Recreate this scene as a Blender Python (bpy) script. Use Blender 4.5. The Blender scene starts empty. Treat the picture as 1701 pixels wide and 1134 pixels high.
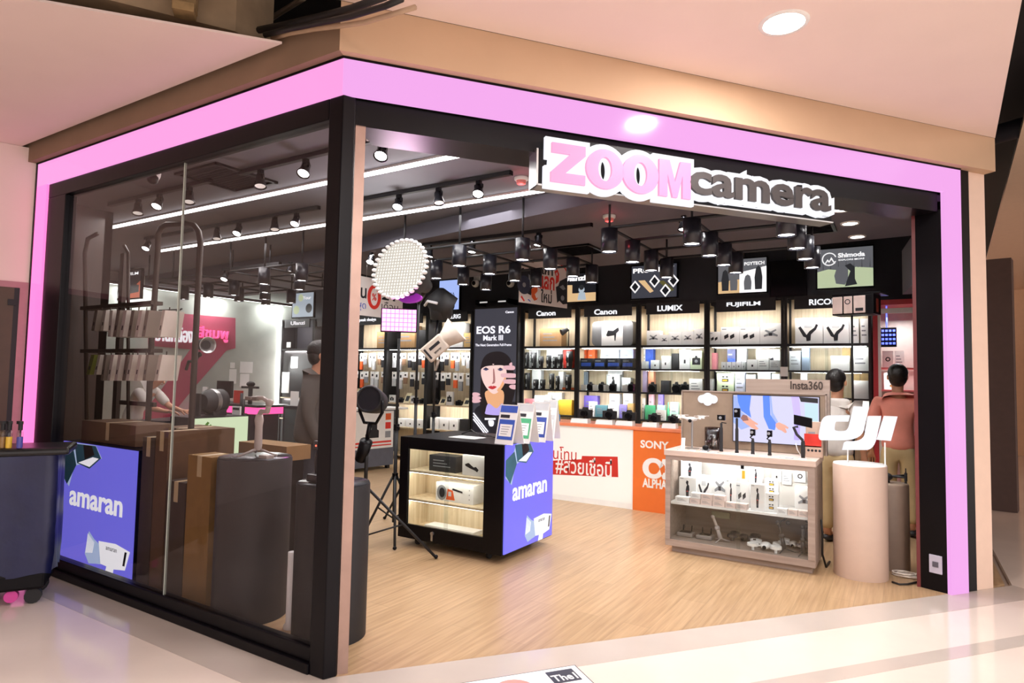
import bpy, bmesh, math, random
from mathutils import Vector, Matrix
random.seed(7)
SC = bpy.context.scene
COL = SC.collection
V = Vector
# ---------------------------------------------------------------- camera
FPX, YAW, PIT, ROL, PHI = 1055.335, math.radians(31.81069), math.radians(3.20957), math.radians(1.11995), math.radians(51.44683)
CAM = V((0, 0, 1.6))
_r0 = V((math.cos(YAW), math.sin(YAW), 0))
FWD = V((-math.sin(YAW)*math.cos(PIT), math.cos(YAW)*math.cos(PIT), math.sin(PIT)))
_u0 = _r0.cross(FWD)
RT = _r0*math.cos(ROL) + _u0*math.sin(ROL)
UP = _u0*math.cos(ROL) - _r0*math.sin(ROL)
cd = bpy.data.cameras.new('camera'); cam = bpy.data.objects.new('camera', cd); COL.objects.link(cam)
cd.sensor_fit = 'HORIZONTAL'; cd.sensor_width = 36; cd.lens = FPX/1701*36; cd.clip_start = .05; cd.clip_end = 100
mm = Matrix((RT, UP, -FWD)).transposed().to_4x4(); mm.translation = CAM; cam.matrix_world = mm
SC.camera = cam
# ---------------------------------------------------------------- world, exposure
SC.view_settings.view_transform = 'Standard'; SC.view_settings.look = 'None'
SC.view_settings.gamma = 1; SC.view_settings.use_curve_mapping = False
SC.view_settings.exposure = 0.18
W = bpy.data.worlds.new('mall_ambient'); SC.world = W; W.use_nodes = True
_n = W.node_tree.nodes; _l = W.node_tree.links; _bg = _n['Background']; _bg.inputs[0].default_value = (1.0, .90, .88, 1)
_tc = _n.new('ShaderNodeTexCoord'); _vm = _n.new('ShaderNodeVectorMath'); _vm.operation = 'DOT_PRODUCT'; _vm.inputs[1].default_value = (.95, .25, .1)
_mr = _n.new('ShaderNodeMapRange'); _mr.inputs[1].default_value = -.45; _mr.inputs[2].default_value = 1; _mr.inputs[3].default_value = .07; _mr.inputs[4].default_value = 1.9
_l.new(_tc.outputs['Generated'], _vm.inputs[0]); _l.new(_vm.outputs['Value'], _mr.inputs[0]); _l.new(_mr.outputs[0], _bg.inputs[1])   # the bright side of the mall lies to the right
try:
    SC.cycles.use_denoising = True; SC.cycles.max_bounces = 8; SC.cycles.transparent_max_bounces = 16
    SC.cycles.sample_clamp_indirect = 4
    SC.cycles.caustics_reflective = False; SC.cycles.caustics_refractive = False
except Exception: pass
# ---------------------------------------------------------------- helpers
def ray(px, py): return RT*(px-850.5) - UP*(py-567) + FWD*FPX
def PF(px, py, z=0.):                       # the point at height z that the photo shows at a pixel
    d = ray(px, py); return CAM + d*((z-CAM.z)/d.z)
def PY(px, py, Y): d = ray(px, py); return CAM + d*(Y/d.y)
def PX(px, py, X): d = ray(px, py); return CAM + d*(X/d.x)
DU = V((math.cos(PHI), math.sin(PHI), 0)); DN = V((math.sin(PHI), -math.cos(PHI), 0)); DO = V((-2.62, 2.42, 0))
def PDD(px, py, off=0.):                    # on the slanted front: distance along it and height
    d = ray(px, py); t = (DN.dot(DO-CAM)+off)/DN.dot(d); p = CAM+d*t
    return (p-DO).dot(DU), p.z
def lin(c):
    if isinstance(c, str):
        c = c.lstrip('#'); c = tuple(int(c[i:i+2], 16)/255 for i in (0, 2, 4))
        c = tuple(x/12.92 if x <= .04045 else ((x+.055)/1.055)**2.4 for x in c)
    return (c[0], c[1], c[2], 1)
MATS = {}
def mat(name, col=(.8, .8, .8), rough=.5, metal=0., emit=0., ecol=None, var=.06, scale=12., bump=0., spec=.5, coat=0.):
    if name in MATS: return MATS[name]
    m = bpy.data.materials.new(name); m.use_nodes = True; nt = m.node_tree; b = nt.nodes['Principled BSDF']
    c = lin(col); b.inputs['Roughness'].default_value = rough; b.inputs['Metallic'].default_value = metal
    b.inputs['Specular IOR Level'].default_value = spec; b.inputs['Base Color'].default_value = c
    if coat: b.inputs['Coat Weight'].default_value = coat
    if var or bump:
        tc = nt.nodes.new('ShaderNodeTexCoord'); n = nt.nodes.new('ShaderNodeTexNoise'); n.inputs['Scale'].default_value = scale
        n.inputs['Detail'].default_value = 4; nt.links.new(tc.outputs['Object'], n.inputs['Vector'])
        if var:
            r = nt.nodes.new('ShaderNodeValToRGB'); e = r.color_ramp.elements
            e[0].position = .3; e[1].position = .7
            e[0].color = tuple(x*(1-var) for x in c[:3])+(1,); e[1].color = tuple(min(1, x*(1+var)) for x in c[:3])+(1,)
            nt.links.new(n.outputs['Fac'], r.inputs[0]); nt.links.new(r.outputs[0], b.inputs['Base Color'])
        if bump:
            bp = nt.nodes.new('ShaderNodeBump'); bp.inputs['Strength'].default_value = bump; bp.inputs['Distance'].default_value = .01
            nt.links.new(n.outputs['Fac'], bp.inputs['Height']); nt.links.new(bp.outputs[0], b.inputs['Normal'])
    if emit:
        b.inputs['Emission Color'].default_value = lin(ecol or col); b.inputs['Emission Strength'].default_value = emit
    MATS[name] = m; return m
def glass_mat(name, tint, gloss=.08, rough=.02):
    if name in MATS: return MATS[name]
    m = bpy.data.materials.new(name); m.use_nodes = True; nt = m.node_tree; nt.nodes.clear()
    o = nt.nodes.new('ShaderNodeOutputMaterial'); t = nt.nodes.new('ShaderNodeBsdfTransparent'); g = nt.nodes.new('ShaderNodeBsdfGlossy')
    mx = nt.nodes.new('ShaderNodeMixShader')
    t.inputs[0].default_value = lin(tint); g.inputs['Roughness'].default_value = rough
    lw = nt.nodes.new('ShaderNodeLayerWeight'); pw = nt.nodes.new('ShaderNodeMath'); pw.operation = 'POWER'; pw.inputs[1].default_value = 4.5
    ma = nt.nodes.new('ShaderNodeMath'); ma.operation = 'MULTIPLY_ADD'; ma.inputs[1].default_value = .75; ma.inputs[2].default_value = gloss*.5
    nt.links.new(lw.outputs['Facing'], pw.inputs[0]); nt.links.new(pw.outputs[0], ma.inputs[0])
    nt.links.new(ma.outputs[0], mx.inputs[0]); nt.links.new(t.outputs[0], mx.inputs[1]); nt.links.new(g.outputs[0], mx.inputs[2])
    nt.links.new(mx.outputs[0], o.inputs[0]); MATS[name] = m; return m
def wood_mat(name, c1, c2, axis=1, plank=(.16, 1.3), rough=.35, grain=40., gap=.25):
    if name in MATS: return MATS[name]
    m = bpy.data.materials.new(name); m.use_nodes = True; nt = m.node_tree; b = nt.nodes['Principled BSDF']; L = nt.links
    tc = nt.nodes.new('ShaderNodeTexCoord'); mp = nt.nodes.new('ShaderNodeMapping'); L.new(tc.outputs['Object'], mp.inputs[0])
    if axis == 1: mp.inputs['Rotation'].default_value = (0, 0, math.pi/2)
    if axis == 2: mp.inputs['Rotation'].default_value = (0, math.pi/2, 0)
    n = nt.nodes.new('ShaderNodeTexNoise'); n.inputs['Detail'].default_value = 6; n.inputs['Scale'].default_value = 1
    m2 = nt.nodes.new('ShaderNodeMapping'); m2.inputs['Scale'].default_value = (grain*.05, grain, grain); L.new(mp.outputs[0], m2.inputs[0]); L.new(m2.outputs[0], n.inputs['Vector'])
    r = nt.nodes.new('ShaderNodeValToRGB'); e = r.color_ramp.elements; e[0].position = .32; e[1].position = .68
    e[0].color = lin(c1); e[1].color = lin(c2); L.new(n.outputs['Fac'], r.inputs[0])
    out = r.outputs[0]
    if plank:
        br = nt.nodes.new('ShaderNodeTexBrick'); br.inputs['Scale'].default_value = 1; br.inputs['Brick Width'].default_value = plank[1]; br.inputs['Row Height'].default_value = plank[0]
        br.inputs['Mortar Size'].default_value = .0025; br.inputs['Color1'].default_value = (1, 1, 1, 1); br.inputs['Color2'].default_value = (.88, .87, .85, 1); br.inputs['Mortar'].default_value = (1-gap,)*3+(1,)
        L.new(mp.outputs[0], br.inputs['Vector'])
        mx = nt.nodes.new('ShaderNodeMix'); mx.data_type = 'RGBA'; mx.blend_type = 'MULTIPLY'; mx.inputs['Factor'].default_value = 1
        L.new(out, mx.inputs[6]); L.new(br.outputs['Color'], mx.inputs[7]); out = mx.outputs[2]
    L.new(out, b.inputs['Base Color']); b.inputs['Roughness'].default_value = rough
    MATS[name] = m; return m
class Fr:                                   # a flat frame of reference: u along, v up, n out of the face
    def __init__(s, o, ux, uz=(0, 0, 1)):
        s.o = V(o); s.u = V(ux).normalized(); s.v = V(uz).normalized(); s.n = s.u.cross(s.v)
    def p(s, u, v, n=0.): return s.o + s.u*u + s.v*v + s.n*n
FX = lambda y, x=0., z=0.: Fr((x, y, z), (1, 0, 0))      # faces the photographer (-Y)
FYP = lambda x, y=0., z=0.: Fr((x, y, z), (0, 1, 0))     # faces +X
_TX = {}
def text_geo(s, off=0.):
    k = (s, off)
    if k not in _TX:
        c = bpy.data.curves.new('t', 'FONT'); c.body = s; c.size = 1; c.extrude = .5; c.offset = off; c.resolution_u = 3; c.align_x = 'LEFT'
        o = bpy.data.objects.new('t', c); COL.objects.link(o)
        dg = bpy.context.evaluated_depsgraph_get(); dg.update()
        me = bpy.data.meshes.new_from_object(o.evaluated_get(dg))
        vs = [v.co.copy() for v in me.vertices]; fs = [tuple(p.vertices) for p in me.polygons]
        bpy.data.objects.remove(o); bpy.data.curves.remove(c); bpy.data.meshes.remove(me)
        x0 = min(v.x for v in vs); x1 = max(v.x for v in vs); y0 = min(v.y for v in vs); y1 = max(v.y for v in vs)
        _TX[k] = (vs, fs, (x0, x1, y0, y1))
    return _TX[k]
LOCW = {}
class B:
    def __init__(s): s.v = []; s.f = []; s.mi = []; s.sm = []; s.mats = []; s.cur = 0
    def use(s, m):
        if m not in s.mats: s.mats.append(m)
        s.cur = s.mats.index(m); return s
    def add(s, vs, fs, smooth=False):
        k = len(s.v); s.v += [V(a) for a in vs]
        for f in fs: s.f.append(tuple(i+k for i in f)); s.mi.append(s.cur); s.sm.append(smooth)
        return s
    def hexa(s, P): return s.add(P, [(0, 3, 2, 1), (4, 5, 6, 7), (0, 1, 5, 4), (1, 2, 6, 5), (2, 3, 7, 6), (3, 0, 4, 7)])
    def box(s, x0, x1, y0, y1, z0, z1):
        return s.hexa([(x0, y0, z0), (x1, y0, z0), (x1, y1, z0), (x0, y1, z0), (x0, y0, z1), (x1, y0, z1), (x1, y1, z1), (x0, y1, z1)])
    def fbox(s, F, u0, u1, v0, v1, n0, n1):
        return s.hexa([F.p(u0, v0, n0), F.p(u0, v0, n1), F.p(u1, v0, n1), F.p(u1, v0, n0), F.p(u0, v1, n0), F.p(u0, v1, n1), F.p(u1, v1, n1), F.p(u1, v1, n0)])
    def prism(s, P, d):                     # polygon extruded along d
        n = len(P); d = V(d); P = [V(a) for a in P]; Q = [a+d for a in P]
        fs = [tuple(range(n-1, -1, -1)), tuple(range(n, 2*n))] + [(i, (i+1) % n, (i+1) % n+n, i+n) for i in range(n)]
        return s.add(P+Q, fs)
    def flat(s, F, pts, n0=0., th=.002): return s.prism([F.p(u, v, n0) for u, v in pts], F.n*th)
    def disc(s, F, u, v, r, n0=0., th=.002, rv=None, k=20, rot=0.):
        rv = rv or r; cr, sr = math.cos(rot), math.sin(rot); pts = []
        for i in range(k):
            a = 2*math.pi*i/k; x, y = r*math.cos(a), rv*math.sin(a); pts.append((u+x*cr-y*sr, v+x*sr+y*cr))
        return s.flat(F, pts, n0, th)
    def ring(s, F, u, v, ro, ri, n0=0., th=.002, k=28, a0=0., a1=2*math.pi, ev=1., evi=None):
        full = a1-a0 > 6.28; evi = ev if evi is None else evi; m = k if full else k+1
        O = []; I = []
        for i in range(m):
            a = a0+(a1-a0)*i/k; c, q = math.cos(a), math.sin(a)
            O.append((u+ro*c, v+ro*q*ev)); I.append((u+ri*c, v+ri*q*evi))
        vs = [F.p(x, y, n0) for x, y in O]+[F.p(x, y, n0) for x, y in I]+[F.p(x, y, n0+th) for x, y in O]+[F.p(x, y, n0+th) for x, y in I]
        fs = []
        for i in range(k):
            j = (i+1) % m
            fs += [(i, i+m, j+m, j), (i+2*m, j+2*m, j+3*m, i+3*m), (i, j, j+2*m, i+2*m), (i+m, i+3*m, j+3*m, j+m)]
        if not full: fs += [(0, 2*m, 3*m, m), (k, k+m, k+3*m, k+2*m)]
        return s.add(vs, fs)
    def cyl(s, a, b, r, r2=None, n=14, caps=True):
        a = V(a); b = V(b); r2 = r if r2 is None else r2; d = (b-a).normalized()
        x = d.orthogonal().normalized(); y = d.cross(x); vs = []
        for c, q in ((a, r), (b, r2)):
            for i in range(n):
                t = 2*math.pi*i/n; vs.append(c+(x*math.cos(t)+y*math.sin(t))*q)
        s.add(vs, [(i, (i+1) % n, (i+1) % n+n, i+n) for i in range(n)], n > 8)
        if caps: s.add(vs[:n], [tuple(range(n-1, -1, -1))]); s.add(vs[n:], [tuple(range(n))])
        return s
    def tube(s, P, r, n=7, r2=None):
        P = [V(p) for p in P]; m = len(P); vs = []; x = None
        for i, p in enumerate(P):
            d = (P[min(i+1, m-1)]-P[max(i-1, 0)]).normalized()
            x = d.orthogonal().normalized() if x is None else (x-d*x.dot(d)).normalized()
            y = d.cross(x); q = r if r2 is None else r+(r2-r)*i/(m-1)
            vs += [p+(x*math.cos(2*math.pi*k/n)+y*math.sin(2*math.pi*k/n))*q for k in range(n)]
        fs = [(i*n+k, i*n+(k+1) % n, (i+1)*n+(k+1) % n, (i+1)*n+k) for i in range(m-1) for k in range(n)]
        return s.add(vs, fs+[tuple(range(n-1, -1, -1)), tuple(range((m-1)*n, m*n))], True)
    def lathe(s, c, prof, ax=(0, 0, 1), n=20, cap=True):
        c = V(c); d = V(ax).normalized(); x = d.orthogonal().normalized(); y = d.cross(x); m = len(prof); vs = []
        for r, h in prof:
            vs += [c+d*h+(x*math.cos(2*math.pi*k/n)+y*math.sin(2*math.pi*k/n))*r for k in range(n)]
        fs = [(i*n+k, i*n+(k+1) % n, (i+1)*n+(k+1) % n, (i+1)*n+k) for i in range(m-1) for k in range(n)]
        s.add(vs, fs, True)
        if cap and prof[0][0] > 1e-5: s.add(vs[:n], [tuple(range(n-1, -1, -1))])
        if cap and prof[-1][0] > 1e-5: s.add(vs[-n:], [tuple(range(n))])
        return s
    def ball(s, c, rx, ry=None, rz=None, n=14, m=8, R=None):
        ry = ry or rx; rz = rz or rx; c = V(c); vs = []
        for j in range(m+1):
            t = math.pi*j/m
            for i in range(n):
                a = 2*math.pi*i/n; q = V((rx*math.sin(t)*math.cos(a), ry*math.sin(t)*math.sin(a), -rz*math.cos(t)))
                vs.append(c+(R @ q if R else q))
        return s.add(vs, [(j*n+i, j*n+(i+1) % n, (j+1)*n+(i+1) % n, (j+1)*n+i) for j in range(m) for i in range(n)], True)
    def text(s, F, t, u0, v0, u1, v1, n0=0., th=.002, off=0., ref=None):
        vs, fs, bb = text_geo(t, off); x0, x1, y0, y1 = text_geo(t, ref)[2] if ref is not None else bb
        kx = (u1-u0)/(x1-x0); ky = (v1-v0)/(y1-y0)
        return s.add([F.p(u0+(a.x-x0)*kx, v0+(a.y-y0)*ky, n0+(a.z+.5)*th) for a in vs], fs)
    def build(s, name, parent=None, local=False, bev=0., kind=None, label=None, cat=None, group=None, seg=2):
        me = bpy.data.meshes.new(name)
        if parent is not None: org = V((0, 0, 0)) if local else LOCW[parent.name]
        elif local: org = V((0, 0, 0))
        else:
            xs = [v.x for v in s.v]; ys = [v.y for v in s.v]; zs = [v.z for v in s.v]
            org = V(((min(xs)+max(xs))/2, (min(ys)+max(ys))/2, min(zs)))
        me.from_pydata([v-org for v in s.v], [], s.f)
        for m in s.mats: me.materials.append(m)
        me.polygons.foreach_set('material_index', s.mi); me.polygons.foreach_set('use_smooth', s.sm)
        me.update()
        bm = bmesh.new(); bm.from_mesh(me); bmesh.ops.recalc_face_normals(bm, faces=bm.faces[:]); bm.to_mesh(me); bm.free()
        o = bpy.data.objects.new(name, me); COL.objects.link(o)
        if parent is not None: o.parent = parent; LOCW[o.name] = LOCW.get(parent.name, V((0, 0, 0))) if not local else V((0, 0, 0))
        else: o.location = org; LOCW[o.name] = org
        if bev:
            md = o.modifiers.new('edge', 'BEVEL'); md.width = bev; md.segments = seg; md.limit_method = 'ANGLE'; md.angle_limit = .7
        tag(o, label, cat, group, kind); return o
def tag(o, label=None, cat=None, group=None, kind=None):
    for k, v in (('label', label), ('category', cat), ('group', group), ('kind', kind)):
        if v: o[k] = v
    return o
def thing(name, label, cat, loc, rz=0., group=None):
    o = bpy.data.objects.new(name, None); COL.objects.link(o); o.location = V(loc)+V((0, 0, .0012 if .05 < loc[2] < 2.2 else 0)); o.rotation_euler = (0, 0, rz); o.empty_display_size = .1
    LOCW[o.name] = V(loc); return tag(o, label, cat, group)
def dup(root, loc, rz=None, label=None, group=None, rot=None):
    r = root.copy(); COL.objects.link(r); r.location = loc
    if rz is not None: r.rotation_euler = (0, 0, rz)
    if rot is not None: r.rotation_euler = rot
    if label: r['label'] = label
    if group: r['group'] = group
    for ch in root.children:
        c = ch.copy(); COL.objects.link(c); c.parent = r
        for g in ch.children:
            d = g.copy(); COL.objects.link(d); d.parent = c
    return r
def struct(name, b, **k): return b.build(name, kind='structure', **k)
def lamp(name, kind, loc, power, col=(1, 1, 1), size=.1, rot=None, parent=None, spot=None, spread=None, thin=None):
    l = bpy.data.lights.new(name, kind); l.energy = power; l.color = col[:3]
    if kind == 'AREA': l.shape = 'RECTANGLE' if thin else 'DISK'; l.size = size; l.size_y = thin or size
    else: l.shadow_soft_size = size
    if spot: l.spot_size = spot; l.spot_blend = .6
    if spread: l.spread = spread
    o = bpy.data.objects.new(name, l); COL.objects.link(o); o.location = loc
    if rot: o.rotation_euler = rot
    if parent: o.parent = parent
    return o
def aim(d): return V(d).to_track_quat('-Z', 'Y').to_euler()
# ---------------------------------------------------------------- materials of the place
BLK = mat('black_powder_coat', '#0b090d', .34, var=.1, scale=3, spec=.18)
BLK2 = mat('matt_black', '#19181b', .6, var=.03, scale=1.5)
SATIN = mat('satin_black', '#22222a', .3)
DARKWALL = mat('charcoal_wall_paint', '#2a2930', .7)
WHT = mat('white_gloss_print', '#f1f1ef', .4, var=.02)
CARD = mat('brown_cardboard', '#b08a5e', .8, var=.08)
STEEL = mat('brushed_steel', '#b9b9b8', .3, .9)
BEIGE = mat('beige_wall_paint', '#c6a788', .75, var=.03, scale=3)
PLAST = mat('white_plaster', '#efdcd4', .8, var=.02, scale=2)
GLASS = glass_mat('shop_window_glass', (.88, .86, .86), .03)
CLEAR = glass_mat('clear_showcase_glass', (.93, .95, .95))
WOODF = wood_mat('light_oak_floor', '#a88966', '#c3a47f', 1, (.18, 1.35), .3)
OAK = wood_mat('pale_oak_laminate', '#c9b493', '#e2d2b4', 2, None, .5, 30)
PINKL = mat('glowing_pink_acrylic', '#201820', .14, emit=1.0, ecol=(.80, .36, .76), var=0, spec=.12)
def tile(name, c, rough):
    m = mat(name, c, rough, var=.035, scale=2.2); return m
TILE = tile('polished_cream_tile', '#e2d4c8', .09)
TILEG = tile('polished_grey_tile', '#c0b5ab', .1)
# ---------------------------------------------------------------- floors
CX, CY = -2.62, 2.42
def dpt(s, n=0., z=0.): return DO + DU*s + DN*n + V((0, 0, z))
E1 = dpt(4.83)
XL, XR, YB = -11.69, .46, 9.64
b = B().use(WOODF)
b.prism([V((CX, CY, -.05)), V((E1.x, E1.y, -.05)), V((XR+.2, 6.6, -.05)), V((XR+.2, YB+.1, -.05)), V((XL-.1, YB+.1, -.05)), V((XL-.1, CY, -.05))], (0, 0, .05))
struct('floor_shop', b)
b = B().use(TILE); b.box(-16, 14, -7, 22, -.12, -.052)
b.prism([V((-16, -7, -.06)), V((14, -7, -.06)), V((14, 22, -.06)), V((XR+.25, 22, -.06)), V((XR+.25, 6.5, -.06)), V((E1.x, E1.y, -.06)), V((CX, CY, -.06)), V((-16, CY, -.06))], (0, 0, .058))
struct('floor_mall', b)
b = B().use(TILEG); F0 = Fr((0, 0, 0), (1, 0, 0))
w = .27
def quad(P, z0=-.004, z1=-.0005): return b.prism([V((p[0], p[1], z0)) for p in P], (0, 0, z1-z0))
k0 = dpt(-.12, w); quad([(-9, CY-w), (CX+.13, CY-w), (CX, CY), (-9, CY)])
quad([dpt(0), dpt(-.13, w), dpt(5.35, w), dpt(5.35, 0)])
e0 = PF(1450, 1108); s0 = (e0-DO).dot(DU); n0 = (e0-DO).dot(DN)
quad([dpt(-1.5, n0-.06), dpt(-1.5, n0+.06), dpt(9, n0+.06), dpt(9, n0-.06)])
struct('floor_strip', b)
# ---------------------------------------------------------------- mall ceiling, fascia, outer walls
ZB0, ZB1 = 3.135, 3.345
FO = .09
ZFT = PY(465, 60, CY-FO).z
b = B().use(mat('shaded_brown_plaster', '#8a715b', .85, var=.06, scale=4))  # shade under the left ceiling panel is put into this fascia colour
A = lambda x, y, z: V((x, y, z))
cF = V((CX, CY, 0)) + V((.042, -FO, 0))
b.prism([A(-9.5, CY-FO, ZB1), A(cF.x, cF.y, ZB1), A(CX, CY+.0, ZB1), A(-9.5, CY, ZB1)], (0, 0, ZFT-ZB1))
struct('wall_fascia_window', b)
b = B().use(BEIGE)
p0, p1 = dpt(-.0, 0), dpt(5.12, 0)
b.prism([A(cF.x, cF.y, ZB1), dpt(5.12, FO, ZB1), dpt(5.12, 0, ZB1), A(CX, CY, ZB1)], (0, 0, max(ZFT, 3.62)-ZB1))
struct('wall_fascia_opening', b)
b = B().use(PLAST)
b.prism([A(-3.0, 2.285, 3.47), A(-12, 2.285, 3.47), A(-12, -7, 3.47), A(-9.0, -7, 3.47), PF(50, 0, 3.47)], (0, 0, .014))
struct('ceiling_mall_left', b)
q = PF(1630, 212, 3.62); q2 = PF(1668, 0, 3.62); e = (q2-q)
b = B().use(PLAST)
s1 = dpt(5.12, FO); far = q+e*4
b.prism([dpt(-.9, FO+.003, 3.62), dpt(5.12, FO+.003, 3.62), V((far.x, far.y, 3.62)), V((far.x, -7, 3.62)), V((-5.2, -7, 3.62)), dpt(-3.4, FO+2.2, 3.62), dpt(-.9, FO+2.2, 3.62)], (0, 0, .04))
struct('ceiling_mall_right', b)
CONC = mat('raw_concrete_soffit', '#4a3f38', .9, var=.2, scale=3)
b = B().use(CONC); b.box(-16, 3.2, -7, 9.0, 4.5, 4.6); struct('ceiling_slab', b)
b = B().use(BLK2); P_ = [PF(1600, 120, 4.2), PF(1668, -60, 4.2), PF(1800, -60, 4.2), PF(1760, 200, 4.2), PF(1690, 430, 4.2), PF(1600, 430, 4.2)]
b.prism(P_, (0, 0, .1)); struct('ceiling_void', b)
b = B().use(mat('dark_duct_grey', '#26242a', .5)); b.cyl(PF(1625, 232, 4.0), PF(1720, 205, 4.0), .09); b.build('air_duct', label='dark round air duct crossing the black ceiling void outside', cat='duct')
b = B().use(mat('peach_far_wall', '#efc9a4', .8, var=.02)); b.box(.5, 14, 19.0, 19.2, 0, 6); struct('wall_far', b)
b = B().use(mat('peach_far_ceiling', '#eccfb2', .8, var=.02)); fa, fb = PF(1714, 150, 3.9), PF(1640, 426, 3.9); b.prism([fa, fb, fb+(fb-fa).normalized()*7, V((14, 19, 3.9)), V((14, fa.y, 3.9))], (0, 0, .05)); struct('ceiling_far', b)
LW0 = V((-6.297, CY-.02, 0)); LWA = -V((math.cos(math.radians(72)), math.sin(math.radians(72)), 0)); LWF = Fr(LW0+LWA*7, -LWA)
b = B().use(PLAST); b.fbox(LWF, 0, 7, 0, 3.468, -.15, 0); b.box(-6.5, -6.297, CY-.02, CY+.1, 0, 3.345); struct('wall_left', b)
# pier at the end of the opening
b = B().use(mat('cream_pier_paint', '#e9cdb9', .75, var=.02))
b.prism([dpt(4.92, 0), dpt(5.12, 0), dpt(5.12, -.28), dpt(4.92, -.28)], (0, 0, ZB1)); struct('pillar_right', b)
# ---------------------------------------------------------------- shop shell
b = B().use(DARKWALL); b.box(XL-.1, XR+.1, YB, YB+.1, 0, 3.8); struct('wall_back', b)
b = B().use(DARKWALL); b.box(XR, XR+.1, 6.62, YB, 0, 3.8); b.use(PLAST).box(XR+.02, XR+.1, YB, 19, 0, 4.2); struct('wall_right', b)
CONW = mat('grey_concrete_render', '#b9bdb6', .8, var=.09, scale=2.5, bump=.1)
b = B().use(CONW); b.box(XL-.1, XL, 3.45, YB, 0, 3.8); struct('wall_concrete', b)
WALN = wood_mat('dark_brown_laminate', '#2c1d16', '#3b281e', 2, None, .45, 20)
b = B().use(WALN); b.box(-7.4, -7.3, CY+.15, 3.5, 0, 3.3); b.box(XL, -7.3, 3.42, 3.5, 0, 3.3); b.box(-7.3, -6.1, CY+.08, CY+.15, 0, 3.3); struct('wall_partition', b)
CEIL = mat('dark_grey_ceiling_paint', '#66666f', .75, var=.05, scale=2)
b = B().use(CEIL); b.prism([A(CX, CY, 3.3), dpt(4.9, -.0, 3.3), A(XR, 6.3, 3.3), A(XR, 7.0, 3.3), A(XL, 7.0, 3.3), A(XL, CY, 3.3)], (0, 0, .06)); struct('ceiling_front', b)
CEIL2 = mat('charcoal_ceiling_paint', '#5a5761', .8, var=.05, scale=2)
b = B().use(CEIL2)
b.prism([A(XL, 6.2, 3.12), A(-6.9, 5.95, 3.12), A(-5.2, 5.55, 3.12), A(-1.9, 4.9, 3.12), A(-.75, 5.05, 3.12), A(XR, 6.5, 3.12), A(XR, 7.55, 3.12), A(-3.4, 7.85, 3.12), A(XL, 7.95, 3.12)], (0, 0, .18)); struct('ceiling_rear', b)
b = B().use(BLK2); b.box(XL, XR, 6.9, YB, 3.78, 3.84); struct('ceiling_back_void', b)
b = B().use(CEIL2)
pa, pb = PF(1480, 455, 2.75), PF(1525, 335, 3.05)
b.prism([A(-.02, 8.4, 2.62), A(XR, 8.4, 2.62), A(XR, 6.46, 2.62), A(.20, 6.46, 2.62)], (0, 0, .5)); struct('ceiling_bulkhead', b)
# skirting of the shop front: header, jambs
b = B().use(BLK)
b.prism([dpt(.05, -.02, 2.985), dpt(4.6, -.02, 2.985), dpt(4.6, -.30, 2.985), dpt(.20, -.30, 2.985)], (0, 0, .15))
b.prism([dpt(0, .0, ZB0-.002), dpt(4.84, .0, ZB0-.002), dpt(4.84, -.05, ZB0-.002), dpt(0, -.05, ZB0-.002)], (0, 0, .01))
struct('trim_header', b)
b = B().use(BLK)
b.prism([A(.08, 6.10, 0), A(.252, 6.03, 0), dpt(4.80, 0), A(.40, 6.45, 0), A(.08, 6.45, 0)], (0, 0, 3.0)); struct('trim_jamb', b)
b = B().use(BLK)
b.prism([dpt(4.805, .01), dpt(4.92, .01), dpt(4.92, -.2), dpt(4.805, -.2)], (0, 0, ZB1)); struct('trim_end', b)
b = B().use(mat('dark_red_metal', '#6a2a2c', .4)); b.box(.055, .08, 6.10, 6.16, 0, 3.0); struct('trim_red_edge', b)
# corner post
b = B().use(BLK)
b.prism([A(CX-.10, CY-.02, 0), A(CX+.01, CY-.02, 0), dpt(.06, -.0), dpt(.06, -.12), A(CX-.10, CY+.1, 0)], (0, 0, ZB0)); struct('trim_post', b, bev=.006)
b = B().use(mat('champagne_aluminium', '#a58a7e', .35, .6)); b.fbox(Fr(dpt(.065, -.02), DU), 0, .055, 0, 2.99, -.05, 0); struct('trim_silver_edge', b)
# window
win = thing('window_1', None, None, (-4.4, CY, 0)); win['kind'] = 'structure'
b = B().use(BLK); x0, x1 = -6.08, CX-.10
b.box(x0, x1, CY-.03, CY+.07, 0, .055); b.box(x0, x1, CY-.005, CY+.06, .055, .13); b.box(x0, x1, CY-.02, CY+.07, 3.015, ZB0); b.box(x0, -5.78, CY-.02, CY+.07, .055, 3.015)
b.build('window_frame', win, bev=.005)
xm = PY(288, 600, CY).x
b = B().use(GLASS); b.box(-5.78, xm-.004, CY+.012, CY+.022, .13, 3.015); b.build('window_pane', win)
b = B().use(GLASS); b.box(xm+.004, x1, CY+.012, CY+.022, .13, 3.015); b.build('window_pane', win)
b = B().use(mat('pale_joint_edge', '#c3cdc2', .3)); b.box(xm-.004, xm+.004, CY+.01, CY+.024, .13, 3.015); b.build('window_joint', win)
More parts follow.
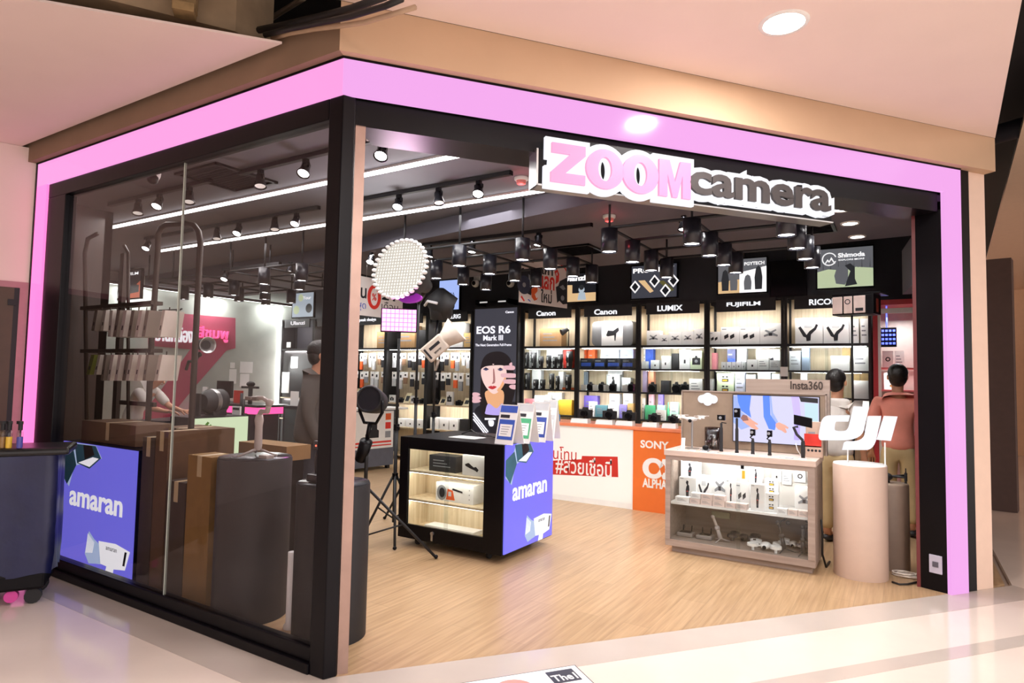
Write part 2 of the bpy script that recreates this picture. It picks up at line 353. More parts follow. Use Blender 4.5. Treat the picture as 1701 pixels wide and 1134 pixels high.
# glowing band
lb = thing('light_band', 'glowing pink light band framing the whole shop front', 'light band', (CX, CY, 0))
PINKW = mat('glowing_pink_acrylic_window', '#201820', .14, emit=1.0, ecol=(.90, .33, .70), var=0, spec=.15); PINKS = mat('glowing_magenta_acrylic', '#201018', .14, emit=1.0, ecol=(1.3, .25, .68), var=0, spec=.35)
def band(name, P, d, m=None):
    b = B().use(m or PINKL); b.prism(P, d); b.build(name, lb)
band('band_over_window', [A(-6.27, CY-.035, ZB0), A(CX+.015, CY-.035, ZB0), A(CX, CY, ZB0), A(-6.27, CY, ZB0)], (0, 0, ZB1-ZB0-.012), PINKW)
band('band_over_opening', [A(CX+.017, CY-.035, ZB0), dpt(4.80, .03, ZB0), dpt(4.80, 0, ZB0), A(CX, CY, ZB0)], (0, 0, ZB1-ZB0-.012))
band('band_upright', [A(-6.27, CY-.035, 0), A(-6.085, CY-.035, 0), A(-6.085, CY, 0), A(-6.27, CY, 0)], (0, 0, ZB0), PINKS)
band('band_upright', [dpt(4.61, .03), dpt(4.80, .03), dpt(4.80, 0), dpt(4.61, 0)], (0, 0, ZB0))
b = B().use(BLK); b.box(-6.295, -6.27, CY-.04, CY+.02, 0, ZB1)
b.prism([A(-6.295, CY-.04, ZB1-.014), A(CX+.018, CY-.04, ZB1-.014), A(CX, CY, ZB1-.014), A(-6.295, CY, ZB1-.014)], (0, 0, .013))
b.prism([A(CX+.018, CY-.04, ZB1-.014), dpt(4.80, .035, ZB1-.014), dpt(4.80, 0, ZB1-.014), A(CX, CY, ZB1-.014)], (0, 0, .013)); b.build('band_edge', lb)
# ---------------------------------------------------------------- lamps and ceiling gear
LEDW = mat('led_tube_glow', '#ffffff', .4, emit=9, ecol=(1, .98, .96), var=0)
GLOW = mat('lamp_face_glow', '#ffffff', .4, emit=14, ecol=(1, .97, .93), var=0)
DIM = mat('lamp_face_soft', '#ffffff', .4, emit=.45, ecol=(1, .98, .95), var=0)
GUN = mat('gunmetal_lamp_body', '#2b2b31', .25, .6)
LCOL = (1, .975, .97)
ORD = ['first', 'second', 'third', 'fourth', 'fifth', 'sixth', 'seventh', 'eighth', 'ninth', 'tenth', 'eleventh', 'twelfth']
def led(xa, xb, y, label, z=3.268):
    t = thing('led_strip_light', label, 'strip light', ((xa+xb)/2, y, z), group='long white strip lights on the shop ceiling')
    b = B().use(WHT); b.box(xa, xb, y-.022, y+.022, z+.012, z+.032); b.build('housing', t)
    b = B().use(LEDW); b.box(xa+.01, xb-.01, y-.018, y+.018, z-.008, z+.012); b.build('diffuser', t)
za = 3.26
ya = PF(862, 240, za).y; yb = PF(925, 315, za).y
led(-8.2, PF(862, 240, za).x, ya, 'long white strip light on the ceiling, nearer the entrance')
led(PF(262, 418, za).x, PF(925, 315, za).x, yb, 'long white strip light on the ceiling, deeper in the shop')
for y in (ya, yb):
    for x in (-7, -5.2, -3.6):
        lamp('strip_lamp', 'AREA', (x, y, 3.22), 14, LCOL, .9)
def track(xa, xb, y, z, label):
    t = thing('lighting_track', label, 'lighting track', ((xa+xb)/2, y, z), group='black tracks that carry the spotlights')
    b = B().use(BLK2); b.box(xa, xb, y-.02, y+.02, z, z+.035); b.build('rail', t)
    if z < 3.05:
        for q in (xa+.2, xb-.2): b = B().use(BLK2); b.tube([(q, y, z+.03), (q, y, 3.28)], .01, 6); b.build('drop_rod', t)
    for q in (xa-.012, xb): b = B().use(BLK); b.box(q, q+.012, y-.02, y+.02, z-.002, z+.035); b.build('end_cap', t)
TZ = 3.262
track(-6.9, -5.20, 3.27, TZ, 'black track close behind the shop window, beside the domed camera')
track(-4.75, -3.24, 3.27, TZ, 'black track close behind the shop window, nearer the corner post')
track(-8.25, -5.05, 4.36, TZ, 'black track between the two strip lights, seen through the window')
track(-4.6, -2.75, 4.36, TZ, 'black track between the two strip lights, seen through the entrance')
track(-5.2, -2.6, 5.62, 3.085, 'black track on the lower ceiling above the round softbox')
track(-8.1, -6.9, 5.36, 3.0, 'short black track near the pendants, seen through the window')
_sp = {}
def spot(px, py, lit, tz, Y, label):
    # lamp head hangs under its track; the pixel is the lens
    p = PY(px, py, Y); top = V((p.x, Y, tz)); d = V((.25 if lit != 2 else .0, -.55 if lit == 1 else -.15, -1)).normalized()
    key = lit
    if key not in _sp:
        t = thing('track_spotlight', label, 'spotlight', top, group='spotlights on the black tracks')
        L = max(.06, tz-p.z-.05); j = top-V((0, 0, L)); b = B().use(BLK); b.box(top.x-.02, top.x+.02, top.y-.018, top.y+.018, top.z-.03, top.z); b.build('adaptor', t)
        b = B().use(BLK); b.tube([top-V((-.035, 0, .03)), top-V((-.042, 0, L*.6)), j+V((.04, 0, 0))], .006); b.tube([top-V((.035, 0, .03)), top-V((.042, 0, L*.6)), j+V((-.04, 0, 0))], .006); b.build('yoke', t)
        h = B().use(GUN); h.lathe(j-d*.05, [(.022, 0), (.034, .02), (.036, .07), (.05, .115), (.052, .125), (.046, .125), (.04, .112)], d, cap=False); hd = h.build('lamp_head', t)
        b = B().use(GLOW if lit else DIM); b.lathe(j-d*.05, [(.0, .112), (.044, .116)], d); b.build('lens', hd)
        _sp[key] = t; r = t
    else:
        r = dup(_sp[key], top, None, label)
    if lit:
        lamp('spot_beam', 'SPOT', (p.x, Y, p.z-.02), 26, LCOL, .04, aim(d), spot=1.5)
for i, (px, py, lit, tz, Y, lab) in enumerate([
    (229, 352, 0, TZ, 3.27, 'dark spotlight on the track below the domed camera'),
    (264, 343, 1, TZ, 3.27, 'lit spotlight between two dark ones on the track behind the window'),
    (314, 335, 0, TZ, 3.27, 'dark spotlight just right of the glass joint, above the strip light'),
    (432, 306, 0, TZ, 3.27, 'dark spotlight beside the square ceiling grille'),
    (507, 296, 1, TZ, 3.27, 'brightly lit spotlight behind the window near the corner post'),
    (635, 266, 1, TZ, 3.27, 'large lit spotlight under the ceiling cassette unit'),
    (360, 396, 0, TZ, 4.36, 'dark spotlight, first on the middle track seen through the window'),
    (396, 391, 1, TZ, 4.36, 'lit spotlight, second on the middle track seen through the window'),
    (456, 380, 0, TZ, 4.36, 'dark spotlight, third on the middle track seen through the window'),
    (492, 374, 1, TZ, 4.36, 'lit spotlight, last on the middle track seen through the window'),
    (662, 348, 1, TZ, 4.36, 'lit spotlight, first on the middle track seen through the entrance'),
    (728, 338, 0, TZ, 4.36, 'dark spotlight between two lit ones on the middle track'),
    (795, 324, 1, TZ, 4.36, 'lit spotlight, last on the middle track before the shop sign'),
    (617, 415, 1, 3.085, 5.62, 'lit spotlight left of the round softbox'),
    (714, 406, 2, 3.085, 5.62, 'spotlight just above the edge of the round softbox'),
    (785, 395, 2, 3.085, 5.62, 'spotlight third along the lower ceiling track'),
    (895, 385, 2, 3.085, 5.62, 'spotlight under the red lit part of the ceiling'),
    (1136, 355, 2, 3.085, 5.62, 'spotlight directly under the black letters of the shop sign'),
    (483, 432, 2, 3.085, 5.62, 'spotlight on its own above the pendant pair, through the window'),
    (375, 452, 1, 3.0, 5.36, 'lit spotlight on the short track above the wall lettering'),
    (245, 408, 1, TZ, 4.36, 'tilted spotlight behind the metal rack in the window')]):
    spot(px, py, lit, tz, Y, lab)
# pendant cylinders on their pipe grid
ZC = 2.70
cyl0 = None
grid = {}
rows = [5.09, 5.64, 6.16, 6.65]; colx = [-.75, -1.46, -2.18, -3.06, -3.80, -4.53, -6.14, -6.84, -7.55, -8.25, -8.87, -9.5]
have = {0: '0123', 1: '0123', 2: '0123', 3: '0123', 4: '0123', 5: '123', 6: '0', 7: '01', 8: '1', 9: '123', 10: '123', 11: '1'}
cn = ['column by the mountain logo screen', 'second column from the right jamb', 'third column from the right jamb', 'fourth column from the right jamb', 'fifth column from the right jamb', 'column over the round softbox',
      'pair beside the corner post', 'pair of columns seen through the window', 'stray column over the leaning glass counter', 'column before the concrete wall', 'column by the concrete wall lettering', 'last column on the window side']
for ci, x in enumerate(colx):
    for r in have[ci]:
        r = int(r); y = rows[r]; lab = f'black cylinder pendant, {ORD[r]} row back, {cn[ci]}'
        if cyl0 is None:
            t = thing('pendant_downlight', lab, 'pendant lamp', (x, y, ZC), group='black cylinder pendants on the pipe grid')
            b = B().use(SATIN); b.lathe((x, y, ZC), [(.066, .0), (.0725, 0), (.0725, .205), (.0, .205)], n=24, cap=False); b.build('shade', t)
            b = B().use(GLOW); b.lathe((x, y, ZC), [(.0, .012), (.064, .012)], n=20); b.build('lens', t)
            cyl0 = t
        else: dup(cyl0, (x, y, ZC), None, lab)
        lamp('pendant_beam', 'SPOT', (x, y, ZC-.01), 19, LCOL, .06, (0, 0, 0), spot=2.0)
b = B().use(BLK2); zz = ZC+.215
def pipe(a, c): b.tube([a, c], .014, 6)
for mod, (xs, ys) in enumerate((((-.75, -1.46, -2.18), rows), ((-3.06, -3.80, -4.53), rows), ((-6.14, -6.84, -7.55), rows), ((-8.25, -8.87, -9.5), rows))):
    t = thing('pendant_pipe_grid', ['black pipe grid behind the shop sign holding pendants', 'black pipe grid over the round softbox holding pendants', 'black pipe grid behind the corner post holding pendants', 'black pipe grid near the concrete wall holding pendants'][mod], 'pipe grid', (xs[1], 5.9, zz), group='black pipe grids under the ceiling')
    b = B().use(BLK2)
    for x in xs: pipe((x, ys[0], zz), (x, ys[-1], zz))
    for y in ys: pipe((xs[0], y, zz+.0), (xs[-1], y, zz))
    b.build('pipes', t)
    for x, y in ((xs[0], ys[0]), (xs[-1], ys[0]), (xs[0], ys[-1]), (xs[-1], ys[-1]), (xs[1], ys[0])):
        b = B().use(BLK2); b.tube([(x, y, zz), (x, y, 3.31 if y < 5.2 else 3.125)], .011, 6); b.build('drop_rod', t)
# recessed lamps right of the sign
rl = None
for i, (px, py) in enumerate(((1383, 318), (1410, 325), (1398, 349), (1412, 372), (1424, 394))):
    p = PF(px, py, 3.11); lab = f'round recessed ceiling lamp right of the shop sign, {ORD[i]} in the row'
    if rl is None:
        t = thing('recessed_downlight', lab, 'ceiling lamp', (p.x, p.y, 3.12), group='recessed lamps right of the sign')
        b = B().use(WHT); b.lathe((p.x, p.y, 3.12), [(.085, 0), (.08, -.012), (.066, -.012), (.06, -.004)], n=24, cap=False); b.build('trim_ring', t)
        b = B().use(GLOW); b.lathe((p.x, p.y, 3.12), [(0, -.006), (.062, -.006)], n=20); b.build('lens', t); rl = t
    else: dup(rl, (p.x, p.y, 3.12), None, lab)
    lamp('recessed_beam', 'SPOT', (p.x, p.y, 3.10), 22, LCOL, .06, (0, 0, 0), spot=2.1)
# smoke detectors
REDP = mat('red_tinged_detector_plastic', '#e88a86', .5)
for i, (px, py, z, lab) in enumerate(((866, 295, 3.3, 'small round smoke detector beside the end of the strip light'), (1012, 358, 3.12, 'small round smoke detector on the lower ceiling beneath the shop sign'))):
    p = PF(px, py, z); t = thing('smoke_detector', lab, 'smoke detector', (p.x, p.y, z), group='smoke detectors')
    b = B().use(WHT); b.lathe((p.x, p.y, z), [(.06, 0), (.06, -.02), (.05, -.028)], n=20); b.build('base', t)
    b = B().use(REDP); b.lathe((p.x, p.y, z-.028), [(.044, 0), (.04, -.025), (.02, -.032), (0, -.032)], n=20); b.build('sensor_cap', t)
    lamp('detector_glow', 'POINT', (p.x, p.y, z-.09), .8, (1, .1, .12), .02)
# ceiling cassette unit and grilles
zc = 3.3
P4 = [PF(*q, zc-.03) for q in ((612, 236), (621, 206), (748, 224), (722, 247))]
c = sum(P4, V((0, 0, 0)))/4
t = thing('air_conditioner', 'white ceiling cassette air conditioner just inside the entrance', 'air conditioner', (c.x, c.y, zc))
ACW = mat('white_appliance_plastic', '#d9d9dc', .4); b = B().use(ACW); ang = math.atan2(P4[2].y-P4[1].y, P4[2].x-P4[1].x)
F = Fr((c.x, c.y, zc), (math.cos(ang), math.sin(ang), 0), (math.sin(ang), -math.cos(ang), 0)); b.fbox(F, -.27, .27, -.18, .18, .001, .03); b.build('panel', t, bev=.008)
b = B().use(mat('grey_filter_mesh', '#8b8d92', .6)); b.fbox(F, -.14, .14, -.12, .12, .029, .034)
for k in range(9): b.fbox(F, -.135, .135, -.11+k*.027, -.106+k*.027, .034, .038)
b.build('filter_grille', t)
for u in (-.20, .20): b = B().use(BLK2); b.fbox(F, u-.02, u+.02, -.14, .14, .029, .032); b.build('air_slot', t)
def grille(px, py, z, w, h, lab):
    p = PF(px, py, z-.02); t = thing('ceiling_vent', lab, 'ceiling vent', (p.x, p.y, z)); b = B().use(BLK)
    for a, c2, d, e in ((-w, w, -h, -h+.03), (-w, w, h-.03, h), (-w, -w+.03, -h, h), (w-.03, w, -h, h)): b.box(p.x+a, p.x+c2, p.y+d, p.y+e, z-.02, z)
    b.build('frame', t); b = B().use(mat('dark_vent_slats', '#26262a', .5)); k = -h+.05
    while k < h-.04: b.hexa([(p.x-w+.03, p.y+k, z-.018), (p.x+w-.03, p.y+k, z-.018), (p.x+w-.03, p.y+k+.028, z-.004), (p.x-w+.03, p.y+k+.028, z-.004)]+[(p.x-w+.03, p.y+k, z-.015), (p.x+w-.03, p.y+k, z-.015), (p.x+w-.03, p.y+k+.028, z-.001), (p.x-w+.03, p.y+k+.028, z-.001)]); k += .04
    b.build('slats', t)
grille(377, 298, 3.3, .3, .3, 'square black ceiling grille behind the shop window')
grille(960, 417, 3.12, .26, .26, 'black ceiling vent above the exchange poster')
grille(1350, 382, 3.12, .2, .2, 'black ceiling vent under the last letter of the shop sign')
# security camera behind the window head
p = PY(256, 292, 2.75); t = thing('security_camera', 'white domed security camera behind the top of the window', 'security camera', (p.x, p.y, 3.3))
b = B().use(WHT); b.lathe((p.x, p.y, 3.3), [(.04, 0), (.04, -.02), (.02, -.03), (.02, -(3.3-p.z)+.06)], n=16); b.build('mount', t)
b = B().use(WHT); b.ball((p.x, p.y, p.z+.02), .05, .05, .07); b.build('housing', t)
b = B().use(BLK); b.ball((p.x+.02, p.y-.02, p.z-.035), .043); b.build('lens_dome', t)
b = B().use(BLK); b.box(p.x+.03, p.x+.1, p.y-.03, p.y, p.z+.03, p.z+.065); b.build('sensor', t)
# mall ceiling lamps; one is in view
ml = None
for i, (x, y, z, vis) in enumerate(((None, None, 3.62, 1), (1.2, 1.4, 3.62, 0), (1.6, -1.2, 3.62, 0), (-5.4, -2.4, 3.47, 0))):
    if vis: p = PF(1302, 38, z); x, y = p.x, p.y
    if vis:
        t = thing('mall_downlight', 'large round glowing lamp in the mall ceiling outside the shop', 'ceiling lamp', (x, y, z))
        b = B().use(WHT); b.lathe((x, y, z), [(.135, 0), (.13, -.008), (.11, -.008)], n=28, cap=False); b.build('trim_ring', t)
        b = B().use(GLOW); b.lathe((x, y, z), [(0, -.004), (.112, -.004)], n=24); b.build('lens', t)
    lamp('mall_lamp', 'AREA', (x, y, z-.012), (28, 140, 150, 36)[i], (1, .92, .89), (.22, .5, .5, .5)[i])
# cables in the gap above the fascia
PIPEW = mat('dusty_cream_conduit', '#b59a80', .7); PIPEB = mat('black_cable', '#171414', .5)
def cablerun(name, pts, r, m, lab, cat='cable'):
    b = B().use(m); P = [PF(x, y, z) for x, y, z in pts]; Q = []
    for i in range(len(P)-1):
        p0 = P[max(i-1, 0)]; p1 = P[i]; p2 = P[i+1]; p3 = P[min(i+2, len(P)-1)]
        for k in range(6):
            s = k/6; Q.append(.5*((2*p1)+(p2-p0)*s+(2*p0-5*p1+4*p2-p3)*s*s+(3*p1-p0-3*p2+p3)*s**3))
    Q.append(P[-1]); b.tube(Q, r); b.build(name, label=lab, cat=cat)
def cablewall(name, pts, r, m, lab, cat='cable', Y=CY-FO-.03):
    b = B().use(m); b.tube([PY(x, y, Y) for x, y in pts], r, 8); b.build(name, label=lab, cat=cat)
cablewall('conduit_pipe', [(452, 64), (480, 56), (520, 49), (560, 44), (606, 37), (650, 24), (690, 12)], .013, PIPEW, 'cream conduit pipe strapped along the top of the fascia corner', 'conduit')
cablewall('power_cable', [(440, 58), (480, 48), (530, 38), (580, 28), (640, 10), (668, -2)], .016, PIPEB, 'thick black cable sagging just above the cream conduit', Y=CY-FO-.09)
cablewall('power_cable', [(430, 50), (480, 40), (530, 28), (585, 14), (640, -6)], .02, PIPEB, 'upper black cable bundle in the dark ceiling gap', Y=CY-FO-.025)
cablerun('power_cable', [(422, 54, 4.3), (455, 28, 4.3), (505, -3, 4.3)], .02, PIPEW, 'pale cable rising steeply into the dark ceiling gap')
b = B().use(mat('rough_beige_plaster', '#ab9274', .9, var=.15, scale=6)); a = PF(205, -45, 3.75); c = PF(391, 45, 3.75)
b.prism([PF(-60, -60, 3.6), PF(391, 52, 3.6), PF(391, 52, 3.6)+V((-.06, .3, 0)), PF(-60, -60, 3.6)+V((-.06, .3, 0))], (0, 0, .9)); struct('wall_upstand', b)
for i, (x, y, w, h) in enumerate(((310, 22, 32, 34),)):
    p = PF(x, y, 3.62); u = DU
    F = Fr(p-DN*-.02, DU); b = B().use(mat('rough_brick_block', '#9b7f57', .9, var=.2, scale=20)); b.fbox(F, -.06, .06, -.02, .22, 0, .09); b.fbox(F, -.055, .055, -.05, .0, .0, .11); b.build('brick_block', label='rough brick block stuck on the beige upstand above the ceiling panel', cat='brick', bev=.004)
# outlet on the jamb
F = Fr((.08, 6.099, 0), V((.172, -.07, 0))); JF = F
t = thing('power_outlet', 'white square socket plate low on the black entrance jamb', 'power outlet', F.p(.09, .14))
b = B().use(mat('pale_socket_plastic', '#b7b4c4', .35)); b.fbox(F, .065, .155, .135, .275, 0, .012); b.build('plate', t, bev=.003)
b = B().use(mat('socket_slots', '#55535e', .5)); b.fbox(F, .09, .13, .185, .225, .012, .016); b.build('socket', t)
# ---------------------------------------------------------------- the shop sign
SB = -.03
s0, _ = PDD(890, 260, SB); s1, _ = PDD(1374, 340, SB)
zt, zb_ = 3.10, PDD(1372, 366, SB)[1]
t = thing('shop_sign', 'lit shop sign with big pink and black letters under the pink band', 'shop sign', dpt(s0, SB, zb_))
F = Fr(dpt(s0, 0, 0), DU); L = s1-s0
b = B().use(BLK); b.fbox(F, 0, L, zb_-.02, 3.0, SB-.08, SB+.04); b.build('backing_board', t, bev=.004)
b = B().use(STEEL); b.fbox(F, -.01, L+.01, zb_-.028, zb_-.018, SB-.08, SB+.045); b.fbox(F, -.012, 0, zb_-.028, 3.0, SB-.08, SB+.045); b.build('frame_edge', t)
SW = mat('sign_white_glow', '#303034', .4, emit=.93, ecol='#f4f4fb', var=0); SP = mat('sign_pink_face', '#a05878', .4, emit=.72, ecol='#f29cc8', var=.0); SK = mat('sign_dark_face', '#3c3838', .5)
n1 = SB+.04
def su(px, py): a, z = PDD(px, py, n1); return a-s0, z
zu0, zu1 = su(905, 313)[1]+.035, su(905, 231)[1]-.03
uz = su(903, 270)[0]+.03; um = su(1136, 300)[0]
Wd = um-uz
def Zp(u, v, w, h, t_): return [(u, v), (u+w, v), (u+w, v+t_), (u+w*.42, v+t_), (u+w, v+h-t_), (u+w, v+h), (u+.02*w, v+h), (u+.02*w, v+h-t_), (u+w*.55, v+h-t_), (u, v+t_)]
def Mp(u, v, w, h, k): return [(u, v), (u+k, v), (u+k, v+h*.62), (u+w*.5-k*.28, v), (u+w*.5+k*.28, v), (u+w-k, v+h*.62), (u+w-k, v), (u+w, v), (u+w, v+h), (u+w-k*1.25, v+h), (u+w*.5, v+h*.42), (u+k*1.25, v+h), (u, v+h)]
h = zu1-zu0; wz = Wd*.235; wo = Wd*.27; wm = Wd*.245
uo1 = uz+wz+.005+wo/2; uo2 = uo1+wo-.01; um0 = uo2+wo/2+.005
o = .038
b = B().use(SW)
b.flat(F, Zp(uz-o, zu0-o, wz+2*o, h+2*o, h*.25+2*o), n1, .03)
b.flat(F, [(uz-o*.5, zu0), (uz+wz+o*.5, zu0), (uz+wz+o*.5, zu0+h), (uz, zu0+h)], n1, .0295)
for uc in (uo1, uo2): b.ring(F, uc, zu0+h/2, wo/2+o, .022, n1, .03, 36, ev=(h/2+o+.005)/(wo/2+o), evi=2.8)
b.fbox(F, um0-o, um0+wm+o, zu0-o, zu0+h+o, n1, n1+.03)
uc0 = um+.015; uc1 = L-.055; vc0, vc1 = zb_+.035, zb_+.035+h*.64
b.text(F, 'camera', uc0, vc0, uc1, vc1, n1, .031, .15, .03)
b.fbox(F, uc0+.04, uc1-.04, vc0-.02, vc0+(vc1-vc0)*.86, n1, n1+.02)
b.build('white_outline', t)
b = B().use(SP); b.flat(F, Zp(uz, zu0, wz, h, h*.25), n1+.03, .02)
for uc in (uo1, uo2): b.ring(F, uc, zu0+h/2, wo/2, wo*.18, n1+.03, .02, 36, ev=(h/2+.005)/(wo/2), evi=1.6)
b.flat(F, Mp(um0, zu0, wm, h, wm*.26), n1+.03, .02); b.build('pink_letters', t)
b = B().use(SK); b.text(F, 'camera', uc0, vc0, uc1, vc1, n1+.031, .02, .03, .03); b.build('black_letters', t)
# ---------------------------------------------------------------- amaran cabinet (in the entrance)
VIO = mat('lit_violet_panel', '#24244a', .3, emit=.88, ecol='#7a76f6', var=0)
LTW = mat('lit_white_print', '#404044', .4, emit=.95, ecol='#fafaff', var=0)
TEALD = mat('print_dark_teal', '#2c5c70', .4, emit=.25, ecol='#2c5c70', var=.2, scale=9); TEALB = mat('print_pale_blue', '#30343c', .4, emit=.8, ecol='#b7cdf2', var=0); INK = mat('print_black_ink', '#1c1c22', .5); GREYP = mat('print_grey', '#8d9095', .5)
def amaran_panel(b, F, u0, u1, v0, v1):
    w, h = u1-u0, v1-v0; P = lambda x, y: (u0+x*w, v0+y*h)
    b.use(VIO).fbox(F, u0, u1, v0, v1, 0, .012)
    b.use(LTW).text(F, 'amaran', *P(.14, .465), *P(.86, .59), .012, .003, .022)
    b.use(TEALB).flat(F, [P(.0, .70), P(.12, .62), P(.18, .80), P(.56, .90), P(.47, 1), P(0, 1)][:4]+[P(.47, .998), P(.2, .998), P(.05, .80)], .012, .001)
    b.use(TEALD).flat(F, [P(.17, .99), P(.22, .83), P(.40, .80), P(.55, .90), P(.47, .995)], .013, .001)
    b.use(TEALD).flat(F, [P(.0, .72), P(.09, .635), P(.21, .81), P(.16, .93), P(.0, .86)], .013, .001)
    b.use(LTW).flat(F, [P(.24, .835), P(.40, .815), P(.52, .895), P(.44, .90)], .014, .001)
    b.use(INK).flat(F, [P(.30, .99), P(.33, .87), P(.46, .92), P(.42, .99)], .0145, .001)
    b.use(TEALB).flat(F, [P(.40, .10), P(.44, .29), P(.52, .235), P(.64, .19), P(.62, .055), P(.54, .045), P(.46, .03)], .012, .001)
    for k in range(7): b.use(LTW).flat(F, [P(.41+.014*k, .11+.012*k*.2), P(.43+.014*k, .27-.009*k), P(.436+.014*k, .268-.009*k), P(.418+.014*k, .11+.012*k*.2)], .0132, .001)
    b.use(LTW).flat(F, [P(.58, .235), P(.62, .06), P(.70, .055), P(.68, .0), P(.78, .0), P(.79, .05), P(.93, .07), P(.98, .22), P(.80, .25)], .0135, .001)
    b.use(INK).flat(F, [P(.90, .10), P(.925, .10), P(.945, .21), P(.92, .21)], .0148, .001)
    b.text(F, 'amaran', *P(.68, .185), *P(.82, .21), .0148, .0006)
CX0, CX1, CY0, CY1, CZ1 = -4.117, -2.945, 4.66, 5.53, 1.015
t = thing('display_cabinet', 'black wheeled glass display cabinet with violet lit side in the entrance', 'display cabinet', (-3.53, 5.1, 0))
b = B().use(BLK); z0 = .075
b.box(CX0, CX1, CY0, CY1, z0, z0+.06); b.box(CX0, CX1, CY0, CY1, CZ1-.035, CZ1); b.box(CX0, CX1, CY1-.02, CY1, z0+.06, CZ1-.035)
b.box(CX0, CX0+.025, CY0+.02, CY1-.02, z0+.06, CZ1-.035); b.box(CX1-.02, CX1, CY0+.02, CY1-.02, z0+.06, CZ1-.035); b.build('body', t)
b = B().use(BLK); fz0, fz1 = z0+.06, CZ1-.035
b.box(CX0, CX0+.10, CY0-.012, CY0+.02, z0, CZ1); b.box(CX1-.20, CX1, CY0-.012, CY0+.02, z0, CZ1); b.box(CX0+.10, CX1-.20, CY0-.012, CY0+.02, CZ1-.11, CZ1); b.box(CX0+.10, CX1-.20, CY0-.012, CY0+.02, z0, z0+.13); b.build('front_frame', t, bev=.003)
b = B().use(OAK); b.box(CX0+.03, CX1-.03, CY0+.36, CY0+.38, z0+.06, CZ1-.04); b.box(CX0+.03, CX0+.04, CY0+.02, CY0+.37, z0+.06, CZ1-.04); b.box(CX0+.03, CX1-.03, CY0+.02, CY0+.37, z0+.06, z0+.075); b.build('oak_lining', t)
SHZ = [z0+.36, z0+.625]
for z in SHZ: b = B().use(OAK); b.box(CX0+.045, CX1-.05, CY0+.03, CY0+.36, z-.018, z); b.build('shelf', t)
xmid = PY(741, 800, CY0).x
for a, c, y in ((CX0+.09, xmid+.02, CY0+.012), (xmid-.02, CX1-.19, CY0+.004)):
    b = B().use(CLEAR); b.box(a, c, y, y+.005, z0+.12, CZ1-.10); b.build('glass_door', t)
b = B().use(STEEL); b.cyl((xmid-.13, CY0-.03, z0+.085), (xmid-.13, CY0+.0, z0+.085), .016); b.box(xmid-.14, xmid-.12, CY0-.028, CY0-.02, z0+.02, z0+.085); b.build('lock', t)
for x, y in ((CX0+.16, CY0+.1), (CX1-.2, CY0+.1), (CX0+.16, CY1-.1), (CX1-.2, CY1-.1)):
    b = B().use(BLK2); b.cyl((x-.012, y, .036), (x+.012, y, .036), .036); b.box(x-.02, x+.02, y-.02, y+.02, .05, z0); b.build('caster', t)
b = B(); amaran_panel(b, FYP(CX1, 0, 0), CY0+.005, CY1, z0+.01, CZ1-.002); b.build('light_panel', t)
for z, pw in ((CZ1-.05, 2.6), (SHZ[1]-.025, 1.8), (SHZ[0]-.025, 1.8)):
    lamp('cabinet_strip', 'AREA', (-3.6, CY0+.08, z), pw, (1, .93, .8), 1.0, aim((0, .8, -.6)), thin=.02)
b = B().use(LEDW)
for z in (CZ1-.04, SHZ[1]-.022, SHZ[0]-.022): b.box(CX0+.05, CX1-.2, CY0+.04, CY0+.05, z, z+.004)
b.build('led_strip', t)
# ---- product boxes: printed cartons
def carton(name, lab, cat, x0, x1, y0, y1, z0, z1, m=WHT, art=None, group=None, frame=None, bev=.0):
    z0 += .0012; z1 += .0012; b = B().use(m); b.box(x0, x1, y0, y1, z0, z1)
    F = Fr((x0, y0, z0), (1, 0, 0)); w, h = x1-x0, z1-z0
    if art: ART[art](b, F, w, h)
    return b.build(name, label=lab, cat=cat, group=group)
def _pol(b, F, w, h, m, pts, n=.0006): b.use(m).flat(F, [(x*w, y*h) for x, y in pts], n-.0004, .0008)
BLUEP = mat('print_blue', '#3558b8', .45); REDB = mat('print_red', '#d8362c', .45); ORNG = mat('print_orange', '#e0602c', .5); YELP = mat('print_yellow', '#e8b93a', .5); GRNP = mat('print_green', '#4aa878', .5); PINKP = mat('print_pink', '#e6a7b4', .5); VIOP = mat('print_violet', '#7b6cd6', .45); LGRY = mat('print_light_grey', '#c9ccce', .5)
def a_gimbal(b, F, w, h):
    _pol(b, F, w, h, INK, [(.42, .12), (.56, .12), (.58, .42), (.62, .46), (.60, .66), (.54, .70), (.56, .84), (.46, .88), (.40, .78), (.48, .66), (.44, .62), (.40, .46)])
    _pol(b, F, w, h, REDB, [(.45, .40), (.54, .40), (.54, .43), (.45, .43)], .0012); _pol(b, F, w, h, GREYP, [(.06, .93), (.26, .93), (.26, .96), (.06, .96)])
def a_mic(b, F, w, h):
    for x in (.3, .62): _pol(b, F, w, h, INK, [(x-.1, .3), (x+.12, .42), (x+.1, .62), (x-.12, .5)])
    _pol(b, F, w, h, GREYP, [(.06, .85), (.3, .85), (.3, .9), (.06, .9)])
def a_drone(b, F, w, h):
    _pol(b, F, w, h, GREYP, [(.2, .35), (.45, .42), (.55, .42), (.82, .36), (.84, .44), (.6, .55), (.78, .66), (.74, .72), (.5, .6), (.28, .7), (.22, .64), (.4, .53), (.18, .43)]); _pol(b, F, w, h, INK, [(.42, .4), (.58, .4), (.58, .54), (.42, .54)], .0012)
def a_arm(b, F, w, h):
    _pol(b, F, w, h, INK, [(.12, .62), (.2, .68), (.42, .34), (.52, .48), (.7, .62), (.76, .76), (.84, .72), (.76, .54), (.58, .36), (.56, .12), (.42, .1), (.4, .24), (.3, .28)]); _pol(b, F, w, h, LGRY, [(.34, .62), (.62, .62), (.62, .8), (.34, .8)])
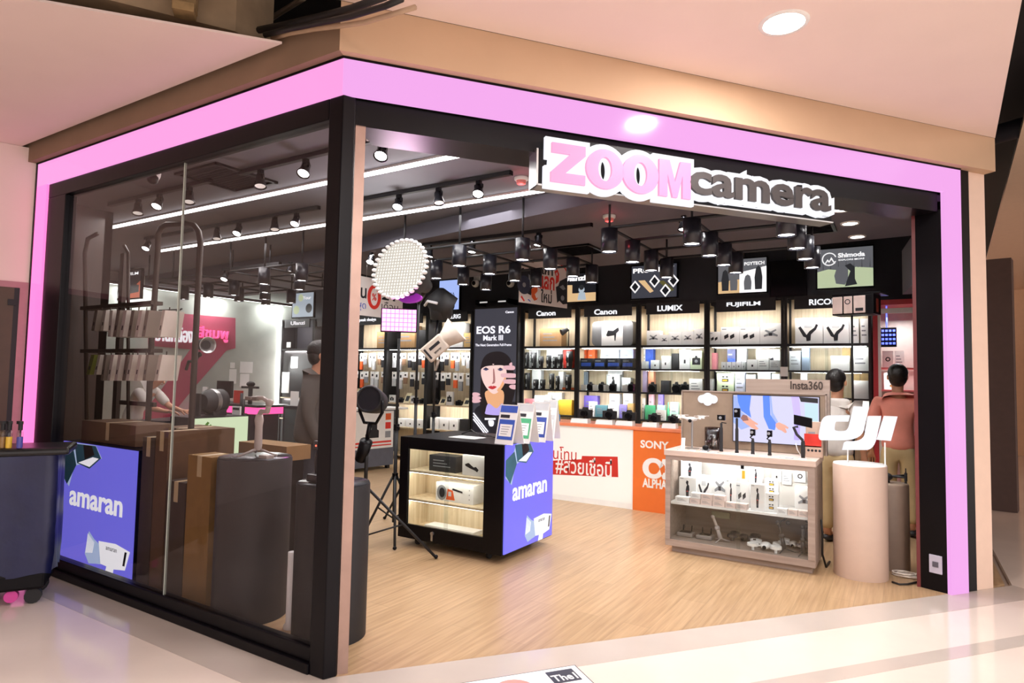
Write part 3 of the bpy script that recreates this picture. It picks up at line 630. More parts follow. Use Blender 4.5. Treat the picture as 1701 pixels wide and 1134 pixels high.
def a_light(b, F, w, h):
    _pol(b, F, w, h, INK, [(.12, .55), (.28, .62), (.5, .42), (.6, .46), (.72, .32), (.66, .2), (.55, .28), (.34, .36), (.14, .46)])
def a_dual(b, F, w, h):
    for v in (.15, .6): _pol(b, F, w, h, INK, [(.3, v), (.68, v), (.68, v+.14), (.3, v+.14)]); _pol(b, F, w, h, YELP, [(.34, v+.03), (.62, v+.03), (.62, v+.1), (.34, v+.1)], .0012); _pol(b, F, w, h, INK, [(.3, v+.2), (.44, v+.2), (.44, v+.27), (.3, v+.27)]); _pol(b, F, w, h, INK, [(.52, v+.2), (.66, v+.2), (.66, v+.27), (.52, v+.27)])
def a_round(b, F, w, h): b.use(INK).ring(F, w*.5, h*.5, min(w, h)*.24, min(w, h)*.13, .0, .001, 18)
def a_dot(b, F, w, h): _pol(b, F, w, h, INK, [(.42, .3), (.6, .3), (.6, .5), (.42, .5)])
def a_lines(b, F, w, h):
    for k in range(3): _pol(b, F, w, h, GREYP, [(.15, .3+.18*k), (.8-.12*k, .3+.18*k), (.8-.12*k, .36+.18*k), (.15, .36+.18*k)])
def a_cam(b, F, w, h): _pol(b, F, w, h, INK, [(.15, .25), (.85, .25), (.85, .62), (.62, .64), (.58, .75), (.42, .75), (.38, .64), (.15, .62)]); b.use(GREYP).disc(F, w*.5, h*.44, min(w, h)*.14, .0006, .0008)
def a_ref(b, F, w, h):
    b.use(GREYP).disc(F, w*.16, h*.45, h*.34, 0, .0008, rv=h*.42); b.use(INK).disc(F, w*.17, h*.45, h*.2, .001, .0008, rv=h*.27); _pol(b, F, w, h, ORNG, [(.28, .1), (.52, .1), (.46, .62), (.32, .7)]); _pol(b, F, w, h, LGRY, [(.34, .3), (.42, .3), (.42, .55), (.34, .55)], .0014); _pol(b, F, w, h, INK, [(.44, .66), (.72, .55), (.72, .64), (.46, .76)], .0014)
    for k in range(3): b.use(GREYP).disc(F, w*.90, h*(.25+.25*k), h*.035, .0006, .0008)
def a_band(b, F, w, h): _pol(b, F, w, h, BLUEP, [(.08, .2), (.92, .2), (.92, .55), (.08, .55)]); _pol(b, F, w, h, GREYP, [(.1, .7), (.6, .7), (.6, .78), (.1, .78)])
ART = dict(gimbal=a_gimbal, mic=a_mic, drone=a_drone, arm=a_arm, light=a_light, dual=a_dual, round=a_round, dot=a_dot, lines=a_lines, cam=a_cam, ref=a_ref, band=a_band)
def pbox(px0, py0, px1, py1, Y, depth, zb, name, lab, cat, m=WHT, art=None, group=None):
    a = PY(px0, (py0+py1)/2, Y); c = PY(px1, (py0+py1)/2, Y); top = PY((px0+px1)/2, py0, Y).z
    return carton(name, lab, cat, a.x, c.x, Y, Y+depth, zb, max(top, zb+.02), m, art, group)
yi = CY0+.12; DK = mat('dark_box_print', '#2b2a2e', .5)
pbox(713, 757, 757, 786, yi, .16, SHZ[1], 'lamp_box', 'dark printed lamp box on the upper shelf of the violet sided cabinet', 'product box', DK, 'lines')
pbox(768, 757, 806, 794, yi-.02, .18, SHZ[1], 'lamp_box', 'white box with a handheld lamp picture, upper shelf of violet sided cabinet', 'product box', WHT, 'light')
pbox(724, 804, 786, 846, yi, .2, SHZ[0], 'lamp_box', 'wide white box with orange reflector picture, middle shelf of violet sided cabinet', 'product box', WHT, 'ref')
pbox(705, 878, 786, 902, yi, .15, z0+.075, 'lamp_box', 'long flat white box at the bottom of the violet sided cabinet', 'product box', WHT, 'dot')
# table tents on top
def tent(px, py0, py1, w, Y, lab, cols, rz=0.):
    p = PY(px, py1, Y); zt_ = PY(px, py0, Y).z; z0_ = CZ1; h = zt_-z0_; d = .085
    t = thing('table_tent', lab, 'display card', (p.x, Y, z0_), rz, 'folded display cards on the violet sided cabinet')
    A_ = [(-w/2, -d, 0), (w/2, -d, 0), (w/2, 0, h), (-w/2, 0, h)]; Bk = [(-w/2, d, 0), (w/2, d, 0), (w/2, 0, h), (-w/2, 0, h)]
    b = B().use(WHT); b.prism(A_, (0, .004, 0)); b.prism(Bk, (0, -.004, 0)); b.prism([(-w/2, -d, 0), (-w/2, d, 0), (-w/2, 0, h)], (.003, 0, 0)); b.build('card', t, local=True)
    F = Fr((-w/2, -d, 0), (1, 0, 0), (0, d, h)); b = B(); hh = math.hypot(d, h)
    c1, c2 = cols
    b.use(c1).fbox(F, .04*w, .96*w, hh*.80, hh*.97, 0, .002); b.use(c2).fbox(F, .08*w, .92*w, hh*.12, hh*.62, 0, .002); b.use(WHT).fbox(F, .16*w, .84*w, hh*.2, hh*.5, .002, .003); b.use(INK).fbox(F, .1*w, .6*w, hh*.66, hh*.74, 0, .002)
    for k in range(4): b.use(GREYP).fbox(F, .25*w, (.6+.04*k)*w, hh*(.25+.06*k), hh*(.265+.06*k), .003, .004)
    b.build('printed_front', t, local=True)
Yt = 4.80
tent(846, 672, 737, .20, Yt-.03, 'white tent card with blue header at the cabinet corner', (BLUEP, BLUEP), -.1)
tent(873, 670, 733, .19, Yt+.17, 'tent card with green band between two blue ones', (LGRY, GRNP), -.05)
tent(898, 668, 729, .18, Yt+.36, 'white tent card with blue square, last of the three', (LGRY, mat('print_navy', '#2f4aa0', .5)), .05)
tent(914, 664, 706, .15, Yt+.62, 'small pale tent card behind the three larger ones', (LGRY, LGRY), .1)
b = B().use(WHT); b.box(-3.72, -3.42, CY0+.22, CY0+.42, CZ1, CZ1+.004); b.build('paper_sheet', label='loose white papers lying on the violet sided cabinet', cat='paper')
b = B().use(PIPEB); pts = [V((-3.75+.5*k/14, CY0+.47+.05*math.sin(k*.9), CZ1+.012+.05*max(0, math.sin(k*.45)))) for k in range(15)]; b.tube(pts, .006); b.build('power_cable', label='black cable looping over papers on the violet sided cabinet', cat='cable')
b = B().use(mat('brown_fur_fabric', '#5e4a38', .95, bump=.6, scale=60)); b.ball((-3.14, CY0+.40, CZ1+.057), .075, .065, .055); b.build('microphone_windshield', label='small brown fluffy microphone cover behind the first tent card', cat='microphone cover')
# ---------------------------------------------------------------- beige camera counter (right)
TAUPE = wood_mat('taupe_laminate', '#94847a', '#a8988d', 0, None, .5, 30); TAUP2 = wood_mat('pale_taupe_top', '#c4b0a4', '#d2c0b4', 0, None, .4, 30); TAUPD = mat('taupe_back_panel', '#94816f', .55)
GX0, GX1, GY0, GY1, GZ = -1.94, -.66, 5.925, 6.50, .945
t = thing('display_counter', 'taupe glass fronted display counter with lit shelf by the round plinth', 'display counter', (-1.3, 6.2, 0))
b = B().use(TAUPE); b.box(GX0+.05, GX1-.03, GY0+.05, GY1-.02, 0, .06); b.build('plinth', t)
b = B().use(TAUPE); zf = .06
b.box(GX0, GX1, GY0, GY1, zf, zf+.06); b.box(GX0, GX0+.03, GY0+.02, GY1, zf+.06, GZ-.05); b.box(GX1-.03, GX1, GY0+.02, GY1, zf+.06, GZ-.05); b.box(GX0+.03, GX1-.03, GY1-.02, GY1, zf+.06, GZ-.05); b.build('body', t)
b = B().use(TAUPE); b.box(GX0, GX0+.045, GY0-.006, GY0+.02, zf+.06, GZ-.05); b.box(GX1-.055, GX1, GY0-.006, GY0+.02, zf+.06, GZ-.05); b.box(GX0+.045, GX1-.055, GY0-.006, GY0+.02, GZ-.09, GZ-.05); b.build('front_frame', t)
b = B().use(TAUP2); b.box(GX0-.012, GX1+.01, GY0-.015, GY1+.01, GZ-.05, GZ); b.build('worktop', t, bev=.003)
SZ = PY(1120, 833, GY0+.05).z
b = B().use(WHT); b.box(GX0+.031, GX1-.031, GY0+.05, GY1-.02, SZ-.02, SZ); b.build('shelf', t)
b = B().use(mat('shelf_back_white', '#ded9d3', .5)); b.box(GX0+.031, GX1-.031, GY1-.035, GY1-.02, SZ, GZ-.05); b.build('lit_back', t)
gm = PY(1226, 850, GY0).x
for a, c, y in ((GX0+.045, gm+.015, GY0+.012), (gm-.015, GX1-.055, GY0+.004)):
    b = B().use(CLEAR); b.box(a, c, y, y+.005, zf+.06, GZ-.09); b.build('glass_door', t)
b = B().use(BLK); x = PY(1234, 772, GY0).x; b.box(x-.012, x+.012, GY0-.03, GY0, GZ-.115, GZ-.085); b.build('lock', t)
b = B().use(YELP); b.box(x-.004, x+.022, GY0-.02, GY0-.016, GZ-.2, GZ-.13); b.build('key_tag', t)
b = B().use(LEDW); b.box(GX0+.06, GX1-.06, GY0+.04, GY0+.05, GZ-.056, GZ-.051); b.build('led_strip', t)
lamp('counter_strip', 'AREA', (-1.3, GY0+.14, GZ-.06), 8, (1, .97, .94), 1.1, aim((0, .8, -.6)), thin=.02)
# header panel behind the counter, with screen and cloud logo
HY = GY1-.10
hx0, hx1 = PY(1134, 700, HY).x, PY(1371, 700, HY).x; hz1 = PY(1140, 650, HY).z; hz2 = PY(1250, 629, HY+.06).z; hx2 = PY(1238, 640, HY).x
b = B().use(TAUPD)
t2 = thing('counter_header', 'taupe upright header with screen and cloud logo on the taupe counter', 'display header', ((hx0+hx1)/2, HY, GZ))
b.box(hx0, hx1, HY, HY+.08, GZ, hz1); b.build('panel', t2, bev=.004)
b = B().use(TAUPE); b.box(hx0-.012, hx0, HY-.01, HY+.08, GZ, hz1+.01); b.box(hx0-.012, hx1+.012, HY-.01, HY+.08, hz1, hz1+.012); b.box(hx1, hx1+.012, HY-.01, HY+.08, GZ, hz1+.01); b.build('edge_frame', t2)
b = B().use(TAUPE); b.box(hx2, hx1+.035, HY+.03, HY+.09, GZ+.3, hz2); b.build('raised_panel', t2)
Fh = FX(HY+.03); b = B().use(mat('print_dark_brown', '#3d332e', .5)); u0, v0 = PY(1313, 645, HY+.03).x, PY(1313, 646.5, HY+.03).z; u1, v1 = PY(1367, 634, HY+.03).x, PY(1367, 633.5, HY+.03).z
b.text(Fh, 'Insta360', u0, v0, u1, v1, 0, .004, .02); b.build('lettering', t2)
Fh = FX(HY); b = B().use(LTW); c = PY(1176, 663, HY)
for du, dv, r in ((-.055, .0, .04), (.055, 0, .04), (0, .022, .042), (0, -.022, .042), (-.03, .005, .042), (.03, .005, .042)): b.disc(Fh, c.x+du, c.z+dv, r, 0, .02, k=18)
b.build('cloud_logo', t2)
SCRB = mat('screen_bright_blue', '#3f63e8', .3, emit=.8, ecol='#4a6cf0', var=0); SCRW = mat('screen_lavender_white', '#2a2a30', .3, emit=.9, ecol='#dcdaf6', var=0); SCRL = mat('screen_pale_blue', '#2a2a30', .3, emit=.9, ecol='#a6bbf6', var=0); SKN = mat('screen_skin', '#b98a78', .3, emit=.55, ecol='#b58a80', var=0); SKND = mat('screen_skin_shade', '#7c5a55', .3, emit=.4, ecol='#7c5a58', var=0)
su0, su1 = PY(1219, 690, HY).x, PY(1361, 690, HY).x; sv0, sv1 = PY(1225, 732, HY).z, PY(1225, 656, HY).z
t3 = thing('display_screen', 'flat screen showing two hands and blue sleeves on the taupe header', 'screen', ((su0+su1)/2, HY-.02, sv0)); w, h = su1-su0, sv1-sv0
b = B().use(BLK); b.box(su0-.006, su1+.006, HY-.022, HY-.001, sv0-.006, sv1+.006); b.build('bezel', t3)
F = Fr((su0, HY-.022, sv0), (1, 0, 0)); b = B()
b.use(SCRW).fbox(F, 0, w, 0, h, 0, .001)
_pol(b, F, w, h, SCRB, [(.05, 1), (.22, 1), (.2, .7), (.22, .52), (.1, .66), (.06, .85)], .0018); _pol(b, F, w, h, SCRL, [(.0, .98), (.05, .98), (.1, .64), (.22, .5), (.24, .35), (.1, .25), (0, .4)], .0016)
_pol(b, F, w, h, SCRB, [(.36, 1), (.44, 1), (.45, .6), (.52, .42), (.5, .28), (.43, .3), (.37, .55)], .0018); _pol(b, F, w, h, SCRL, [(.44, 1), (.46, 1), (.48, .65), (.54, .46), (.52, .42), (.46, .58)], .0022)
_pol(b, F, w, h, SKND, [(.09, .5), (.12, .58), (.17, .56), (.19, .46), (.12, .44)], .0028)
_pol(b, F, w, h, SKN, [(.12, .5), (.18, .54), (.24, .46), (.3, .4), (.3, .37), (.26, .38), (.31, .29), (.28, .26), (.22, .31), (.16, .38), (.12, .43)], .0026)
_pol(b, F, w, h, SKN, [(.51, .42), (.55, .45), (.62, .4), (.66, .35), (.65, .32), (.62, .34), (.64, .25), (.62, .23), (.58, .28), (.54, .3), (.51, .36)], .0026)
_pol(b, F, w, h, mat('screen_violet_shade', '#9a92d8', .3, emit=.6, ecol='#9a92dc', var=0), [(.69, 1), (.72, .62), (.72, .1), (.78, .1), (.8, .6), (.78, 1)], .0018); _pol(b, F, w, h, INK, [(.78, 1), (.99, .98), (.99, .88), (.8, .9)], .002); _pol(b, F, w, h, mat('screen_mint', '#2a2a30', .3, emit=.9, ecol='#cdeaf4', var=0), [(.84, .88), (.99, .87), (.99, .3), (.85, .3)], .0019)
b.build('picture', t3)
# things on the worktop
def action_cam(px, ptop, pbase, Y, lab, kind):
    p = PY(px, pbase, Y); top = PY(px, ptop, Y).z; x = p.x; z = GZ; hgt = top-z
    t = thing('action_camera_grip', lab, 'camera grip', (x, Y, z), group='handheld cameras on the taupe counter')
    b = B().use(BLK2); b.lathe((x, Y, z), [(.017, 0), (.017, .01), (.0145, .02), (.0145, hgt*.52), (.011, hgt*.56), (.011, hgt*(.76 if kind < 2 else .62)), (.006, hgt*(.78 if kind < 2 else .64))], n=12); b.build('grip', t)
    b = B().use(BLK)
    if kind == 0: b.box(x-.035, x+.035, Y-.015, Y+.02, top-.05, top); b.tube([(x, Y, top-.07), (x+.05, Y-.01, top-.075)], .005)
    elif kind == 1: b.box(x-.025, x+.03, Y-.015, Y+.02, top-.085, top)
    else: b.box(x-.02, x+.022, Y-.018, Y+.018, top-.055, top); b.tube([(x, Y, top-.05), (x-.022, Y, top-.075), (x, Y, hgt*.6+z)], .007)
    c = b.build('camera_head', t, bev=.004)
    b = B().use(GREYP); b.cyl((x-.004, Y-.016, top-.026), (x-.004, Y-.026, top-.026), .013); b.build('lens', c)
Yc = GY0+.20
action_cam(1198, 689, 746, Yc, 'action camera on a black grip with side screw, left of the screen', 0)
action_cam(1224, 678, 748, Yc-.02, 'tallest black camera stick, in front of the left screen edge', 1)
action_cam(1250.5, 713, 750, Yc-.03, 'short pocket gimbal camera under the hand on the left of the screen', 2)
action_cam(1278.5, 715, 751, Yc-.03, 'short pocket gimbal camera in the middle of the screen', 2)
def phone_gimbal():
    Y = Yc-.02; p = PY(1334, 752, Y); x = p.x; t = thing('phone_gimbal', 'dark folding phone gimbal at the right end of the taupe counter', 'gimbal', (x, Y, GZ))
    top = PY(1334, 686, Y).z; b = B().use(BLK2); b.lathe((x, Y, GZ), [(.016, 0), (.019, .05), (.017, .13), (.012, .15)], n=12); b.build('grip', t)
    b = B().use(SATIN); b.tube([(x, Y, GZ+.15), (x-.05, Y, GZ+.2), (x-.075, Y, GZ+.26), (x-.04, Y, GZ+.27)], .013, 8); b.build('arm', t)
    b = B().use(BLK); F = Fr((x-.07, Y-.02, top-.10), (1, 0, -.18)); b.fbox(F, 0, .15, 0, .085, 0, .01); b.build('phone', t, bev=.003)
    b = B().use(WHT); b.tube([(x-.01, Y+.03, GZ), (x-.05, Y+.04, GZ+.06), (x-.065, Y+.04, GZ+.12)], .004); b.build('cable', t)
phone_gimbal()
def drone_on_stand():
    Y = GY0+.26; p = PY(1148, 745, Y); x = p.x; t = thing('camera_drone', 'small white drone on a clear stand at the left end of the taupe counter', 'drone', (x, Y, GZ))
    z = PY(1150, 696, Y).z; b = B().use(WHT); b.ball((x, Y, z), .06, .035, .022); b.build('body', t)
    b = B().use(WHT)
    for sx, sy in ((-1, -1), (1, -1), (-1, 1), (1, 1)):
        e = V((x+sx*.1, Y+sy*.06, z+.02)); b.tube([(x+sx*.03, Y+sy*.02, z), e], .007); b.cyl(e-V((0, 0, .015)), e+V((0, 0, .012)), .012)
        b.box(e.x-.055, e.x+.055, e.y-.006, e.y+.006, e.z+.012, e.z+.015)
    b.build('rotor_arms', t); b = B().use(BLK); b.ball((x, Y-.045, z-.015), .018); b.build('gimbal_camera', t)
    b = B().use(STEEL); b.cyl((x+.01, Y, GZ), (x+.01, Y, z-.01), .009); b.box(x-.05, x+.07, Y-.05, Y+.05, GZ, GZ+.006); b.build('stand', t)
drone_on_stand()
b = B().use(glass_mat('smoky_acrylic', (.55, .48, .46), .1)); p = PY(1190, 738, GY0+.32); b.lathe((p.x-.03, GY0+.34, GZ), [(.085, 0), (.085, .21), (.08, .21), (.08, .005), (0, .005)], n=24); b.build('acrylic_case', label='smoky clear cylinder case behind the first action camera', cat='display case')
b = B().use(BLK); p = PY(1172, 742, GY0+.1); b.ball((p.x, GY0+.1, GZ+.035), .03, .03, .025); b.use(GREYP); b.cyl((p.x-.05, GY0+.1, GZ+.02), (p.x+.05, GY0+.1, GZ+.02), .006); b.box(p.x-.03, p.x+.03, GY0+.08, GY0+.12, GZ, GZ+.012); b.build('gimbal_camera', label='tiny black ball camera on a clip, at the front of the taupe counter', cat='camera')
b = B().use(WHT)
F = Fr((PY(1131, 745, GY0+.12).x, GY0+.12, GZ), (.9, .4, 0), (0, .2, 1)); b.fbox(F, 0, .035, 0, .11, -.004, 0); b.build('price_card', label='white price card leaning at the left end of the taupe counter', cat='price card')
p = PY(1351, 745, GY0+.3)
carton('product_box', 'brown box with four round pictures behind the phone gimbal', 'product box', p.x-.06, p.x+.075, GY0+.30, GY0+.37, GZ, PY(1351, 701, GY0+.3).z, mat('beige_print', '#c2a795', .5), 'lines')
F = Fr((p.x-.06, GY0+.290, GZ), (1, 0, 0)); b = B().use(mat('beige_print', '#c2a795', .5)); b.fbox(F, -.012, .125, 0.002, .10, -.006, -.001)
b.use(INK)
for k in range(4): b.disc(F, .022+.03*k, .06, .011, -.002, .002, k=12)
b.use(REDB).fbox(F, -.012, .125, .09, .205, -.006, -.001); b.build('info_card', label='narrow printed card with red heading propped on the brown box', cat='display card')
for k in range(11):
    x = GX0+.1+.105*k; b = B().use(WHT if k % 3 else LGRY); b.box(x, x+.06, GY0+.03, GY0+.075, GZ, GZ+.008)
    b.build('price_tag', label=f'small flat price tag on the taupe counter edge, {ORD[k]} from the drone end', cat='price tag', group='price tags on the taupe counter')
# boxes on the lit shelf
yb = GY0+.14
L4 = lambda s: s+', lit shelf of the taupe counter'
for px0, py0, px1, py1, dy, dep, art, lab, m in [
    (1131, 765, 1161, 795, .27, .1, 'gimbal', 'upper white box with pocket gimbal picture at the left', WHT), (1128, 793, 1156, 826, .16, .09, 'gimbal', 'lower white box with pocket gimbal picture at the left', WHT),
    (1157, 790, 1182, 826, .2, .08, 'arm', 'white box with folded screen picture', WHT), (1182, 783, 1209, 818, .22, .12, 'drone', 'tall plain white box beside the folded screen box', WHT),
    (1206, 797, 1222, 830, .18, .06, 'gimbal', 'slim white box with a standing gimbal picture', WHT), (1222, 802, 1245, 833, .18, .08, 'mic', 'white box with grey clip picture', WHT),
    (1245, 774, 1266, 806, .27, .1, 'gimbal', 'upper white box with grey gimbal, right of door joint', WHT), (1247, 805, 1270, 846, .08, .09, 'gimbal', 'large white box with black gimbal, right of door joint', WHT),
    (1271, 796, 1293, 822, .2, .08, 'dual', 'upper white box with twin black clips', WHT), (1271, 820, 1292, 846, .12, .08, 'dual', 'lower white box with twin black clips', WHT),
    (1320, 810, 1353, 838, .22, .1, 'drone', 'large white box with a drone picture at the right', WHT)]:
    zb = SZ
    if 'upper' in lab: zb = PY((px0+px1)/2, py1, GY0+dy).z
    a = PY(px0, py1, GY0+dy); c = PY(px1, py1, GY0+dy); top = PY((px0+px1)/2, py0, GY0+dy).z
    if 'upper' in lab:
        b = B().use(CLEAR); 
    carton('product_box', L4(lab), 'product box', max(a.x, GX0+.034), min(c.x, GX1-.034), GY0+dy, GY0+dy+dep, zb if 'upper' not in lab else zb, top, m, art, 'white product boxes on the lit counter shelf')
PNKW = mat('blush_box', '#ead6ce', .5)
k = 0
for r, (pxs, py, dy) in enumerate((((1121, 1145, 1163, 1183, 1204, 1222, 1241), 828, .06), ((1147, 1164, 1184, 1204), 820, .06), ((1290, 1308, 1325, 1342, 1353), 848, .06))):
    for i in range(len(pxs)-1):
        a = PY(pxs[i]+.5, py, GY0+dy); c = PY(pxs[i+1]-.5, py, GY0+dy); c.x = min(c.x, GX1-.036); z = SZ if r != 1 else SZ+.05
        carton('accessory_box', L4(f'blush box, {ORD[i]} of '+('front row', 'stacked row', 'row under drone box')[r]), 'product box', a.x, c.x, GY0+dy, GY0+dy+.08, z, z+.048, PNKW if i else WHT, 'lines', 'small blush boxes along the lit shelf front')
for i, (px, py, s) in enumerate(((1290, 790, 16), (1307, 795, 16), (1329, 791, 18), (1349, 796, 14))):
    a = PY(px-s/2, py, GY1-.06); c = PY(px+s/2, py, GY1-.06); z0_ = PY(px, py+10, GY1-.06).z; z1_ = PY(px, py-10, GY1-.06).z
    carton('hanging_filter_pack', L4(f'white pack with {["dot", "hook", "ring", "corner"][i]} picture high at the back'), 'filter pack', a.x, c.x, GY1-.06, GY1-.04, z0_, z1_, WHT, ['dot', 'lines', 'round', 'dot'][i], 'white packs hanging at the back of the lit shelf')
# gimbals and drones below
FZ = zf+.06
def fold_gimbal(px, ptop, pbase, Y, lab, lean, m, plate):
    p = PY(px, pbase, Y); x = p.x; top = PY(px, ptop, Y).z; t = thing('phone_gimbal', lab, 'gimbal', (x, Y, FZ), group='gimbals on the bottom of the taupe counter'); h = top-FZ
    b = B().use(m)
    for a in (2.6, .6, 4.4): b.tube([(x, Y, FZ+.035), (x+.085*math.cos(a), Y+.085*math.sin(a), FZ+.006)], .007, 6, .004)
    b.build('tripod_legs', t)
    b = B().use(m); b.tube([(x, Y, FZ+.03), (x+lean*h*.2, Y, FZ+h*.45)], .02, 9, .016); b.build('grip', t)
    b = B().use(m); k = V((x+lean*h*.2, Y, FZ+h*.45)); b.ball(k, .024); e = k+V((lean*h*.25, 0, h*.36)); b.tube([k, e], .012, 8); b.ball(e, .02); b.build('arm', t)
    b = B().use(mat('olive_plate', '#6b6a55', .5) if plate else m)
    if plate: b.box(e.x-.01, e.x+.15, Y-.01, Y+.01, top-.055, top)
    else: b.tube([e, e+V((.05, 0, .03)), V((x+.02, Y, top))], .009); b.ball((x+.03, Y, top-.05), .02)
    b.build('phone_clamp', t)
LG = mat('grey_gimbal_plastic', '#b9b0ab', .45); DG = mat('dark_gimbal_plastic', '#4a4543', .45)
fold_gimbal(1197, 850, 910, GY0+.16, 'pale grey phone gimbal on tripod legs, bottom of the taupe counter', -.55, LG, True)
fold_gimbal(1303, 858, 922, GY0+.13, 'dark folded gimbal left of its twin, bottom of the taupe counter', -.35, DG, False)
fold_gimbal(1334, 864, 924, GY0+.12, 'dark folded gimbal at the bottom right of the taupe counter', .0, DG, False)
def minidrone(px, py, Y, lab, m, s=1.):
    p = PF(px, py, FZ); x = PY(px, py, Y).x; t = thing('camera_drone', lab, 'drone', (x, Y, FZ), group='drones on the bottom of the taupe counter'); z = FZ+.04*s
    b = B().use(m); b.ball((x, Y, z), .05*s, .075*s, .032*s); b.build('body', t)
    b = B().use(m)
    for sx, sy in ((-1, -1), (1, -1), (-1, 1), (1, 1)):
        e = V((x+sx*.10*s, Y+sy*.075*s, z)); b.tube([(x+sx*.03, Y+sy*.03, z), e], .008); b.cyl(e-V((0, 0, z-FZ)), e+V((0, 0, .008)), .012)
        for k in range(14):
            pass
        F = Fr(e+V((0, 0, .0)), (1, 0, 0), (0, 1, 0)); b.ring(F, 0, 0, .052*s, .044*s, 0, .022, 16); b.box(e.x-.044*s, e.x+.044*s, e.y-.005, e.y+.005, e.z+.008, e.z+.012)
    b.build('guarded_rotors', t); b = B().use(BLK); b.ball((x, Y-.075*s, z-.005), .018*s); b.build('camera', t)
minidrone(1236, 912, GY0+.34, 'dark grey drone between the pale gimbal and the door joint', DG, .9)
minidrone(1272, 918, GY0+.13, 'white ringed drone left of the dark gimbals', WHT, .95)
minidrone(1318, 914, GY0+.36, 'white ringed drone behind the twin dark gimbals', WHT, .8)
for i, (px, lab) in enumerate(((1138, 'grey remote controller lying at the left, bottom of the taupe counter'), (1170, 'grey remote controller beside the pale gimbal, bottom of the taupe counter'))):
    x = PY(px, 905, GY0+.17).x; t = thing('remote_controller', lab, 'remote controller', (x, GY0+.2, FZ), group='remote controllers in the taupe counter')
    b = B().use(mat('controller_grey', '#8f8680', .5)); b.box(x-.075, x+.075, GY0+.14, GY0+.26, FZ, FZ+.04); b.build('body', t, bev=.012)
    b = B().use(BLK); b.box(x-.05, x+.05, GY0+.16, GY0+.24, FZ+.04, FZ+.043); b.build('screen', t)
    b = B().use(BLK)
    for s in (-.04, .04): b.cyl((x+s, GY0+.25, FZ+.03), (x+s, GY0+.262, FZ+.09), .005)
    b.build('antenna', t)
# ---------------------------------------------------------------- round plinths on the right
CREAM = mat('beige_plinth_laminate', '#c4ab9a', .55, var=.02); 
def plinth(name, c, r, h, m, mtop, lab, r2=None):
    t = thing(name, lab, 'plinth', (c[0], c[1], 0)); b = B().use(m); b.lathe((c[0], c[1], 0), [(r, 0), (r, h-.012), (r-.004, h-.008)], n=40); b.build('drum', t)
    b = B().use(mtop); b.lathe((c[0], c[1], 0), [(r-.004, h-.008), (r-.006, h), (0, h)], n=40); b.build('top_disc', t); return t
pc = PF(1430, 966); rr = .205; cx = pc.x+.0; q = (CAM-pc); q.z = 0; q.normalize(); C1 = pc-q*rr; h1 = PF(1425, 760, .9).z
d0 = (C1-CAM).dot(FWD); C1z = .93
plinth('round_plinth', (C1.x, C1.y), rr, C1z, CREAM, WHT, 'tall beige round plinth carrying the glowing white logo sign')
# glowing logo sign
YS = C1.y-.02
t = thing('logo_sign', 'glowing white cut-out letter logo sign standing on the beige round plinth', 'logo sign', (C1.x, YS, C1z))
F = FX(YS)
def q2(px, py): a = PY(px, py, YS); return (a.x, a.z)
LOGW = mat('logo_white_glow', '#303034', .4, emit=.97, ecol='#f7f8ff', var=0)
def curve(p, q, c, n=6): return [((1-k/n)**2*p[0]+2*(1-k/n)*(k/n)*c[0]+(k/n)**2*q[0], (1-k/n)**2*p[1]+2*(1-k/n)*(k/n)*c[1]+(k/n)**2*q[1]) for k in range(n+1)]
outer = [(1442, 674), (1415, 690.)]
b = B().use(LOGW)
Lp = [(1418, 675), (1442, 676)] + curve((1435, 714), (1399, 731), (1431, 731)) + [(1366, 731)] + curve((1366, 731), (1361, 718), (1358, 731))[1:] + curve((1364, 702), (1378, 690), (1367, 690))+[(1412, 690), (1409, 700), (1390, 700)]+curve((1390, 700), (1386, 713), (1386, 700))[1:]+curve((1386, 713), (1402, 716), (1385, 717))[1:]+curve((1402, 716), (1411, 704), (1409, 715))[1:]
b.flat(F, [q2(*p) for p in Lp], -.02, .04)
Jp = [(1442, 691), (1464, 691)] + curve((1456, 728), (1440, 747), (1452, 746)) + [(1399, 747), (1402, 735)] + curve((1406, 733), (1436, 722), (1432, 735))
b.flat(F, [q2(*p) for p in Jp], -.02, .04)
b.flat(F, [q2(*p) for p in ((1468, 691), (1491, 692), (1480, 732), (1456, 730))], -.02, .04)
b.build('letters', t)
b = B().use(WHT); zz = C1z
for px in (1408, 1470): x = PY(px, 745, YS).x; b.cyl((x, YS, C1z), (x, YS, PY(px, 735, YS).z), .006)
b.build('support_pin', t)
p2 = PF(1491, 950); C2 = p2-q*.14
plinth('round_plinth', (p2.x-.04, p2.y+.12), .135, PY(1500, 806, p2.y).z, mat('grey_plinth_laminate', '#877263', .55), TAUPD, 'lower grey round plinth behind the beige one, carrying a drone')
pz = PY(1500, 806, p2.y).z
t = thing('camera_drone', 'dark folding drone on the lower grey plinth before the pink shirt', 'drone', (p2.x-.03, p2.y+.1, pz)); x, y = p2.x-.05, p2.y+.1
b = B().use(BLK2); b.ball((x-.03, y, pz+.05), .055, .07, .035); b.cyl((x-.03, y, pz), (x-.03, y, pz+.03), .03); b.build('body', t)
b = B().use(BLK2)
for sx, sy in ((1, -1), (1, 1), (-1, -1), (-1, 1)):
    e = V((x+sx*.12, y+sy*.08, pz+.065)); b.tube([(x, y, pz+.055), e], .009); b.cyl(e-V((0, 0, .03)), e+V((0, 0, .02)), .012); b.hexa([(e.x-.01, e.y-.008, e.z-.05), (e.x+.01, e.y-.008, e.z-.05), (e.x+.01, e.y+.008, e.z-.05), (e.x-.01, e.y+.008, e.z-.05), (e.x-.004, e.y-.008, e.z+.06), (e.x+.004, e.y-.008, e.z+.06), (e.x+.004, e.y+.008, e.z+.06), (e.x-.004, e.y+.008, e.z+.06)])
b.build('rotor_arms', t)
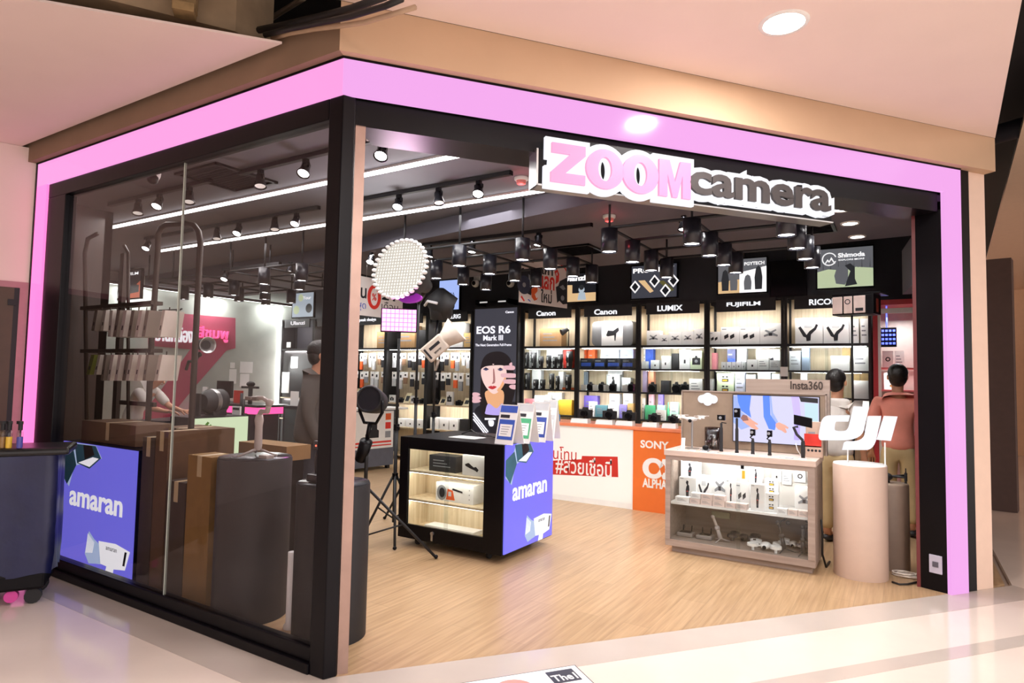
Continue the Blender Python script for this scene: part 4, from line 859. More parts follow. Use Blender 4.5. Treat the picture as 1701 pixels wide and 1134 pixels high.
# loose white cable and black lead beside the jamb
CAB = mat('white_cable', '#e5dcd2', .5); b = B().use(CAB); c = PF(1502, 957); pts = []
for k in range(60):
    a = k*.52; r = .06+.018*math.sin(k*.37); pts.append(V((c.x+.04*math.sin(k*.05)+r*1.35*math.cos(a), c.y+r*.9*math.sin(a), .006+.00045*k)))
b.tube(pts, .006, 6); b.build('white_cable_coil', label='coil of white cable on the wood floor beside the entrance jamb', cat='cable')
b = B().use(PIPEB); b.tube([PF(1482, 968)+V((0, 0, .009)), PF(1494, 972)+V((0, 0, .009)), PF(1508, 972)+V((0, 0, .01)), PF(1524, 968)+V((0, 0, .008))], .008); b.build('black_power_lead', label='black power lead running from the round plinth to the jamb', cat='cable')
b = B().use(PIPEB); b.tube([V((GX1+.02, GY0+.25, .42)), V((GX1+.03, GY0+.24, .3)), V((GX1+.025, GY0+.27, .12)), V((GX1+.05, GY0+.30, .011)), V((GX1+.06, GY0+.5, .011))], .009); b.build('black_power_lead', label='black power lead hanging down the side of the taupe counter', cat='cable')
# ---------------------------------------------------------------- shelving along the back wall
YS9 = 9.2; BX = lambda i: -5.51+1.03*i
BAY = {0: 'first bay right of portrait', 1: 'second bay right of portrait', 2: 'third bay right of portrait', 3: 'fourth bay right of portrait', 4: 'bay beside the red showcase',
       -2: 'bay left of portrait', -3: 'second bay left of portrait', -4: 'third bay left of portrait', -5: 'bay behind corner post', -6: 'bay at the concrete wall'}
HEAD = {0: 'Canon', 1: 'Canon', 2: 'LUMIX', 3: 'FUJIFILM', 4: 'RICOH', -2: 'SMALLRIG', -3: 'GODOX', -4: 'peak design', -5: 'Ulanzi', -6: 'Ulanzi'}
HPX = {0: (891, 923, 525, 515), 1: (987, 1025, 523, 512), 2: (1092, 1134, 517, 506), 3: (1207, 1263, 511, 500), 4: (1344, 1392, 507, 495)}
ZA, ZM, ZL, ZD, ZE = 2.12, 1.765, 1.41, 1.0, .62
HDR = mat('black_header_panel', '#2b2a2e', .45)
HOME = {}
for i in (-6, -5, -4, -3, -2, 0, 1, 2, 3, 4):
    x0, x1 = BX(i)+.003, BX(i+1)-.003; right = i >= 0
    t = thing('shelving_unit', f'black framed wall shelving, {BAY[i]}, under its own lit header', 'shelving', ((x0+x1)/2, 9.4, 0), group='shelving along the back wall')
    b = B().use(BLK2)
    for a in (x0, x1-.035): b.box(a, a+.035, YS9, YS9+.035, 0, 2.76); b.box(a, a+.035, 9.57, 9.60, 0, 2.76)
    b.box(x0+.035, x1-.035, YS9, YS9+.03, 2.735, 2.76); b.build('frame', t)
    b = B().use(OAK if i != -6 else DARKWALL); b.box(x0, x1, 9.60, 9.63, 0, 2.76); b.build('back_panel', t)
    b = B().use(OAK if right else BLK2); b.box(x0, x0+.008, YS9+.04, 9.565, .1, 2.7); b.build('side_panel', t)
    if i == -6:
        b = B().use(BLK2); b.box(x0+.04, x1-.04, YS9+.03, YS9+.04, 0, 2.1); b.build('dark_panel', t)
    for z in ((ZA, ZM, ZL, ZD, .1) if right else (ZA, 1.07, ZE, .1)):
        b = B().use(BLK2 if (right or z == ZA) else OAK); b.box(x0+.01, x1-.036, YS9+.005, 9.595, z-(.035 if z == ZA else .022), z); b.build('shelf', t)
    b = B().use(HDR); b.box(x0+.13, x1-.10, YS9-.03, YS9-.003, 2.58, 2.755); b.build('header', t)
    F = FX(YS9-.03); b = B().use(LTW)
    if i in HPX:
        a0, a1, q0, q1 = HPX[i]; u0 = PY(a0, q0, YS9-.03); u1 = PY(a1, q1, YS9-.03)
        b.text(F, HEAD[i], u0.x, u0.z, u1.x, u1.z, 0, .006, .03)
    else:
        xm_ = (x0+x1)/2+.02; b.text(F, HEAD[i], xm_-.2, 2.635, xm_+.25, 2.715, 0, .006, .02)
        if i == -2: b.disc(F, xm_-.26, 2.672, .045, 0, .006)
        if i == -4: b.flat(F, [(xm_-.36, 2.67), (xm_-.32, 2.71), (xm_-.28, 2.65), (xm_-.23, 2.69), (xm_-.22, 2.66), (xm_-.28, 2.62), (xm_-.32, 2.67)], 0, .006)
    b.build('lettering', t)
    if right:
        for a, c, y in ((x0+.036, (x0+x1)/2+.02, YS9+.012), ((x0+x1)/2-.02, x1-.036, YS9+.02)):
            b = B().use(CLEAR); b.box(a, c, y, y+.004, ZL+.001, ZA-.04); b.build('glass_door', t)
    b = B().use(LEDW); b.box(x0+.06, x1-.06, YS9+.05, YS9+.06, ZA-.042, ZA-.036); b.build('led_strip', t)
    for z, pw in ((ZA-.05, 6), (2.57, 7.)): lamp('bay_strip', 'AREA', ((x0+x1)/2, YS9+.014, z), pw*1.15, (1, .97, .94), .8, aim((0, .38, -.92)), thin=.02)
    if right: lamp('bay_strip', 'AREA', ((x0+x1)/2, YS9+.014, ZL-.03), 5, (1, .97, .94), .8, aim((0, .38, -.92)), thin=.02); lamp('bay_strip', 'AREA', ((x0+x1)/2, YS9+.014, ZM-.03), 4, (1, .97, .94), .8, aim((0, .38, -.92)), thin=.02)
    else: lamp('bay_strip', 'AREA', ((x0+x1)/2, YS9-.0, 1.03), 4, (1, .97, .94), .8, aim((0, .8, -.6)), thin=.03)
# ---- goods: described first, then ordered shelf by shelf so that each label singles one out
GOODS = []
def good(desc, bay, shelf, px0, px1, pytop, m=WHT, art=None, dep=.12, dy=.06, name='product_box', cat='product box', build=None, zb=None):
    Z = {'top': ZA, 'upper glass': ZM, 'lower glass': ZL, 'open': ZD, 'lower': 1.07, 'bottom': ZE, 'upper pegs': 0, 'lower pegs': 0}[shelf]
    if zb is not None: Z = zb
    GOODS.append(dict(d=desc, b=bay, s=shelf, a=px0, c=px1, t=pytop, m=m, art=art, dep=dep, y=YS9+dy, z=Z, n=name, cat=cat, f=build, up=zb is not None))
def f_lens(x0, x1, y, z0, z1, g):
    r = (x1-x0)/2*.93; c = ((x0+x1)/2, y+r, z0); h = z1-z0; b = B().use(BLK2)
    b.lathe(c, [(r*.8, 0), (r*.86, h*.2), (r*.86, h*.38), (r, h*.42), (r, h*.74), (r*.94, h*.78), (r*.94, h), (0, h)], n=14)
    b.use(LGRY); F = Fr((c[0], y-.001+r*.06, z0), (1, 0, 0)); b.fbox(F, -r*.22, r*.22, h*.12, h*.86, 0, .004); b.use(INK).fbox(F, -r*.22, r*.22, h*.3, h*.62, .004, .0055)
    return b
def f_camera(x0, x1, y, z0, z1, g):
    w = x1-x0; h = z1-z0; b = B().use(BLK2); d = .05
    b.box(x0, x1, y+.04, y+.04+d, z0, z0+h*.78); b.hexa([(x0+w*.3, y+.04, z0+h*.78), (x0+w*.7, y+.04, z0+h*.78), (x0+w*.7, y+.09, z0+h*.78), (x0+w*.3, y+.09, z0+h*.78), (x0+w*.36, y+.045, z0+h), (x0+w*.64, y+.045, z0+h), (x0+w*.64, y+.085, z0+h), (x0+w*.36, y+.085, z0+h)])
    c = (x0+w*.5, y+.04, z0+h*.4); b.use(BLK).lathe(c, [(h*.34, 0), (h*.36, .03), (h*.3, .045), (h*.24, .04)], (0, -1, 0), 16); b.use(GREYP).box(x0+w*.06, x0+w*.18, y+.05, y+.07, z0+h*.78, z0+h*.84)
    return b
def f_pack(x0, x1, y, z0, z1, g):
    h = z1-z0; w = x1-x0; b = B().use(WHT); b.box(x0, x1, y, y+.012, z0+h*.52, z1); b.use(g['m']).box(x0+w*.12, x1-w*.12, y-.012, y+.02, z0, z0+h*.52)
    F = Fr((x0, y, z0), (1, 0, 0)); b.use(INK).fbox(F, w*.3, w*.7, h*.66, h*.82, 0, .001)
    b.use(STEEL).cyl(((x0+x1)/2, y-.03, z1-.012), ((x0+x1)/2, 9.598, z1-.012), .004, n=6); return b
def f_bottle(x0, x1, y, z0, z1, g):
    r = (x1-x0)/2; h = z1-z0; b = B().use(g['m']); b.lathe(((x0+x1)/2, y+r, z0), [(r, 0), (r, h*.6), (r*.4, h*.72), (r*.4, h), (0, h)], n=12); return b
def f_case(x0, x1, y, z0, z1, g):
    w = x1-x0; F = Fr((x0, y, z0), (1, 0, 0)); h = z1-z0; b = B().use(mat('grey_felt_case', '#77787a', .9))
    def rr(u0, u1, v0, v1, r): return [(u0+r*(1-math.cos(a)), v0+r*(1-math.sin(a))) for a in [k*math.pi/10 for k in range(6)]]+[(u1-r*(1-math.cos(a)), v0+r*(1-math.sin(a))) for a in [math.pi/2-k*math.pi/10 for k in range(6)]]+[(u1-r*(1-math.cos(a)), v1-r*(1-math.sin(a))) for a in [k*math.pi/10 for k in range(6)]]+[(u0+r*(1-math.cos(a)), v1-r*(1-math.sin(a))) for a in [math.pi/2-k*math.pi/10 for k in range(6)]]
    b.flat(F, rr(0, w, 0, h, .07), -.22, .22); b.use(WHT).fbox(F, w*.24, w*.76, 0, h*1.0, -.222, .004)
    G = Fr(F.p(w*.24, 0, .004), (1, 0, 0)); ww = w*.52
    _pol(b, G, ww, h, INK, [(.22, .42), (.3, .62), (.55, .6), (.8, .75), (.82, .6), (.7, .5), (.66, .2), (.62, .2), (.6, .42), (.3, .38)]); return b
def f_clip(x0, x1, y, z0, z1, g):
    b = B().use(BLK2); xm_ = (x0+x1)/2; h = z1-z0; b.box(xm_-.006, xm_+.006, y, y+.01, z0, z0+h*.6); b.lathe((xm_-.02, y, z0+h*.6), [(.03, 0), (.04, .05), (.055, .12)], (-.5, -.6, -.4), 14); b.use(DIM).lathe((xm_-.02, y, z0+h*.6), [(0, .115), (.05, .118)], (-.5, -.6, -.4), 14); return b
def f_tent(x0, x1, y, z0, z1, g):
    b = B().use(g['m']); h = z1-z0; b.prism([(x0, y, z0), (x0, y+.12, z0), (x0, y+.1, z1)], (x1-x0, 0, 0)); F = Fr((x0, y, z0), (1, 0, 0), (0, .1, h)); w = x1-x0; b.use(INK).fbox(F, w*.2, w*.8, .04, math.hypot(.1, h)*.7, .0, .002); return b
GW = mat('grey_white_box', '#dfe2e2', .45); TANB = mat('tan_box', '#c9a86e', .6)
# first bay right of the portrait
good('brown cardboard box', 0, 'top', 896, 932, 545, CARD, 'lines', .18, .1)
good('black clamp lamp', 0, 'top', 934, 954, 519, BLK2, None, .1, .02, 'clamp_lamp', 'lamp', f_clip)
for k, (x, w, tp, s) in enumerate([(872, 10, 585, 0), (884.5, 9, 585, 0), (896.5, 8.5, 591, 0), (909.5, 9, 590, 0), (920, 8, 592, 0), (928.5, 8.5, 588, 0), (943, 12, 583, 0), (874, 10, 619, 1), (888.5, 9, 630, 1), (900, 9, 630, 1), (915, 9, 620, 1), (925, 8, 624, 1), (942, 11, 622, 1)]):
    good('dark camera lens', 0, ('upper glass', 'lower glass')[s], x-w/2, x+w/2, tp, BLK2, None, .1, .05, 'camera_lens', 'camera lens', f_lens)
for px0, px1, t_, m, s, art in ((868, 893, 581, GW, 'upper glass', 'lines'), (908, 934, 579, GW, 'upper glass', 'lines'), (936, 950, 577, REDB, 'upper glass', None), (884, 899, 613, GW, 'lower glass', 'dot'), (928, 936, 617, GW, 'lower glass', None)):
    good('pale box behind lenses' if m is GW else 'red box behind lenses', 0, s, px0, px1, t_, m, art, .1, .22)
good('red felt mat under lens', 0, 'lower glass', 928, 949, 643.5, ORNG, None, .1, .04, 'display_mat', 'display mat')
for px0, px1, t_, m, d, dy in ((866, 888, 662, mat('rose_box', '#d88a94', .5), 'rose box', .1), (888, 906, 657, GW, 'pale grey box', .14), (905, 914, 656, WHT, 'slim white box', .18), (909, 932, 652, WHT, 'tall white box', .24), (913, 927, 665, GRNP, 'green box', .1), (929, 951, 664, YELP, 'upper yellow box', .14), (928, 951, 676, TANB, 'tan box', .06)):
    good(d, 0, 'open', px0, px1, t_, m, 'lines' if m is not YELP else None, .1, dy)
# second bay
good('grey felt case in white sleeve', 1, 'top', 983, 1051, 533, GW, None, .22, .08, 'lamp_case', 'case', f_case)
for px0, px1, t_, m, d, dy in ((960, 971, 580, ORNG, 'orange box', .25), (977, 988, 580, ORNG, 'orange box', .25), (998, 1028, 580, GW, 'wide pale box', .25), (1030, 1052, 576, mat('pale_violet_box', '#aab0e6', .5), 'pale violet box', .25)):
    good(d, 1, 'upper glass', px0, px1, t_, m, 'lines', .1, dy)
for px0, px1 in ((964, 983), (987, 1005), (1008, 1030), (1033, 1052)): good('black and white box', 1, 'upper glass', px0, px1, 595, mat('black_box_print', '#222327', .5), 'band', .12, .06)
for px0, px1, t_, m, d, art in ((958, 972, 617, mat('blue_grey_box', '#9fb2c4', .5), 'blue grey box', None), (1008, 1030, 622, GW, 'pale box', 'gimbal'), (1033, 1048, 627, GW, 'pale box', 'dot'), (1010, 1034, 612, GW, 'flat pale box', 'dot')):
    good(d, 1, 'lower glass', px0, px1, t_, m, art, .1, .24 if d != 'flat pale box' else .34)
for k, px in enumerate((966, 985, 1003, 1034)): good('white price card', 1, 'lower glass', px, px+8, 639, WHT, None, .03, .03, 'price_card', 'price card'); good('small black camera', 1, 'lower glass', px+8.5, px+18, 634, BLK2, None, .05, .09, 'digital_camera', 'camera', f_camera)
for px0, px1, t_, m, d, dy in ((964, 993, 657, VIOP, 'large violet box', .26), (979, 989, 667, WHT, 'slim white box on violet', .12), (990, 1009, 673, mat('teal_box', '#5b8b98', .5), 'teal box', .1), (1011, 1029, 672, GW, 'pale box', .1), (1030, 1042, 672, mat('lilac_box', '#8f86d8', .5), 'lilac box', .1), (1043, 1053, 670, TANB, 'cream box', .1), (1036, 1052, 653, GW, 'pale box at the back', .28), (1013, 1030, 654, GW, 'pale box at the back', .28)):
    good(d, 1, 'open', px0, px1, t_, m, 'lines', .1, dy)
# third bay
for k, (px0, px1, t_) in enumerate(((1074, 1096, 549), (1096.3, 1110, 556), (1110.4, 1132, 551), (1132.3, 1152, 550), (1152.4, 1170, 546))): good('white box with drone picture', 2, 'top', px0, px1, t_, WHT, 'drone', .14, .06)
for px0, px1, t_, m, d, art, dy in ((1062, 1071, 578, WHT, 'slim white box', 'lines', .2), (1071.5, 1085, 575, BLUEP, 'blue box', None, .2), (1066, 1074, 600, GW, 'small pale box', None, .08), (1081, 1095, 598, GW, 'small pale box', 'dot', .08), (1099, 1112, 591, WHT, 'white box with black dot', 'dot', .08), (1115, 1127, 587, BLK2, 'black framed box', None, .18), (1128.5, 1146, 581, WHT, 'tall white box', 'dot', .1), (1147, 1166, 583, mat('lime_white_box', '#dfeecb', .5), 'pale lime box', 'cam', .1)):
    good(d, 2, 'upper glass', px0, px1, t_, m, art, .1, dy)
for px0, px1, t_, m, d, art, dy in ((1062, 1075, 614, mat('lilac_pack', '#c4b6dd', .5), 'lilac pack', None, .16), (1077, 1086, 613, mat('salmon_box', '#e79a78', .5), 'tall salmon box', None, .14), (1145, 1167, 629, WHT, 'white box', 'lines', .1), (1098, 1112, 632, BLK2, 'low black box', None, .16)):
    good(d, 2, 'lower glass', px0, px1, t_, m, art, .1, dy)
for k, px in enumerate((1076, 1116, 1130)): good('small black camera', 2, 'lower glass', px, px+12, 634, BLK2, None, .05, .05, 'digital_camera', 'camera', f_camera)
for px0, px1, t_, m, d, dy in ((1063, 1070, 661, GW, 'slim pale box', .15), (1078, 1086, 655, mat('pink_tall_box', '#e7b4bf', .5), 'tall pink box', .24), (1094, 1102, 655, VIOP, 'tall violet box', .24), (1072, 1088, 673, GRNP, 'green box', .1), (1092, 1105, 673, mat('mint_box', '#9ad7bd', .5), 'mint box', .12), (1107, 1112, 668, GRNP, 'slim green bottle', .1), (1114, 1127, 668, mat('mint_box2', '#b6e4d0', .5), 'pale mint box', .12), (1090, 1106, 681, WHT, 'low white box', .04), (1107, 1122, 683, WHT, 'low white box', .04)):
    good(d, 2, 'open', px0, px1, t_, m, 'lines' if m is not GRNP else None, .06, dy, 'product_box' if 'bottle' not in d else 'cleaning_bottle', 'product box' if 'bottle' not in d else 'bottle', f_bottle if 'bottle' in d else None)
# fourth bay
for px0, px1, t_, art in ((1177, 1197, 551, 'mic'), (1197.4, 1228, 543, 'mic'), (1228.5, 1262, 543, 'mic'), (1262.5, 1298, 537, 'drone')): good('white box with small device picture', 3, 'top', px0, px1, t_, WHT, art, .16, .06)
for px0, px1, t_, m, d, art, dy in ((1198, 1206, 601, GW, 'small black edged box', 'dot', .06), (1207, 1215, 601, GW, 'small black edged box', 'dot', .06), (1216, 1222, 601, GW, 'small black edged box', 'dot', .06), (1223, 1231, 600, GW, 'small black edged box', 'dot', .06), (1232, 1238, 601, GW, 'small black edged box', 'dot', .06), (1208, 1222, 580, mat('navy_white_box', '#50557e', .5), 'navy box', 'band', .2), (1224, 1240, 578, LGRY, 'grey box with red foot', 'lines', .2), (1241, 1258, 597, WHT, 'white box', 'dot', .06), (1258.5, 1277, 594, WHT, 'white box', 'lines', .06), (1278, 1296, 598, GW, 'pale box', 'lines', .06), (1256, 1296, 580, WHT, 'wide white box', 'mic', .22), (1177, 1190, 586, mat('rose_box', '#d88a94', .5), 'rose box', None, .22)):
    good(d, 3, 'upper glass', px0, px1, t_, m, art, .1, dy)
for px0, px1, t_, m, d, art, dy in ((1177, 1184, 629, GW, 'slim pale box', None, .1), (1191, 1219, 620, mat('lime_white_box', '#dfeecb', .5), 'pale lime box', 'dual', .1), (1221, 1237, 618, mat('lilac_white', '#dadcf0', .5), 'pale lilac box', 'lines', .1), (1239, 1255, 622, GW, 'pale box', 'lines', .14), (1259, 1280, 619, GW, 'flat pale box', None, .1), (1282, 1296, 621, GW, 'flat pale box', None, .1)):
    good(d, 3, 'lower glass', px0, px1, t_, m, art, .12, dy)
# bay beside the red showcase
for px0, px1, t_, art in ((1321, 1367, 528, 'arm'), (1368, 1411, 528, 'arm'), (1412, 1427, 530, 'lines'), (1430, 1444, 529, 'lines')): good('tall white box with gimbal picture' if art == 'arm' else 'tall white box on edge', 4, 'top', px0, px1, t_, WHT, art, .16, .06)
for px0, px1, t_, m, d, art, dy in ((1311, 1330, 583, mat('silver_box', '#c3cbd0', .45), 'silver box', 'lines', .08), (1332, 1344, 577, mat('steel_blue_box', '#8fa0b4', .5), 'tall steel blue box', None, .08), (1380, 1411, 591, WHT, 'wide white box', None, .08), (1416, 1443, 570, WHT, 'large white box', 'lines', .1), (1399, 1413, 577, TANB, 'tan box', None, .28)):
    good(d, 4, 'upper glass', px0, px1, t_, m, art, .14, dy)
for px0, px1, t_, m, d, art, dy in ((1415, 1442, 632, WHT, 'flat white box', None, .06), (1416, 1428, 616, TANB, 'tan upright box', None, .26), (1429, 1442, 616, TANB, 'tan upright box', None, .26), (1330, 1340, 617, LGRY, 'grey upright box', None, .1), (1392, 1400, 612, YELP, 'yellow upright box', None, .2)):
    good(d, 4, 'lower glass', px0, px1, t_, m, art, .1, dy)
for px0, px1, t_, d in ((1416, 1443, 665, 'white box'), (1380, 1396, 668, 'white box')): good(d, 4, 'open', px0, px1, t_, WHT, 'lines', .14, .08)
# bays left of the portrait
good('white cloth bag', -2, 'top', 737, 768, 534, WHT, None, .2, .1)
for px0, px1, t_ in ((770, 784, 553),): good('tan box', -2, 'top', px0, px1, t_, TANB, 'lines', .16, .1)
good('cardboard carton', -3, 'top', 660, 688, 541, CARD, 'lines', .2, .1)
good('black equipment bag', -3, 'top', 694, 714, 548, BLK2, None, .2, .1)
good('cardboard carton', -4, 'top', 625, 652, 551, CARD, 'lines', .2, .1)
pk = [INK, ORNG, LGRY, BLK2, GREYP, mat('pack_brown', '#8c6d55', .6), INK, LGRY]
for bi in (-2, -3, -4, -5):
    for row, (zt, n_) in (('upper pegs', (2.02, 7)), ('lower pegs', (1.66, 6))):
        for k in range(n_):
            x = BX(bi)+.1+(.86/n_)*k; w = .86/n_*.74; hh = .23+.05*((k*7+bi*3+len(row)) % 3)
            GOODS.append(dict(d='hanging white topped pack', b=bi, s=row, x=(x, x+w), z=zt-hh, zt=zt, m=pk[(k*3+bi+len(row)) % 8], y=YS9+.10+.03*(k % 2), n='blister_pack', cat='accessory pack', f=f_pack, a=x))
    for k in range(5):
        x = BX(bi)+.08+.18*k; h = .14+.05*((k*5+bi) % 3); kind = (k+bi) % 3
        GOODS.append(dict(d=['white display stand with picture', 'small black camera', 'tilted cream display'][kind], b=bi, s='lower', x=(x, x+.14), z=1.07, zt=1.07+(h if kind != 1 else .1), m=(WHT, BLK2, mat('cream_stand', '#e2d5ae', .5))[kind], y=YS9+.06, n=('display_stand', 'digital_camera', 'display_stand')[kind], cat=('display stand', 'camera', 'display stand')[kind], f=(None, f_camera, f_tent)[kind], a=x, art='cam', dep=.05))
    for k in range(4):
        x = BX(bi)+.08+.225*k; h = .15+.06*((k*3+bi) % 3)
        GOODS.append(dict(d=('white device box', 'black device box')[(k+bi) % 4 == 1], b=bi, s='bottom', x=(x, x+.19), z=ZE, zt=ZE+h, m=(WHT, BLK2)[(k+bi) % 4 == 1], y=YS9+.06, n='product_box', cat='product box', f=None, a=x, art='dot', dep=.16))
SH = {'top': 'top shelf', 'upper glass': 'upper glass shelf', 'lower glass': 'lower glass shelf', 'open': 'open shelf', 'lower': 'oak shelf', 'bottom': 'bottom shelf', 'upper pegs': 'upper pegs', 'lower pegs': 'lower pegs'}
for g in GOODS:
    if 'x' not in g:
        x0, x1 = PY(g['a'], 600, g['y']).x, PY(g['c'], 600, g['y']).x; lo, hi = BX(g['b'])+.016, BX(g['b']+1)-.042
        if x0 < lo: x1 = max(x1, lo+.03); x0 = lo
        if x1 > hi: x0 = min(x0, hi-.03); x1 = hi
        g['xx'] = [x0, x1]
    else: g['xx'] = list(g['x'])
    g['ye'] = g['y']+(g.get('dep') or .1)+(.03 if g['f'] is f_camera else 0)
    if g['f'] is f_lens: g['ye'] = g['y']+(g['xx'][1]-g['xx'][0])
for i_, g in enumerate(GOODS):
    for h in GOODS[:i_]:
        if (h['b'], h['s']) == (g['b'], g['s']) and g['f'] is not f_pack and min(g['xx'][1], h['xx'][1])-max(g['xx'][0], h['xx'][0]) > -.001 and min(g['ye'], h['ye'])-max(g['y'], h['y']) > -.001:
            ov = min(g['xx'][1], h['xx'][1])-max(g['xx'][0], h['xx'][0]); w_ = min(g['xx'][1]-g['xx'][0], h['xx'][1]-h['xx'][0])
            if ov < .4*w_:
                a_, c_ = (g, h) if g['xx'][0] < h['xx'][0] else (h, g); m_ = (a_['xx'][1]+c_['xx'][0])/2; a_['xx'][1] = m_-.0015; c_['xx'][0] = m_+.0015
            elif h['ye']+.05 < 9.58: g['y'] = h['ye']+.004; g['dep'] = min(g.get('dep') or .1, 9.585-g['y']); g['ye'] = g['y']+g['dep']
            else: h['dep'] = max(.03, g['y']-h['y']-.004) if g['y']-h['y'] > .04 else h.get('dep')
ct = {}
for g in GOODS: ct.setdefault((g['d'], g['b'], g['s']), []).append(g)
for k, gs in ct.items():
    gs.sort(key=lambda g: g['a'])
    for n_, g in enumerate(gs):
        lab = g['d']+(f', {ORD[n_]} from left' if len(gs) > 1 else '')+', '+SH[g['s']]+', '+BAY[g['b']]
        lab = lab if len(lab.split()) <= 16 else lab.replace(' with', ',').replace(' picture', '')
        if 'x' in g: z1 = g['zt']
        else:
            z1 = max(PY((g['a']+g['c'])/2, g['t'], g['y']).z, g['z']+.012)
        x0, x1 = g['xx']
        z0 = g['z']; z1 = min(z1, {'top': 2.57, 'upper glass': ZA-.05, 'lower glass': ZM-.03, 'open': ZL-.03, 'lower': 9, 'bottom': 1.04, 'upper pegs': 9, 'lower pegs': 9}[g['s']]); grp = f"{g['cat']} goods on the {SH[g['s']]} of the {BAY[g['b']]}"
        if g['f']:
            b = g['f'](x0, x1, g['y'], z0+.0015, z1, g); b.build(g['n'], label=lab, cat=g['cat'], group=grp)
        else:
            dep = min(g['dep'], 9.59-g['y']); carton(g['n'], lab, g['cat'], x0, x1, g['y'], g['y']+dep, z0, z1, g['m'], g['art'], grp)
# note on the post between the last bays
a = PY(1296, 609, 9.195); c = PY(1309, 625, 9.195); b = B().use(WHT); b.box(a.x, c.x, 9.190, 9.194, c.z, a.z); b.build('paper_note', label='white paper note on the black post beside the silver boxes', cat='paper note')
# ---------------------------------------------------------------- portrait banner light box
YP = 9.1
bx0, bx1 = PY(786, 620, YP).x, PY(857, 620, YP).x; bz0, bz1 = .22, PY(820, 512, YP).z
t = thing('portrait_banner', 'tall dark lit banner with a portrait between the shelf bays', 'banner', ((bx0+bx1)/2, YP, 0))
b = B().use(BLK2); b.box(bx0-.02, bx0, YP, YP+.07, 0, bz1+.03); b.box(bx1, bx1+.03, YP, YP+.07, 0, bz1+.03); b.box(bx0, bx1, YP, YP+.07, bz1, bz1+.03); b.box(bx0, bx1, YP, YP+.07, 0, bz0); b.box(bx0, bx1, YP+.02, YP+.07, bz0, bz1); b.build('frame', t)
F = FX(YP+.02); q = lambda *P: [(lambda a: (min(max(a.x, bx0), bx1), a.z))(PY(x, y, YP)) for x, y in P]
def E_(nm, c, e=.75): return mat(nm, tuple(x*.25 for x in lin(c)[:3]), .4, emit=e, ecol=c, var=0)
BG = E_('banner_charcoal', '#4b4a55', .6); HR = E_('banner_hair', '#2a2024', .5); FS = E_('banner_face', '#f1cfc9', .9); FS2 = E_('banner_face_warm', '#eeb183', .8); LP = E_('banner_lips', '#c8363d', .8); EY = E_('banner_eye', '#4a4a78', .6); BW = E_('banner_white', '#f6f4ff', 1.0); NV = E_('banner_uniform', '#26242f', .5); LV = E_('banner_lavender', '#b9a7ee', .85); HD = E_('banner_hand', '#e3b5bd', .85)
b = B().use(BG); b.fbox(F, bx0, bx1, bz0, bz1, .0, .006); b.build('lit_panel', t)
b = B(); N = iter([.006+.0012*k for k in range(40)])
def smooth(P, k=5):
    n = len(P); out = []
    for i in range(n):
        a, b_, c, d = P[i-1], P[i], P[(i+1) % n], P[(i+2) % n]
        for j in range(k):
            s_ = j/k; out.append(tuple(.5*(2*b_[e]+(c[e]-a[e])*s_+(2*a[e]-5*b_[e]+4*c[e]-d[e])*s_*s_+(3*b_[e]-a[e]-3*c[e]+d[e])*s_**3) for e in (0, 1)))
    return out
def pl(m, *P): b.use(m).flat(F, q(*(smooth(P) if len(P) > 4 else P)), next(N), .001)
pl(NV, (786, 755), (786, 690), (800, 672), (845, 668), (857, 676), (857, 755))
pl(HR, (800, 690), (798, 630), (800, 600), (812, 586), (832, 584), (846, 594), (851, 612), (856, 640), (850, 668), (840, 690))
pl(FS2, (810, 672), (806, 650), (834, 648), (835, 672), (826, 684), (816, 682))
pl(LV, (806, 682), (811, 670), (824, 678), (834, 670), (836, 688), (808, 688))
pl(FS, (799, 612), (803, 606), (822, 604), (836, 606), (841, 618), (838, 636), (830, 648), (821, 654), (813, 650), (804, 638), (799, 624))
pl(FS2, (826, 646), (838, 634), (841, 620), (836, 640), (828, 650))
pl(HR, (798, 614), (800, 604), (812, 594), (819, 606), (826, 594), (842, 600), (848, 618), (841, 612), (836, 607), (822, 606.5), (808, 608), (801, 611))
pl(EY, (802, 613.5), (807, 611), (812, 613.5), (807, 615.5)); pl(EY, (826, 614), (831, 611.5), (836, 614), (831, 616))
pl(HR, (801.5, 612.6), (807, 610), (812.5, 613), (807, 611.6)); pl(HR, (825.5, 613), (831, 610.4), (837, 613), (831, 612))
pl(E_('banner_nose_shade', '#b9807f', .7), (819, 614), (821, 614), (822.5, 634), (817, 637), (819, 632))
pl(LP, (811, 643), (816, 640.5), (818, 641.5), (820, 640.5), (825, 642.5), (818, 646.5))
for y, x0_, x1_ in ((611, 836, 854), (624, 832, 856), (634, 836, 856), (643, 846, 857), (606, 846, 851)): pl(HD, (x0_, y-1), (x0_+3, y-4), (x1_, y-3.5), (x1_, y+3), (x0_+4, y+2.6))
for y, x1_ in ((655, 798), (661, 800), (666, 799)): pl(HD, (786, y-3), (x1_-4, y-3), (x1_, y), (x1_-4, y+2.5), (786, y+2.5))
for k in range(3): pl(BW, (786, 686+5*k), (788, 685+5*k), (812, 718+5*k-2), (811, 720+5*k-2))
pl(BW, (806, 694), (824, 694), (824, 697), (806, 697)); pl(BW, (812, 699), (815, 697.5), (821, 699), (820, 707), (814, 707))
b.build('portrait', t)
b = B().use(BW)
def bt(s, x0_, y0_, x1_, y1_, off): a = PY(x0_, y1_, YP); c = PY(x1_, y0_, YP); b.text(F, s, a.x, a.z, c.x, c.z, .008, .002, off)
bt('EOS R6', 791, 540, 847.5, 554.5, .03); bt('Mark III', 802, 556, 835, 565.5, .025); bt('The Next Generation Full-Frame', 789, 570, 849, 575, .015); bt('Canon', 839, 515.5, 853, 520, .03)
b.build('lettering', t)
